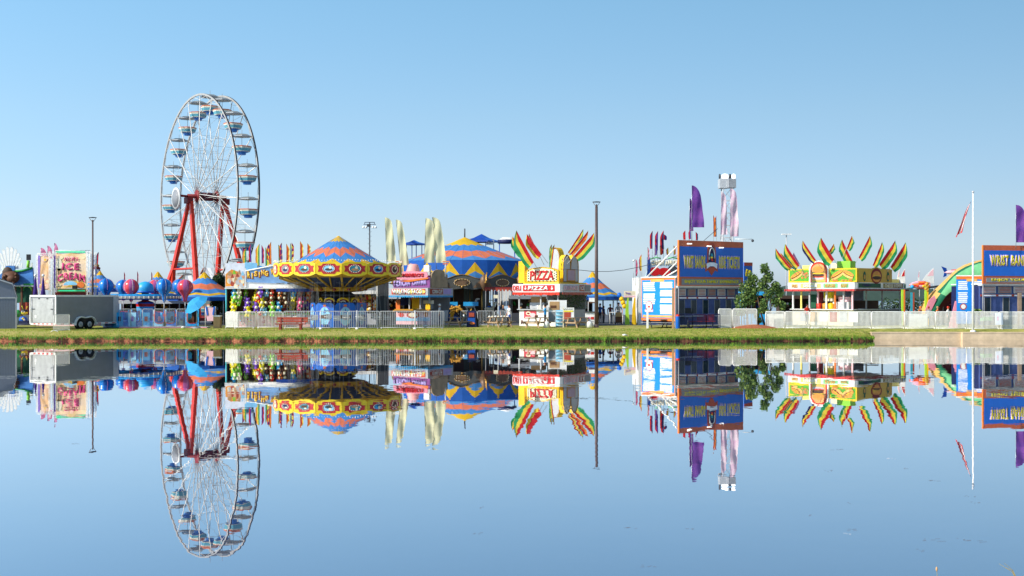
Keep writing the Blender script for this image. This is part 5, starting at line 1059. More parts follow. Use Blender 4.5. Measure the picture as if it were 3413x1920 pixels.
for i,(x0,y0,x1,y1,w_,sd_,dd) in enumerate(((1750,850,1708,788,24,-1,.9),(1782,880,1721,768,36,-1,.0),(1800,855,1763,778,14,-1,1),(1808,852,1756,780,26,-1,.4),(1838,895,1848,815,10,-1,0),(1836,870,1839,814,7,-1,.3),(1890,845,1944,763,16,1,.2),(1898,848,1961,768,14,1,0),(1912,855,1980,776,30,1,-.3))):
    lab=['drooping striped flag hanging lowest at the left of the pizza stand','wide green-fringed striped flag at the left of the pizza stand','thin striped flag behind the red one at left of the pizza stand','mostly red flag just above the pizza arch','striped flag centred over the pizza sign, nearer one','thin pale striped flag centred over the pizza sign','upper slim flag of the right pizza cluster','red and gold middle flag of the right pizza cluster','widest lowest flag of the right pizza cluster by the lamp post'][i]
    cs=('f_red','f_yellow','f_green') if i not in (3,7) else (('f_red','f_red','f_yellow') if i==3 else ('f_red','f_orange'))
    striped_flag(x0,y0,x1,y1,94+dd,w_,sd_,lab,'red, yellow and green flags over the pizza stand',cs,.07)
# things beside the pizza counter
D=91.3; s=D/F; q=lambda py:Z(py,D)-G
t=thing('pizza_warmer','white glass-sided pizza warmer on a grey cart right of the customer','food cart',GP(1828,D+.8)); 
b=MB(); b.box(0,1.4,0,.6,1.15,2.05,'white'); b.box(.08,.85,-.02,-.003,1.3,1.95,'tan'); b.box(.15,.6,-.04,-.022,1.45,1.65,'brown'); b.build('cabinet',t); b=MB(); b.box(0,1.0,.02,.6,.35,1.14,'gray'); b.build('cart_body',t)
t=thing('shelf_rack','white wire rack of supplies beside the pizza warmer','rack',GP(1852,90.8)); b=MB()
for i in range(5): b.box(0,.6,0,.4,.1+i*.27,.13+i*.27,'white')
b.box(0,.6,.35,.4,0,1.3,'ltblue'); b.build('shelf',t); b=MB()
for x in (0,.58): b.box(x,x+.03,-.02,.01,0,1.35,'ltgray')
b.build('upright',t)
t=thing('menu_stand','yellow and red menu stand with checkered top beside the pizza stand','menu board',GP(1876,90.6)); b=MB(); b.box(0,.85,0,.06,.6,1.5,'white'); b.box(0,.06,-.02,.08,0,1.55,'cream'); b.build('frame',t)
b=MB(); b.box(.08,.78,-.02,-.004,1.18,1.28,'lemon'); b.box(.1,.6,-.02,-.004,.62,1.15,'signred')
for i in range(10): b.box(.1+i*.07,.135+i*.07,-.02,-.004,1.32+.06*(i%2),1.38+.06*(i%2),'dkgray')
b.build('menu_panel',t)
t=thing('drink_cooler','white drink cooler with red lettering patches right of the menu stand','cooler',GP(1952,90.9)); b=MB(); b.box(0,.78,0,.6,.1,1.12,'white'); b.build('body',t); b=MB(); b.disc(.25,.72,.12,.08,-.02,-.003,'pink',8); b.box(.4,.62,-.02,-.003,.6,.8,'redor'); b.build('emblem',t); b=MB(); b.box(-.1,.8,-.1,.65,1.123,1.2,'dkgray'); b.build('lid',t)
t=tag(MB().box(-.25,.25,-.2,.2,0,.3,'white').box(-.3,.3,-.22,.22,-.1,-.02,'brown').build('takeaway_box'),'white takeaway boxes stacked by the lamp post under the pizza awning','box'); t.location=(X(1975,91.5),91.5,Z(1006,91.5))
for i,px in enumerate((1822,1965)):
    tag(MB().lathe([(.02,0),(.24,.02),(.2,.35),(.16,.45),(.02,.48)],'white',10).build('plastic_bag'),['stuffed white bag under the fourth bench end near the lamp post','stuffed white bag under the table before the pizza warmer'][i==0],'bag','white bags on the grass').location=GP(px,90)
# picnic tables
picnic_table(GP(1532,91.6),48,'picnic table with a white cup, leftmost, nearest the cantina')
picnic_table(GP(1664,91.6),42,'picnic table strewn with white plates before the carousel fence')
picnic_table(GP(1792,90.6),47,'picnic table in front of the pizza counter with a small brown box')
picnic_table(GP(1924,90.6),40,'picnic table in front of the menu stand beside the lamp post')
for i,(px,D2,m_,sz,lb) in enumerate(((1546,91.5,'white',.06,'white paper cup upright on the leftmost picnic table'),)):
    tag(MB().lathe([(.01,0),(.05,0),(.065,.2),(.01,.2)],m_,10).build('cup'),lb,'cup').location=GP(px,D2,G+.762)
for i in range(7):
    o=tag(MB().ball((0,0,.05),.11,'cream' if i%2 else 'white',7,.6).build('paper_plate' if i%2 else 'napkin'),['crumpled napkin at the left end of the strewn table','paper plate, leftmost on the strewn table','crumpled napkin left of middle on the strewn table','paper plate heaped in the middle of the strewn table','crumpled napkin right of middle on the strewn table','paper plate, rightmost on the strewn table','crumpled napkin at the right end of the strewn table'][i],'plate' if i%2 else 'napkin','litter on the second picnic table'); o.location=(X(1632+i*10,91.6),91.6+R.uniform(-.15,.15)-.6+i*.16,G+.765)
tag(MB().box(-.12,.12,-.1,.1,0,.16,'brown').box(-.1,.1,-.08,.08,.163,.18,'tan').build('cardboard_box'),'small brown box on the picnic table before the pizza counter','box').location=GP(1788,90.6,G+.762)
# people
person(GP(1817,91.9),-100,'person in light blue shirt and dark shorts at the pizza counter','skyblue','dkgray',armL=((.22,-.12,1.15),(.2,-.36,1.12)),armR=((-.22,-.12,1.15),(-.2,-.36,1.12)),short=True)
person(GP(1697,92.2),-60,'person in white top and blue shorts left of the pizza stand','white','dkblue',armL=((.24,-.15,1.2),(.2,-.35,1.3)),short=True)
person(GP(1677,94.9),30,'person in dark top with blond hair waiting by the carousel fence','dkgray','gray',hairm='tan',h=1.65)
person(GP(1465,95.2),-80,'person in grey shirt with cap leaning at the cantina right window','ltgray','navy',cap='white')
person(GP(2062,100.5),6,'person in grey t-shirt and cap pushing a hand truck with a box','gray','dkgray',cap='dkgray',armL=((.27,-.04,1.15),(.26,-.25,.95)),armR=((-.27,-.04,1.15),(-.26,-.25,.95)),h=1.8)
t=thing('hand_truck','hand truck with cardboard box pushed by the person in grey','hand truck',GP(2062,99.7)); b=MB()
for x in (-.2,.2): b.tube([(x,.1,.15),(x,.3,1.15)],.02,'ltgray')
b.tube([(-.2,.3,1.15),(.2,.3,1.15)],.02,'ltgray'); b.box(-.25,.25,-.25,.1,.12,.15,'gray'); b.build('frame',t)
for x in (-.25,.25): b=MB(); b.tube([(x-.03,.1,.14),(x+.03,.1,.14)],.13,'rubber',12); b.build('wheel',t)
tag(MB().box(-.28,.28,-.22,.12,0,.5,'brown').box(-.26,.26,-.2,.1,.503,.85,'tan').build('carton'),'tan cartons stacked on the hand truck','carton').location=GP(2062,99.68,G+.155)
# tents, posts and balloons in the gap
t=peak_tent(1975,905,988,190,104,'blue tent with yellow triangle behind the right lamp post',group='blue and yellow peaked tents')
t=thing('gazebo','flat blue canopy on posts at the lakeside gap','canopy',GP(2015,106)); q=lambda py:Z(py,106)-G; s=106/F
b=MB(); b.poly([(-62*s,q(990)),(-62*s,q(984)),(-20*s,q(972)),(40*s,q(982)),(40*s,q(990))],-1.2,1.2,'c_dkblue'); b.build('canopy',t)
for px in (-60,-8,26): b=MB(); b.tube([(px*s,-1,0),(px*s,-1,q(988))],.06,'dkbrown' if px<0 else 'ltgreen',6); b.build('post',t)
for i,(px,mm,hh) in enumerate((( 2000,'blue',1.7),(2012,'navy',1.5),(2034,'maroon',1.65))):
    person(GP(px,104),[-40,60,10][i],['person in blue shirt under the blue gazebo, nearest the lamp post','person in navy clothes in the middle under the blue gazebo','person in maroon and yellow-green cap under the right end of the gazebo'][i],mm,'dkgray',h=hh,cap='lime' if i==2 else None)
for i in range(4):
    tag(MB().ball((0,0,0),.2,'yellow' if i else 'blue',10,1.2).build('balloon_toy'),['round blue balloon above the yellow balloon column','yellow balloon, topmost of the column behind the man with hand truck','yellow balloon, middle of the column behind the man with hand truck','yellow balloon, lowest of the column behind the man with hand truck'][i],'balloon','balloons by the hand truck').location=(X(2066+5*i if i else 2064,102),102,Z(984+i*12,102))
t=thing('game_arch','small arch booth with white sign and pink band left of the menu wall','booth',GP(2080,99)); s=99/F; q=lambda py:Z(py,99)-G
b=MB(); b.box(0,38*s,-.1,.1,q(984),q(970),'cream'); b.box(0,38*s,-.12,.12,q(991),q(985),'ltpink'); b.build('sign_board',t); text('Toss',18*s,.16,'violet',t,(10*s+.05,-.13,q(977)),bold=.02)
for px,mm in ((3,'lime'),(26,'yellow')): b=MB(); b.poly([(px*s,0),(px*s+.05,q(1030)),(px*s+.2,q(992)),(px*s+.3,q(992)),(px*s+.3,q(1040)),(px*s+.4,0)],-.1,.1,mm); b.build('post',t)
t=thing('white_chair_stack','pair of small white tables behind the hand truck','table',GP(2050,102)); b=MB(); b.box(-.5,.1,-.3,.3,.95,1.0,'white'); b.box(.6,1.0,-.3,.3,.75,.8,'white'); b.build('tabletop',t)
for x in (-.45,.05,.65,.95): b=MB(); b.tube([(x,0,0),(x,0,.95 if x<.5 else .75)],.03,'white'); b.build('leg',t)
lamp_post(1988,672,90.2,'tallest bronze lamp post, standing before the pizza stand corner',.10)
# cable
D=95.; pts=[P(1860+ (2215-1860)*i/12,0,D) for i in range(13)]; 
def cz(px): return 902 if px<1900 else 0
ys=[(1872,897),(1900,898),(1930,900),(1980,905),(2030,905),(2080,900),(2140,888),(2200,872),(2260,852)]
o=tag(MB().tube([P(a,b_,93) for a,b_ in ys],.022,'dkgray',5).build('cable'),'dark power cable sagging from the pizza stand to the ticket booth roof','cable')
# ================================================================ ticket booths (blue and orange)
mat('signyellow','D9C71E',.4,0,.05); mat('bun1','D98F3E',.6,0,.2,5); mat('bun2','EDB364',.6,0,.2,5); mat('mustard','E6C02E',.5)
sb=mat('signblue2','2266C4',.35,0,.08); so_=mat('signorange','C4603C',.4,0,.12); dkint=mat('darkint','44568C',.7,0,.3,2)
rc=mat('menublue','1A86DC',.5,0,.08)
def ticket_booth(px,D,YW,label,W,DP,ytop,yb1,emblem=True,menu_side=True,left_text=True,words=('WRIST BANDS','RIDE TICKETS')):
    s=D/F; t=thing('ticket_booth',label,'ticket booth',GP(px,D),YW); q=lambda py:Z(py,D)-G
    z4=q(ytop);z3=q(ytop+ (yb1-ytop)*.135);z2=q(ytop+(yb1-ytop)*.80); z1=q(yb1)
    b=MB(); b.box(0,W,0,.12,z1,z4,so_); b.box(-.02,.0,-.02,.14,z1,z4,'orange'); sg=b.build('sign_board',t)
    b=MB(); b.box(.08,W-.05,-.03,-.003,z2,z3,sb); b.build('blue_field',sg)
    if emblem:
        cx=W*.49; cz=(z3+z2)/2; h=(z3-z2)
        b=MB(); b.poly([(cx-.42,cz+h*.45),(cx-.25,cz+h*.62),(cx+.25,cz+h*.62),(cx+.42,cz+h*.45),(cx+.45,cz-.1),(cx+.6,cz-.15),(cx+.62,cz-h*.32),(cx+.35,cz-h*.27),(cx,cz-h*.45),(cx-.35,cz-h*.27),(cx-.62,cz-h*.32),(cx-.6,cz-.15),(cx-.45,cz-.1)],-.06,-.031,'signred'); 
        b.disc(cx,cz+h*.18,.34,h*.36,-.08,-.061,'navy',18); b.tube([(cx+.29*cos(a_),-.09,cz+h*.15+h*.32*sin(a_)) for a_ in [PI*i/12-.3 for i in range(15)]],.05,'ltgray',5)
        b.poly([(cx-.55,cz-.12),(cx-.2,cz-.02),(cx+.2,cz-.02),(cx+.55,cz-.12),(cx+.5,cz-h*.22),(cx+.2,cz-h*.14),(cx-.2,cz-h*.14),(cx-.5,cz-h*.22)],-.1,-.081,'paper'); b.poly([(cx-.08,cz+.1),(cx-.12,cz+.4),(cx+.1,cz+.45),(cx+.12,cz+.05)],-.095,-.081,'redor'); b.disc(cx,cz+.52,.12,.14,-.1,-.081,'teal',10); b.disc(cx-.02,cz+.36,.13,.08,-.1,-.082,'lemon',8); b.build('emblem',sg)
        tw=W*.325
        for k,wd in enumerate(words):
            cxx=W*.23 if k==0 else W*.77; 
            text(wd,tw*1.03,h*.46,'lavender',sg,(cxx,-.035,cz),bold=.07,name='letter_outline',ext=.01,sp=1.08); text(wd,tw,h*.40,'signyellow',sg,(cxx,-.05,cz),bold=.03,sp=1.08)
    else:
        cz=(z3+z2)/2+.1
        text(words[0],W*.86,.86,'lavender',sg,(W*.49,-.035,cz+.1),bold=.07,name='letter_outline',ext=.01,shear=.05,sp=1.08); text(words[0],W*.84,.76,mat('signyellow','D9C71E',.4,0,.05),sg,(W*.49,-.05,cz+.1),bold=.03,shear=.05,sp=1.08)
        b=MB(); b.box(W*.2,W-.1,-.036,-.031,z2+.12,z2+.42,'signblue'); b.build('reflection_strip',sg) if False else None
    b=MB(); b.box(.25,W-.25,-.03,-.003,z1+.08,z2-.14,'gray'); b.build('slogan_strip',sg)
    text('ENJOY YOUR FAMILY EXPERIENCE' if emblem else 'ENJOY YOUR DAY AT THE FAIR',W*.84,(z2-z1)*.42,'signyellow',sg,(W*.5,-.04,(z1+z2-.06)/2),bold=.04,name='slogan')
    if emblem:
        for x,zf in ((W*.12,z4-.28),(W*.42,z4-.42),(W*.61,z4-.5)):
            b=MB(); b.box(x-.17,x+.17,-.36,-.2,zf-.02,zf+.05,'lampglow'); b.tube([(x,-.2,zf+.02),(x,.0,zf+.1)],.02,'dkgray',5); b.build('spotlight',sg)
    # body below
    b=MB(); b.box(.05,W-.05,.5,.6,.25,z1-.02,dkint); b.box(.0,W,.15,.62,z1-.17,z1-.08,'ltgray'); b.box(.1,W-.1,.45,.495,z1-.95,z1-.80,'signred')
    b.box(.05,W-.05,.603,DP,.25,z1-.17,'navy'); b.box(0,W,.15,DP,z1-.075,z1-.01,'white'); b.build('body',t)
    b=MB()
    for i in range(6):
        x=.25+i*(W-.5)/6; b.box(x,x+(W-.5)/6-.22,.40,.48,z1-.72,z1-.22,'gray' if i%2 else 'ltgray'); 
        for k in range(4): b.box(x+.08,x+(W-.5)/6-.3,.385,.398,z1-.66+k*.11,z1-.62+k*.11,'signred')
    b.build('price_board',t)
    for i in range(5):
        x=.45+i*(W-.6)/5; b=MB(); b.box(x,x+.5,.46,.497,.95,z1-1.05,'glass'); b.box(x-.03,x,.44,.498,.9,z1-1.02,'gray'); b.box(x+.5,x+.53,.44,.498,.9,z1-1.02,'gray'); b.build('window',t)
    b=MB(); 
    for i in range(6): b.box(.3+i*(W-.5)/6,.3+(i+.82)*(W-.5)/6,.43,.494,z1-.94,z1-.83,'paper')
    b.build('arched_band',t)
    b=MB(); b.box(.1,W-.1,.2,.494,.85,.92,'ltgray'); b.build('ticket_shelf',t)
    for x in (.05,W-.1): b=MB(); b.tube([(x,.1,0),(x,.1,z1)],.05,'gray',6); b.build('post',t)
    # side wall menu
    if menu_side:
        zt=q(925); zb=q(1071)
        b=MB(); b.box(-.08,0,.35,DP,zb,zt,'orange'); b.box(-.10,.05,.3,.34,0,zt,'ltgray'); m_=b.build('side_wall',t)
        b=MB(); b.box(-.10,-.083,.42,DP-.08,zb+.22,zt-.16,rc); b.build('menu_field',m_)
        b=MB(); L_=DP-.5
        M0=Matrix.Rotation(rad(-90),4,'Z')  # local X -> -Y so that x runs front..
        b.M=T(-.108,0,0)@Matrix(((0,1,0,0),(-1,0,0,0),(0,0,1,0),(0,0,0,1)))
        # in this frame x = -y(local): from -DP .. -.42 ; text facing -X
        write_lines(b,-DP+.2,-DP+.2+L_*.40,zt-2.0,zt-.30,0,'paper',12,.095,(5,)); write_lines(b,-.55-L_*.40,-.55,zb+.5,zt-.30,0,'paper',20,.095,(4,9,13))
        b.box(-DP+L_*.3,-DP+L_*.72,-.006,0,zt-.30,zt-.10,'c_peach'); b.box(-DP+.2,-.5,-.006,0,zb+.26,zb+.42,'c_peach'); 
        b.disc(-DP+.2+L_*.2,zb+1.05,.42,.45,-.01,0,'signred',14); b.disc(-DP+.2+L_*.2,zb+1.1,.33,.34,-.018,-.011,'white',14); b.poly([(-DP+.2+L_*.2-.5,zb+.82),(-DP+.2+L_*.2+.5,zb+.82),(-DP+.2+L_*.2+.45,zb+.66),(-DP+.2+L_*.2-.45,zb+.66)],-.026,-.019,'ltpink'); b.box(-DP+.2+L_*.2-.15,-DP+.2+L_*.2+.15,-.024,-.019,zb+.98,zb+1.1,'red'); b.build('menu_text',m_)
        b=MB(); b.box(-.12,W*.3,.14,DP+.05,zt+.004,zt+.09,'white'); b.build('roof_edge',t)
        for (ya,za,yb_,zb_) in ((DP-.5,zt+.1,.25,z4-.45),(DP*.45,zt+.1,.25,zt+1.15),(DP*.35,zt+.1,.25,zt+.55)):
            b=MB(); b.tube([(.05,ya,za),(.05,yb_,zb_)],.055,'white',6); b.build('brace',t)
    return t
tk=ticket_booth(2263,88.2,34,'blue and orange ticket booth with crest sign reading WRIST BANDS and menu wall',6.55,4.15,800,953)
t=thing('side_sign','small blue and orange sign wing behind the right end of the ticket booth','sign',P(2480,915,94),30); s=94/F
b=MB(); b.poly([(0,-1.4),(0,.95),(.85,.95),(.85,-1.4)],0,.08,sb); b.build('board',t); b=MB(); b.poly([(0,.68),(0,.95),(.85,.95),(.85,.68)],-.02,-.002,'signred'); b.build('top_band',t)
text('ES',.55,.55,'signyellow',t,(.42,-.02,.1),bold=.06,ry=12)
for z in (-2.9,): 
    for x in (.05,.8): b=MB(); b.tube([(x,.04,-4.3),(x,.04,-1.4)],.04,'gray'); b.build('post',t)
# floodlight arm at the right of sign
t=thing('arm_lamp','white light arm with a dark globe lamp at the top right of the ticket booth','lamp',P(2450,797,91)); b=MB(); b.tube([(0,0,0),(1.3,0,0)],.025,'white'); b.build('arm',t); b=MB(); b.ball((1.33,0,-.12),.11,'dkgray',10); b.build('globe',t)
# light tower trailer mast with head box
D=101; s=D/F; t=thing('light_tower','lattice tower with grey square box and glowing lamps above the ticket booth','light tower',GP(2423,D),0); q=lambda py:Z(py,D)-G
b=MB(); truss(b,(0,0,0),(0,0,q(628)),.8,'ltgray',11,.05,.028); b.build('lattice_mast',t)
b=MB(); b.box(-.68,.08,-.5,.5,q(628),q(597),'galv'); b.box(.085,.68,-.5,.5,q(627),q(598),mat('panelg','8F9396',.5,.2)); b.box(-.1,.1,-.53,-.505,q(626),q(597),'ltgray'); b.build('head_box',t)
for x,w_,m_ in ((-.22,.30,'lampglow'),(.5,.17,'lampglow'),(-.66,.09,'dkgray'),(.2,.12,'dkgray')):
    b=MB(); b.lathe([(.02,.18),(w_*.8,.14),(w_,0),(w_*.9,-.2),(.02,-.22)],m_,12,(x,-.3,q(588))); b.tube([(x,-.2,q(588)),(x,0,q(598))],.03,'gray'); b.build('lamp',t)
feather_flag(2402,640,782,99,22,'long pale pink feather flag on the left of the lattice tower','f_pink','pink feather flags on the lattice tower',ypole=800,lean=-2,m2='f_white',taper=.2,fold=.1)
feather_flag(2434,628,788,99,28,'long pale pink feather flag on the right of the lattice tower','f_pink','pink feather flags on the lattice tower',ypole=800,lean=0,m2='f_white',taper=.16,fold=.12)
feather_flag(2306,618,758,96,41,'large dark purple feather flag above the ticket booth','f_purple','purple feather flags',ypole=805,lean=.0,m2='f_mag',taper=.35,fold=.1)
feather_flag(2297,662,770,97,14,'narrow furled purple flag behind the large dark purple one','f_navy','purple feather flags',ypole=805,lean=-2,m2='f_mag',taper=.3,fold=.1)
feather_flag(3386,683,808,89,44,'purple feather flag above the right-edge ticket booth','f_purple','purple feather flags',ypole=830,lean=.0,m2='f_mag',taper=.35,fold=.1)
for i,(px,yt,yb_,cs) in enumerate(((2284,768,800,('f_red',)),(2318,772,802,('f_red','f_navy')),(2302,765,798,('f_purple','f_red')),(2377,716,792,('f_red','f_orange')),(2387,720,792,('f_navy','f_red')))):
    striped_flag(px+1,yb_,px,yt,94+i*.5,8,1 if i%2 else -1,['short red pennant at the left end of the ticket booth roof','red and navy pennant, third on the ticket booth roof','purple and red pennant, second on the ticket booth roof','tall dark red and orange pennant left of the lattice tower','tall navy and red pennant beside the lattice tower'][i],'small pennants behind the ticket booth roof',cs,.04)
tag(MB().tube([P(2345,803,90),P(2392,762,92)],.02,'dkgray',5).build('cable'),'short dark cable rising from the ticket booth roof to the pennants','cable')
# candy apple stand behind the menu wall
D=99; s=D/F; t=thing('candy_stand','pink-topped candy apple stand with red apples on its sign behind the menu wall','food stand',GP(2140,D),6); f=lambda px:(px-2140)*s; q=lambda py:Z(py,D)-G
b=MB(); b.box(f(2128),f(2262),0,2.5,0,q(925),'white'); b.build('body',t); b=MB(); b.poly([(f(2150),q(922)),(f(2160),q(885)),(f(2170),q(872)),(f(2262),q(870)),(f(2262),q(922))],-.3,-.1,mat('skyart','BBD6E4',.6,0,.15,1)); sg=b.build('sign_board',t)
b=MB(); b.disc(f(2180),q(905),.48,.36,-.36,-.31,'red',16); b.disc(f(2212),q(906),.52,.33,-.38,-.31,'red',16); b.disc(f(2240),q(900),.42,.38,-.36,-.31,'dkgray',16); b.build('apple',sg); b=MB(); b.tube([(f(2164),-.35,q(864)),(f(2185),-.35,q(858)),(f(2200),-.35,q(862))],.06,'mint'); b.tube([(f(2225),-.35,q(862)),(f(2240),-.35,q(858)),(f(2258),-.35,q(862))],.06,'mint'); b.build('garland',sg)
text('CANDY APPLES',88*s,.42,'cream',sg,(f(2212),-.33,q(876)),bold=.06); b=MB(); b.box(f(2155),f(2164),-.4,-.2,q(924),q(858),None or 'dkblue'); b.build('striped_column',sg)
for i,(px,yt,yb_,cs,w_) in enumerate(((2118,862,922,('f_pink','f_red'),7),(2138,848,905,('f_yellow','f_red'),8),(2158,822,868,('f_orange','f_pink'),6),(2175,769,832,('f_navy','f_red'),9),(2183,815,852,('f_pink','f_purple'),8),(2193,770,838,('f_purple','f_red'),10),(2199,820,850,('f_orange','f_red'),9),(2212,768,850,('f_navy','f_red'),12),(2210,780,800,('f_red','f_purple'),12),(2227,825,850,('f_yellow','f_red'),7),(2245,818,850,('f_yellow','f_red'),7))):
    striped_flag(px+R.uniform(-2,2),yb_,px,yt,98.2+.15*i,w_,-1 if i%2 else 1,f'{cs[0][2:]} and {cs[1][2:]} pennant, {ORD[i]} from the left behind the menu wall','pennants over the candy stand',cs,.05)
for i,(px,py) in enumerate(((2112,867),(2133,862))):
    t=thing('spot_lamp',['small white spot lamp at the far left of the candy stand pennants','small white spot lamp between the first pennants of the candy stand'][i],'lamp',P(px,py+12,99)); b=MB(); b.ball((0,0,.25),.1,'white',8,.8); b.build('head',t); b=MB(); b.tube([(0,0,-1.4),(0,0,.2)],.02,'ltgray'); b.build('stem',t)
# bench, post and small items before the booth
D=88.3; t=thing('picnic_table',"grey picnic table with white pole in front of the menu wall",'picnic table',GP(2190,D+1),12); b=MB(); b.box(-.95,.9,-.35,.35,.62,.67,'gray'); b.build('tabletop',t)
for sg in (-1,1): b=MB(); b.box(-.95,.95,sg*.65-.13,sg*.65+.13,.38,.42,'ltgray'); b.build('bench',t)
for x in (-.6,.6): b=MB(); b.tube([(x,-.6,0),(x,0,.62),(x,.6,0)],.04,'dkgray'); b.build('leg',t)
o=tag(MB().box(-.07,.07,-.07,.07,0,1.35,'white').build('post'),'square white post standing at the grey picnic table','post'); o.location=GP(2158,88.2)
o=tag(MB().box(-.07,.07,-.07,.07,0,2.9,'tan').box(-.09,.09,-.09,.09,2.9,2.96,'gold').build('post'),'tall tan square post at the corner between menu wall and booth','post'); o.location=GP(2243,87.6)
o=tag(MB().lathe([(.14,0),(.16,.05),(.14,.9),(.15,1.0),(.02,1.05)],None,12,mf=lambda i,j:'redor' if i>1 else 'blue').build('bin'),'orange and blue round bin at the left end of the dark ticket rail','bin'); o.location=GP(2259,87.5)
for i in range(3): barrier(46*88/F,1.05,'navy',['navy picket rail, left piece under the ticket booth','navy picket rail, middle piece under the ticket booth','navy picket rail, right piece under the ticket booth beside the white barrier'][i],'navy picket rails under the ticket booth',GP(2262+46*i,88.0),0,.1,.03,False,'picket_fence',.05,.022)
t=thing('red_bench','dark red bench and crates behind the navy picket rail','bench',GP(2290,89.4)); b=MB(); b.box(0,2.1,0,.5,.45,.52,'dkred'); b.box(0,2.1,.45,.5,.55,1.0,'dkred'); b.build('seat',t)
for x in (.1,1.9): b=MB(); b.box(x,x+.08,0,.45,0,.448,'dkgray'); b.build('leg',t)
t=thing('office_chair','black padded chair in front of the ticket windows','chair',GP(2293,89)); b=MB(); b.box(-.3,.3,-.3,.3,.75,.85,'black'); b.poly([(-.3,.86),(-.28,1.4),(-.1,1.5),(.25,1.48),(.32,.86)],.2,.3,'black'); b.build('seat',t); b=MB(); b.tube([(0,0,0),(0,0,.75)],.05,'gray'); b.build('leg',t)
# white barriers right of booth and long fence
for i,(px,w_,rz) in enumerate(((2395,45,8),(2442,80,-4))):
    barrier(w_*88.2/F,1.42,'white',['short white barrier just right of the navy rail','white barrier below the little trees'][i],'white barriers beside the ticket booth',GP(px,88.6),rz,.075,.03,True,'crowd_barrier',.06,.024)
pxs=[2552,2617,2700,2758,2905,3015,3118,3222,3330,3440,3560]
for i in range(len(pxs)-1):
    a,b_=pxs[i],pxs[i+1]; D0=88.6-.23*i; W_=(b_-a)*D0/F-.03
    lab=['first from its left end, beside the little trees','below the hot dog picture','below the burger picture','below the right half of the yellow sign','below the dark side of the burger stand','before the rainbow poles','before the striped green canopy','crossed by the flagpole','with a white notice under the WRIST BANDS sign','last piece leaving the frame at the right'][i]
    barrier(W_,1.25,'white','white picket barrier of the long fence, '+lab,'white picket barriers of the long right fence',GP(a,D0,.62),0,.088,.03,True,'crowd_barrier',.05,.028)
# mesh/tarps behind the barrier read as pale panels
for i,(px,w_) in enumerate(((2556,55),(3030,60))):
    o=tag(MB().box(0,w_*89.5/F,0,.03,.1,1.05,'white').build('barrier_sheet'),['white sheet hung behind the leftmost long-fence barrier','white sheet hung behind the barrier near the rainbow poles'][i],'sheet','white sheets behind the long fence'); o.location=GP(px,89.0)
o=tag(MB().box(0,.55,0,.02,0,.85,'paper').box(.15,.2,-.006,-.001,.3,.6,'pink').build('notice'),'white paper notice tied to the long fence near the right edge','notice'); o.location=GP(3318,86.4,.95)
# ---- little trees with mulch mound
tree(2492,89.6,905,1040,92,'left little tree with round crown and slim trunk beside the ticket booth',dens=3000,seed=11,blobs=[(-.45,0,.25,.6),(-.1,.1,.55,.62),(.35,0,.8,.5),(.1,0,.3,.55),(.45,0,.5,.45),(-.5,0,.0,.4)],lean=-.0)
tree(2556,89.3,888,1035,105,'taller right little tree with ragged open crown before the burger stand',dens=3300,seed=12,multi=True,blobs=[(-.15,0,.95,.34),(.1,.1,.75,.4),(-.3,0,.6,.36),(.55,0,.55,.34),(.8,0,.4,.3),(.1,0,.4,.42),(.55,0,.2,.34),(-.2,0,.15,.34),(-.05,0,-.05,.25),(1.0,0,.1,.28)])
t=tree(2528,88.9,1030,1085,44,'low sprouting shrub between the trunks of the two little trees',dens=420,seed=13,blobs=[(-.3,0,.6,.5),(.2,0,.9,.4),(.1,0,.3,.5)],name='shrub')
b=MB(); b.lathe([(1.9,-.05),(1.5,.08),(.8,.22),(.1,.3)],mat('mulch','9A5A3A',.95,0,.35,6,.02),24,(0,0,0),True,None,0,1,.6); tag(b.build('mulch_mound'),'low mound of reddish mulch under the little trees','mound').location=GP(2512,88.7)
# ================================================================ burger stand
D=94.5; YW=46; s=D/F; t=thing('burger_stand','long yellow burger stand with food pictures and a crown of flags','food stand',GP(2850,D),-YW); c_=cos(rad(YW)); s_=sin(rad(YW)); q=lambda py:Z(py,D)-G
W=244*s/.90; DP=186*s/.52
b=MB(); b.box(-W+.4,-.4,.4,.5,0,1.25,'cream'); b.box(-.5,-.4,.505,DP-.4,0,1.25,'gray'); b.box(-W+.4,-W+.5,.505,DP-.4,0,1.25,'white'); b.box(-W+.3,-.3,.2,.7,1.253,1.32,'white'); b.box(-.7,-.3,.703,DP-.3,1.253,1.32,'ltgray'); b.box(-W+.6,-W*.6,DP-.5,DP-.4,1.3,q(968),'gray'); b.build('counter',t)
b=MB()
for i in range(6): b.box(-W+1.2+i*.9,-W+1.9+i*.9,.37,.397,.3,1.1,['ltgray','c_peach','white','signred','ltgray','white'][i])
b.build('counter_panel',t)
for i in range(8):
    x=-W+.45+i*(W-.95)/7; b=MB(); b.box(x-.06,x+.06,.42,.54,1.32,q(966),['white','orange','ltgray','ltpink'][i%4] if i!=1 else 'ltyellow'); b.build('post',t)
for y in (DP*.3,DP*.6,DP-.45): b=MB(); b.box(-.52,-.42,y-.05,y+.05,1.32,q(966),'gray'); b.build('post',t)
b=MB(); b.box(-W+3.0,-W+3.7,1.0,1.4,2.1,2.7,'lemon'); b.box(-3.3,-2.5,.8,1.3,1.95,2.2,'cream'); b.box(-2.4,-1.0,.7,1.4,1.32,1.9,'white'); b.box(-2.0,-1.1,.9,1.3,1.92,2.3,'ltpink'); b.box(-1.9,-1.2,.66,.695,1.4,1.8,'ltgray')
for i in range(3): b.lathe([(.2,1.33),(.22,1.75),(.1,1.8),(.02,1.82)],['redor','gold','yellow'][i],12,(-3.6+i*.55,.6,0))
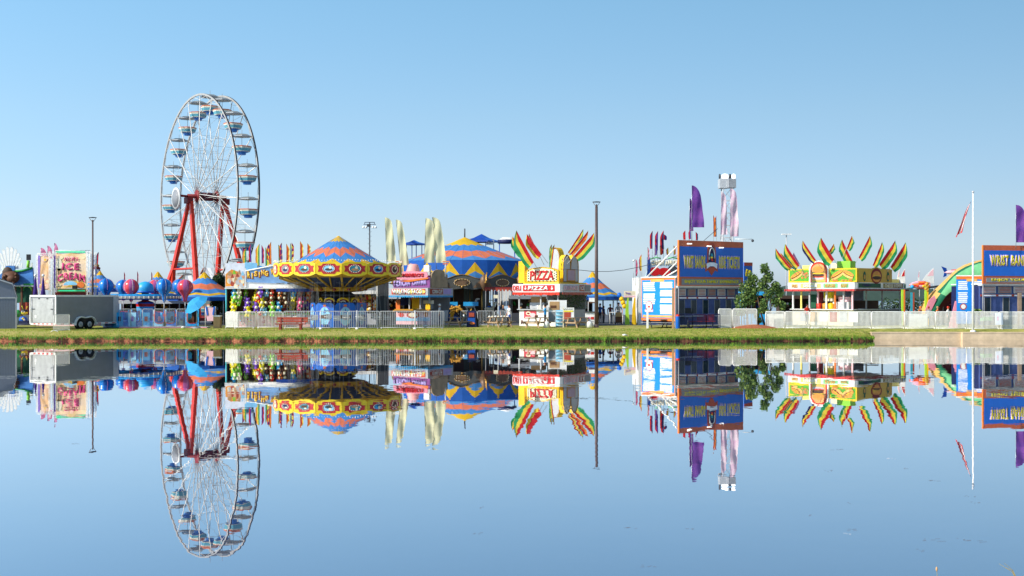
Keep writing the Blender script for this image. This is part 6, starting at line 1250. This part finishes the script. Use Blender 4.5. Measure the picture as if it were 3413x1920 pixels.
b.box(-W+1.5,-W+2.2,1.2,1.3,1.4,2.5,'dkgreen'); b.box(-W+2.2,-W+2.7,1.3,1.4,1.5,2.7,'dkred'); b.box(-W+.6,-.6,DP*.55,DP*.56,1.3,2.0,'dkbrown'); b.build('kitchen_equipment',t)
z0,z1=q(963),q(941)
b=MB(); rd_=[(-W,.35),(-W+.3,.02),(-W+.45,0),(-.35,0),(-.1,.1),(0,.35),(0,DP-.3),(-.3,DP),(-W+.3,DP),(-W,DP-.3)]; nn=len(rd_); vs=[(x,y,z0) for x,y in rd_]+[(x,y,z1) for x,y in rd_]; b.add(vs,[(i,(i+1)%nn,nn+(i+1)%nn,nn+i) for i in range(nn)]+[tuple(range(nn,2*nn)),tuple(range(nn))[::-1]],'white'); fa=b.build('fascia',t)
b=MB(); xs=[-W+.5,-W*.79,-W*.46,-W*.22,-.45]; 
for i in range(4): b.box(xs[i]+(.0 if i==0 else .12),xs[i+1]-.12,-.02,-.003,z0+.1,z1-.07,['cream','ltyellow','mint','mint'][i])
b.box(.003,.02,.5,DP*.47,z0+.1,z1-.07,'dkgreen'); b.box(.003,.02,DP*.52,DP*.9,z0+.1,z1-.07,mat('olive','8C7A3A',.6)); b.box(.003,.02,DP*.93,DP-.33,z0+.1,z1-.07,'green'); b.build('sign_band',fa)
for i,wd in enumerate(('FRIES','SAUSAGE','BURGER','BASKET')): text(wd,(xs[i+1]-xs[i])*.62,.26,'c_peach' if i!=1 else 'paper',fa,((xs[i]+xs[i+1])/2,-.04,(z0+z1)/2),bold=.04)
text('CHEESE STEAKS',DP*.34,.28,'cream',fa,(.035,DP*.71,(z0+z1)/2),rz=90,bold=.05); b=MB(); b.poly([(DP*.1,z0+.3),(DP*.2,z0+.42),(DP*.3,z0+.28),(DP*.2,z0+.2)],-.03,0,'navy'); o=b.build('sausage_emblem',fa); o.rotation_euler=(0,0,PI/2); o.location=(.03,0,0)
b=MB(); 
for i in range(24): b.box(-W-.05+(W+.0)*i/24,-W-.05+(W)*(i+1)/24,-.06+.03*(i%2),-.02+.03*(i%2),z0-.17,z0-.004,mat('valred','C9403E',.6,0,.15))
b.build('red_valance',t); b=MB()
for i in range(20): b.box(.05+.03*(i%2),.09+.03*(i%2),DP*i/20,DP*(i+1)/20,z0-.15,z0-.004,'dkred')
b.build('red_valance',t)
# picture box
xl=-W+.1; xr_=.15+33*s; bx=-W+.15; bt=q(893); bb=z1+.03; am=(bx+0.0)
yel=mat('boxyellow','E9BE25',.4,0,.08); grn=mat('picgreen','5AA52C',.5,0,.15,2)
b=MB(); b.box(bx,-.0,.25,.45,bb,bt,yel); b.box(-.2,.0,.455,DP*.66,bb,bt,yel); sg=b.build('picture_box',t)
ww=-bx
def bun(b,cx,cz,w_,tilt,y,fill,top='orange'):
    M_=T(cx,0,cz,0,0,-tilt); bb_=MB()
    def el(dx,dz,rx,rz_,yy,m_,n=18):
        pts=[]
        for i in range(n): a_=2*PI*i/n; v=M_@Vector((dx+rx*cos(a_),0,dz+rz_*sin(a_))); pts.append((v.x,v.z))
        b.poly(pts,yy-.008,yy,m_)
    el(0,.09,w_*.5,.17,y,mat('bun1','D98F3E',.6,0,.2,5)); el(0,-.10,w_*.5,.16,y-.01,mat('bun2','EDB364',.6,0,.2,5)); el(0,.0,w_*.46,.09,y-.02,fill); el(.05*w_,.035,w_*.4,.035,y-.03,mat('mustard','E6C02E',.5))
yf=.245
b=MB(); lw=ww*.33
b.box(bx+.12,bx+lw,yf-.01,yf-.002,bb+.1,bt-.1,grn); b.box(bx+.12,bx+lw,yf-.02,yf-.012,bb+.1,bb+.22,'bun2') if 0 else None
bun(b,bx+lw*.38,(bb+bt)/2,lw*.58,28,yf-.02,mat('sausage','7A3020',.5)); 
for i in range(10): b.disc(bx+lw*R.uniform(.62,.9),bb+.25+R.uniform(0,.6),.1,.09,yf-.03-.003*i,yf-.022-.003*i,R.choice([mat('nug','D9793E',.6,0,.2,6),'tan']),9)
b.box(bx+lw*1.9,bx+ww-.1,yf-.01,yf-.002,bb+.1,bt-.1,grn)
bun(b,bx+lw*2.2,(bb+bt)/2+.02,lw*.6,28,yf-.02,'sausage'); bun(b,bx+lw*2.68,(bb+bt)/2+.05,lw*.5,-25,yf-.06,mat('meat','8A5230',.6,0,.3,6))
for i in range(10): b.disc(bx+lw*R.uniform(2.0,2.9),bb+.15,.12,.05,yf-.08-.003*i,yf-.072-.003*i,'nug',9)
b.build('food_picture',sg)
# central arched burger sign
cx=bx+lw*1.42; aw_=lw*.43; at=q(866)
b=MB(); ar=[(cx-aw_,bb),(cx-aw_,bt-.05)]+[(cx-aw_*cos(PI*i/12),bt-.05+(at-bt+.05)*sin(PI*i/12)) for i in range(1,12)]+[(cx+aw_,bt-.05),(cx+aw_,bb)]; b.poly(ar,.1,.24,'white'); ab=b.build('arch_board',sg)
b=MB(); k=.86; ar2=[(cx+(x-cx)*k,bb+(z-bb)*.95) for x,z in ar]; b.poly(ar2,.08,.098,'redor'); k=.74; b.poly([(cx+(x-cx)*k,bb+(z-bb)*.86) for x,z in ar],.06,.078,mat('peachbg','EBA56A',.6,0,.1))
hb=at-bb
for (dz,rz_,rx,m_) in ((.58,.16,.60,'bun1'),(.47,.05,.62,'dkgreen'),(.42,.045,.60,'mustard'),(.33,.07,.62,'dkbrown'),(.25,.035,.6,'redor'),(.18,.06,.62,'ltgray'),(.10,.07,.6,'bun2'),(.05,.04,.66,'ltgreen')):
    b.disc(cx,bb+hb*dz,aw_*rx,hb*rz_,.05-.004*(10*dz),.058-.004*(10*dz),m_,18)
b.build('burger_picture',ab)
b=MB(); 
for i in range(len(ar)-1):
    (xa,za),(xb,zb2)=ar[i],ar[i+1]; n_=max(1,int(math.hypot(xb-xa,zb2-za)/.13))
    for j in range(n_): b.ball((xa+(xb-xa)*j/n_,.09,za+(zb2-za)*j/n_),.03,'bulb',5)
b.build('bulb_row',ab)
b=MB(); Ms=T(0,0,0,90); b.M=T(.01,.35,0,90)
b.poly([(0.1,bb),(0.1,bt-.05),(DP*.24,bt-.02),(DP*.34,bt+.12),(DP*.44,bt-.02),(DP*.64,bt-.05),(DP*.64,bb)],-.03,.0,mat('boxolive','C9A028',.45,0,.12)); b.disc(DP*.34,bb+.5,.85,.62,-.05,-.031,'dkred',18); b.disc(DP*.34,bb+.45,.68,.45,-.065,-.051,'bun1',16); b.disc(DP*.34,bb+.35,.68,.14,-.08,-.066,'dkbrown',14); b.box(DP*.34-.6,DP*.34+.6,-.082,-.067,bb+.5,bb+.55,'mustard')
for x in (DP*.12,DP*.56): b.disc(x,bb+.45,.22,.4,-.045,-.031,'dkgreen',14); b.disc(x,bb+.4,.15,.2,-.06,-.046,'gold',10)
b.build('side_picture',sg)
b=MB(); b.box(-W+.5,-.3,.6,DP-.6,z1+.003,z1+.3,'ltyellow'); b.box(-2.2,-1.0,1.0,1.8,z1+.31,q(868),'ltgreen'); b.box(-W+1.0,-W+2.4,1.0,1.6,z1+.31,q(880),'ltyellow'); b.box(-W*.45,-W*.35,1.2,1.6,z1+.31,q(875),'cream'); b.build('roof_unit',t)
fl=((2632,888,2585,828,18,-1),(2640,885,2602,843,20,-1),(2662,882,2617,813,24,-1),(2664,878,2645,842,14,-1),(2718,865,2675,802,18,-1),(2778,862,2736,792,34,-1),(2763,838,2779,812,10,1),(2840,868,2806,798,26,-1),(2822,826,2839,785,18,1),(2863,855,2900,784,22,1),(2910,880,2940,806,20,1),(2932,878,2984,801,28,1),(2970,886,3018,808,28,1))
for i,(x0,y0,x1,y1,w_,sd_) in enumerate(fl):
    cs=[('f_red','f_yellow','f_green'),('f_orange','f_yellow'),('f_red','f_yellow','f_green'),('f_pink','f_red'),('f_red','f_yellow','f_navy')][min(i,4)] if i<5 else ('f_red','f_yellow','f_green')
    lab=['leftmost, tilted far left','orange and yellow one tucked behind the two leftmost','broad one second from the left end','pink and red one left of the white roof unit','thin one left of the burger arch','widest, right above the burger arch','smallest, peeking behind the burger arch flag','one above the second hot dog picture','short one leaning right behind its neighbour at the middle','tall right-leaning one at the middle','slim right-leaning one above the dark side','broad right-leaning one above the dark side','rightmost, lowest one above the dark side'][i]
    x0+=(x0-x1)*.10; y0+=(y0-y1)*.10; w_*=1.12
    striped_flag(x0,y0,x1,y1,95.5+(.35*i)%1.4+(.0 if i<8 else 1),w_,sd_,'striped flag on the burger stand, '+lab,'striped flags crowning the burger stand',cs,.06)
person((X(2690,97),97,G),20,'person in red working behind the burger counter under the burger arch','redor','dkgray',h=1.7)
person((X(2905,99),99,G),-30,'person in navy at the dark right side of the burger stand','navy','dkgray',h=1.7)
# distant two-headed lamp
D=150; t=thing('street_light','distant pole light with paired white heads left of the burger flags','street light',GP(2621,D)); q=lambda py:Z(py,D)-G; b=MB(); b.tube([(0,0,0),(0,0,q(784))],.07,'ltgray'); b.build('pole',t)
for x in (-.28,.3): b=MB(); b.box(x-.3,x+.3,-.25,.25,q(783),q(779),'white'); b.build('lamp_head',t)
# dark hedge/backdrop pieces between stands
tree(3030,112,985,1060,190,'low dark hedge behind the rainbow poles',dens=2600,seed=31,cols=dk,blobs=[(-.8,0,.5,.4),(-.4,0,.5,.4),(0,0,.6,.4),(.4,0,.5,.4),(.8,0,.5,.4)],name='hedge')
for i,(px,yt,mm) in enumerate(((3010,965,('lime','orange')),(3088,950,('lime','yellow')),(3041,975,('teal','terracotta')))):
    D=97; t=thing('striped_pole',['lime and orange striped pole right of the burger stand','lime pole with yellow carved top by the rocket car','thin teal and rust pole between the rainbow poles'][i],'pole',GP(px,D),0,'coloured ride poles'); q=lambda py:Z(py,D)-G; b=MB(); b.box(-.13,.0,-.1,.1,0,q(yt),mm[0]); b.box(.003,.13,-.1,.1,0,q(yt),mm[1]); b.build('pole',t)
    if i==1: b=MB(); [b.ball((.05*(-1)**k,0,q(yt)+.1-.14*k),.15,'gold',8) for k in range(5)]; b.build('carving',t)
t=thing('rocket_car','candy-coloured rocket ride car on an arm above the fence','ride car',P(3062,950,98)); b=MB(); b.lathe([(.02,-.8),(.18,-.6),(.33,-.1),(.34,.4),(.2,.9)],None,12,mf=lambda i,j:['pink','orange','redor','ltpink'][(i+j)%4]); o=b.build('hull',t); o.rotation_euler=(0,rad(90),0); b=MB(); b.ball((-.6,-.2,-.15),.17,'skyblue',8); b.ball((-.2,-.33,-.1),.1,'redor',8); b.ball((.3,-.3,-.1),.12,'yellow',8); b.build('lamp',t); b=MB(); b.tube([(0,.3,-.3),(1.8,.5,-.1)],.09,'gunmetal'); b.tube([(1.8,.5,-.1),(1.8,.5,-3.0)],.12,'gunmetal'); b.build('arm',t)
for i,(xa,xb,yt,yb_,m1,m2_,lb) in enumerate(((2988,2998,898,945,'white','ltpink','narrow white sail flag beside the burger stand end'),(2996,3016,896,945,'white','red','white sail flag with red corner beside the burger stand end'),(3058,3064,902,945,'white','pink','slim white and pink upright flag before a grey banner'),(3072,3112,893,948,'white','ltpink','widest white sail flag with pink corner left of the green canopy'))):
    D=100; s=D/F; t=thing('sail_flag',lb,'flag',P(xb,980,D),0,'white sail flags beyond the burger stand'); h=(945-yt)*s; z0=(980-945)*s; w_=(xb-xa)*s
    b=MB(); b.tube([(.02,0,-3),(.02,0,z0+h)],.03,'ltgray'); b.build('pole',t)
    ed=[(-w_*(1-(k/8)**1.6),z0+h*k/8) for k in range(9)]; b=MB(); b.poly([(0,z0)]+ed,-.02,.02,m1); o=b.build('cloth',t)
    b=MB(); b.poly([(-.03,z0+h*.5)]+[(x*.75-.03,z*.98) for x,z in ed[4:8]]+[(-.03,z0+h*.93)],-.03,-.021,m2_); b.build('corner_patch',o)
# big striped canopy
D=97; s=D/F; t=thing('striped_canopy','sweeping green, yellow and maroon tensile canopy rising to the right','canopy',GP(3070,D)); f=lambda px:(px-3070)*s; q=lambda py:Z(py,D)-G
def spl(pts,n=14):
    out=[]
    for i in range(n+1):
        u=i/n*(len(pts)-1); k=min(int(u),len(pts)-2); v=u-k; p0=pts[max(k-1,0)];p1=pts[k];p2=pts[k+1];p3=pts[min(k+2,len(pts)-1)]
        out.append([.5*((2*p1[d])+(-p0[d]+p2[d])*v+(2*p0[d]-5*p1[d]+4*p2[d]-p3[d])*v*v+(-p0[d]+3*p1[d]-3*p2[d]+p3[d])*v**3) for d in (0,1)])
    return out
E1=spl([(3066,1040),(3090,1000),(3140,950),(3200,895),(3250,873),(3300,862),(3400,850)]); E2=spl([(3068,1045),(3098,1000),(3135,962),(3192,904),(3250,877),(3300,866),(3400,853)]); E3=spl([(3080,1050),(3108,1008),(3140,966),(3175,922),(3240,884),(3300,871),(3400,857)]); E4=spl([(3095,1055),(3120,1015),(3148,978),(3185,962),(3250,940),(3300,935),(3400,930)]); E5=spl([(3140,1062),(3152,1058),(3164,1050),(3190,1015),(3250,1000),(3300,995),(3400,990)])
b=MB(); rows=[(E1,.6),(E2,0.),(E3,-.3),(E4,-.9),(E5,1.6)]; vs=[];fs=[];ms=[]
for E,yy in rows:
    for x,y in E: vs.append((f(x),yy,q(y)))
for k in range(4):
    for i in range(14): fs.append((k*15+i,k*15+i+1,(k+1)*15+i+1,(k+1)*15+i)); ms.append(['c_peach',('c_peach' if i<4 else 'c_green'),('c_green' if i<4 else 'c_mint'),'maroon'][k])  # thin upper dark green band is a shadow painted between peach and mint
b.add(vs,fs,ms,True); b.build('canopy',t)
for px,y0 in ((3300,880),(3150,975)): b=MB(); b.tube([(f(px),.5,0),(f(px),.5,q(y0))],.06,'gray'); b.build('post',t)
b=MB(); b.poly([(f(3075),q(1035)),(f(3088),q(1000)),(f(3106),q(985)),(f(3112),q(1000)),(f(3095),q(1035))],-.6,-.5,'pink'); b.build('side_flap',t)
t=thing('toy_plane','small red and blue plane ride car above the green canopy','ride car',P(3158,908,100)); b=MB(); b.lathe([(.02,-.3),(.14,0),(.2,.8),(.12,1.2)],'ltpink',8); o=b.build('fuselage',t); o.rotation_euler=(0,rad(90),0); b=MB(); b.poly([(-.5,.5),(-.1,.35),(-.05,.05),(-.1,-.3),(-.35,-.4),(-.25,0)],-.05,.05,'dkblue'); b.build('tail',t); b=MB(); b.box(.6,1.4,-.8,.8,.15,.25,'redor'); b.build('wing',t); b=MB(); b.tube([(.8,0,-.1),(1.6,.4,-4.9)],.06,'gray'); b.build('arm',t)
# menu panel of right booth (stands free in front of the canopy)
D=90; s=D/F; t=thing('price_board','bright blue price panel with orange top between canopy and right booth','sign',GP(3188,D),-6); q=lambda py:Z(py,D)-G; w_=88*s
b=MB(); b.box(0,w_,0,.08,.3,q(922),rc); b.box(0,w_,-.02,.09,q(931),q(921),'orange'); b.box(0,w_,-.03,.1,q(921)+.004,q(921)+.08,'white'); b.box(w_*.36,w_*.75,-.03,-.022,q(938),q(929),'c_peach'); b.build('board',t)
b=MB(); write_lines(b,.1,w_*.42,q(1010),q(936),-.003,'paper',12,.1,(5,)); write_lines(b,w_*.58,w_-.08,q(1040),q(936),-.003,'paper',16,.1,()); b.disc(w_*.25,q(1022),.25,.25,-.01,-.002,'signred',12); b.disc(w_*.25,q(1022),.17,.17,-.02,-.011,'white',12); b.build('menu_text',t)
for x in (.05,w_-.05): b=MB(); b.tube([(x,.04,0),(x,.04,.3)],.04,'gray'); b.build('post',t)
ticket_booth(3277,88.5,14,'large blue ticket booth sign with red frame, cut off at the right edge',8.5,4.0,817,945,emblem=False,menu_side=False,words=('WRIST BANDS   RIDE TICKETS',))
t=tree(3255,88.6,1015,1065,40,'small bushy plant at the foot of the blue price panel',dens=420,seed=21,blobs=[(-.3,0,.5,.6),(.3,0,.5,.6)],name='shrub')
tag(MB().box(-.3,.3,-.2,.2,0,.28,'green').box(-.5,-.32,-.2,.2,0,.2,'mint').build('crate'),'green crate on a shelf just left of the right booth windows','crate').location=(X(3292,88.3),88.3,1.2)
b=MB(); b.box(-.12,.12,-.1,.1,0,2.6,'wood'); tag(b.build('post'),'thick weathered post before the right booth windows','post').location=GP(3398,87.6)
t=thing('red_cone_sign','pink wedge sign at the foot of the canopy beside the blue panel','sign',GP(3180,90)); b=MB(); b.poly([(-.4,0),(.1,2.0),(.25,2.0),(.25,0)],0,.1,'pink'); b.build('board',t)
for i,(px,mm,cap) in enumerate(((3125,'orange','tan'),(3095,'gray','redor'),(3068,'terracotta','orange'),(3160,'white','redor'))):
    person(GP(px,93.5),R.uniform(-60,60),['person in orange with blond hair behind the fence under the canopy','person with red cap behind the fence at the canopy tip','person in rust top behind the fence near the rocket car','person in white with reddish cap by the canopy edge'][i],mm,'dkgray',cap=cap if 'cap' in ['','x cap','','cap'][i] else None,hairm=cap,h=1.55)
# flagpole
D=84.9; t=thing('flagpole','tall white flagpole with silver ball at the concrete wall','flagpole',(X(3243,D),D,.5)); q=lambda py:Z(py,D)-.5; s=D/F
b=MB(); b.tube([(0,0,0),(0,0,q(645))],.085,'white',10,.05); b.build('pole',t); b=MB(); b.lathe([(.2,0),(.18,.08),(.1,.12)],'white',12); b.build('base',t); b=MB(); b.ball((0,0,q(640)),.09,'galv',10); b.tube([(0,0,q(645)),(0,0,q(640))],.03,'galv'); b.build('finial',t)
t=thing('us_flag','limp red and white striped flag with blue corner hanging on the flagpole','flag',(X(3239,D),D-.05,Z(670,D))); b=MB(); vs=[];fs=[];ms=[]; rows,cols_=14,9
for i in range(rows+1):
    for j in range(cols_+1):
        u=i/rows; v=j/cols_; x=-.05-.62*u**.9-(.12+.42*u**.7)*v; z=-u*2.15-v*.25-.2*v*u; y=.14*sin(9*v+3*u)*(.4+u); vs.append((x,y,z))
for i in range(rows):
    for j in range(cols_):
        fs.append((i*(cols_+1)+j,i*(cols_+1)+j+1,(i+1)*(cols_+1)+j+1,(i+1)*(cols_+1)+j)); ms.append('f_navy' if (i<6 and j<4) else ('f_red' if j%2==0 else 'f_white'))
b.add(vs,fs,ms,True); b.build('cloth',t)
# litter and foreground sprigs
for i,(px,py,lb) in enumerate(((2081,1119,'white crumpled cup on the edge of the bank below the menu wall'),(610,1098,'small white litter on the grass before the balloon ride'),(1417,1093,'white paper scrap at the foot of the fence before the cantina'))):
    D0=10200/(py-983) if i!=0 else 80.8; tag(MB().ball((0,0,.07),.12,'white',8,.6,1.3).ball((.15,.05,.05),.08,'ltgray',7,.6).build('litter'),lb,'litter').location=(X(px,D0),D0,G if i else .33)
b=MB(); bx0=X(3400,12.4)
for i in range(60):
    px=R.uniform(3355,3440); D0=R.uniform(11.6,12.6); x=X(px,D0); h=R.uniform(.05,.25); zb=-.12
    b.tube([(x,D0,zb),(x+R.uniform(-.03,.03),D0,zb+h*.6),(x+R.uniform(-.1,.06),D0,zb+h)],.004,R.choice([gm1,gm2,gm2]),4,.001,cap=False)
for (xa,ya,xb,yb_) in ((3413,1935,3330,1879),(3395,1915,3352,1892),(3405,1930,3347,1877)):
    b.tube([P(xa,ya+30,12.2),P((xa+xb)/2,(ya+yb_)/2-2,12.2),P(xb,yb_,12.2)],.004,gm2,4,.002)
b.tube([P(3126,1960,12.6),P(3124,1925,12.6),P(3122,1893,12.6)],.003,gm2,4,.002); b.ball(tuple(P(3122,1897,12.6)),.012,'tan',6,2.2)
tag(b.build('reeds'),'dry grass stems and a seed head poking up at the near water edge','reeds',kind='stuff')

# ---- stalls filling the depth behind the front row
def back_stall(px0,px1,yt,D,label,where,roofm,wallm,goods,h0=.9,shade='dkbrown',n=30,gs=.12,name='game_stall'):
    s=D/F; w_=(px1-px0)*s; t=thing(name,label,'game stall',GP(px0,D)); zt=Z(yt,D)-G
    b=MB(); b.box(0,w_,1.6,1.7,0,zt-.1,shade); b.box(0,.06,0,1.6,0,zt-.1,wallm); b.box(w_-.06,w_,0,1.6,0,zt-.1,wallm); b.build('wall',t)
    b=MB(); b.box(-.1,w_+.1,-.3,1.8,zt-.1,zt,roofm); b.box(-.1,w_+.1,-.33,-.303,zt-.3,zt,roofm); b.build('roof',t)
    b=MB(); b.box(0,w_,-.1,.3,0,h0,wallm); b.build('counter',t)
    pb={}
    for i in range(n if n in(90,60) else n//2):
        k=R.choice(goods)
        if k not in pb: pb[k]=MB().ball((0,0,0),gs,k,8).build('prize_ball'); o=pb[k]
        else: o=pb[k].copy(); C.objects.link(o)
        z_=R.uniform(h0+.1,zt-.4); o.location=(X(px0,D)+R.uniform(.15,w_-.15),D+R.uniform(.35,1.2),G+z_)
        tag(o,{'gold':'gold','dkgray':'dark grey','maroon':'maroon','brown':'brown','navy':'navy','lime':'lime','orange':'orange','yellow':'yellow','pz4':'amber','redor':'red','cream':'cream','skyblue':'sky blue','dkgreen':'dark green','tan':'tan','white':'white','green':'green','dkred':'dark red'}[k]+' round prize inside the '+where,'prize',where+' prizes')
    return t
back_stall(404,648,1000,99,'dark game stall behind the balloon ride with a gold patch of prizes','stall behind the balloon ride','ltgray','brown',['gold','dkgray','maroon','brown','navy','lime'],n=60)
back_stall(1163,1262,968,100,'game stall crammed with orange and yellow balls behind the swing ride','packed ball stall behind the swing ride','white','ltgray',['orange','yellow','pz4','redor','cream'],n=90,gs=.15)
t=thing('speaker_tower','tall dark grey box tower with white edge left of the cantina','tower',GP(1254,97.)); s=97/F; b=MB(); b.box(.12,38*s,0,.8,0,Z(936,97)-G,'dkgray'); b.build('body',t); b=MB(); b.box(0,.117,-.02,.8,0,Z(932,97)-G,'white'); b.build('edge_panel',t)
t=thing('corrugated_container','pale ribbed container behind the swing ride on the right','container',GP(1195,108)); s=108/F; b=MB()
for i in range(24): b.box(i*3*s,i*3*s+1.6*s,0,2,0,Z(947,108)-G,'ltgray'); b.box(i*3*s+1.6*s,i*3*s+3*s,.06,2,0,Z(947,108)-G-.002,'gray')
b.build('wall',t)
back_stall(1080,1165,985,104,'dim prize stall seen through the swing ride mast','dim stall behind the swing mast','dkblue','navy',['maroon','dkgray','gold','skyblue'],n=40)
back_stall(1700,1975,985,103,'shadowy stall behind the pizza stand','stall behind the pizza stand','gray','dkgray',['dkgreen','tan','white','green'],n=70)
back_stall(1340,1500,990,108,'shadowy stall behind the cantina windows','stall behind the cantina windows','dkred','brown',['cream','redor','dkgray'],n=40)
back_stall(2478,2560,972,99,'small blue and yellow topped stall glimpsed between the two little trees','small stall between the little trees','skyblue','skyblue',['navy','white','orange'],n=24)
back_stall(2600,2860,985,110,'shadowy stall behind the burger counter','stall behind the burger counter','dkbrown','dkbrown',['dkred','green','tan','white'],n=50)
back_stall(3110,3300,1005,103,'low shadowy stall under the green canopy','low stall under the green canopy','maroon','brown',['orange','white','redor'],n=30)
back_stall(1262,1345,985,106,'shadowy stall between the swing ride and the cantina','stall left of the cantina','ltgray','dkgray',['redor','cream','gold'],n=30)
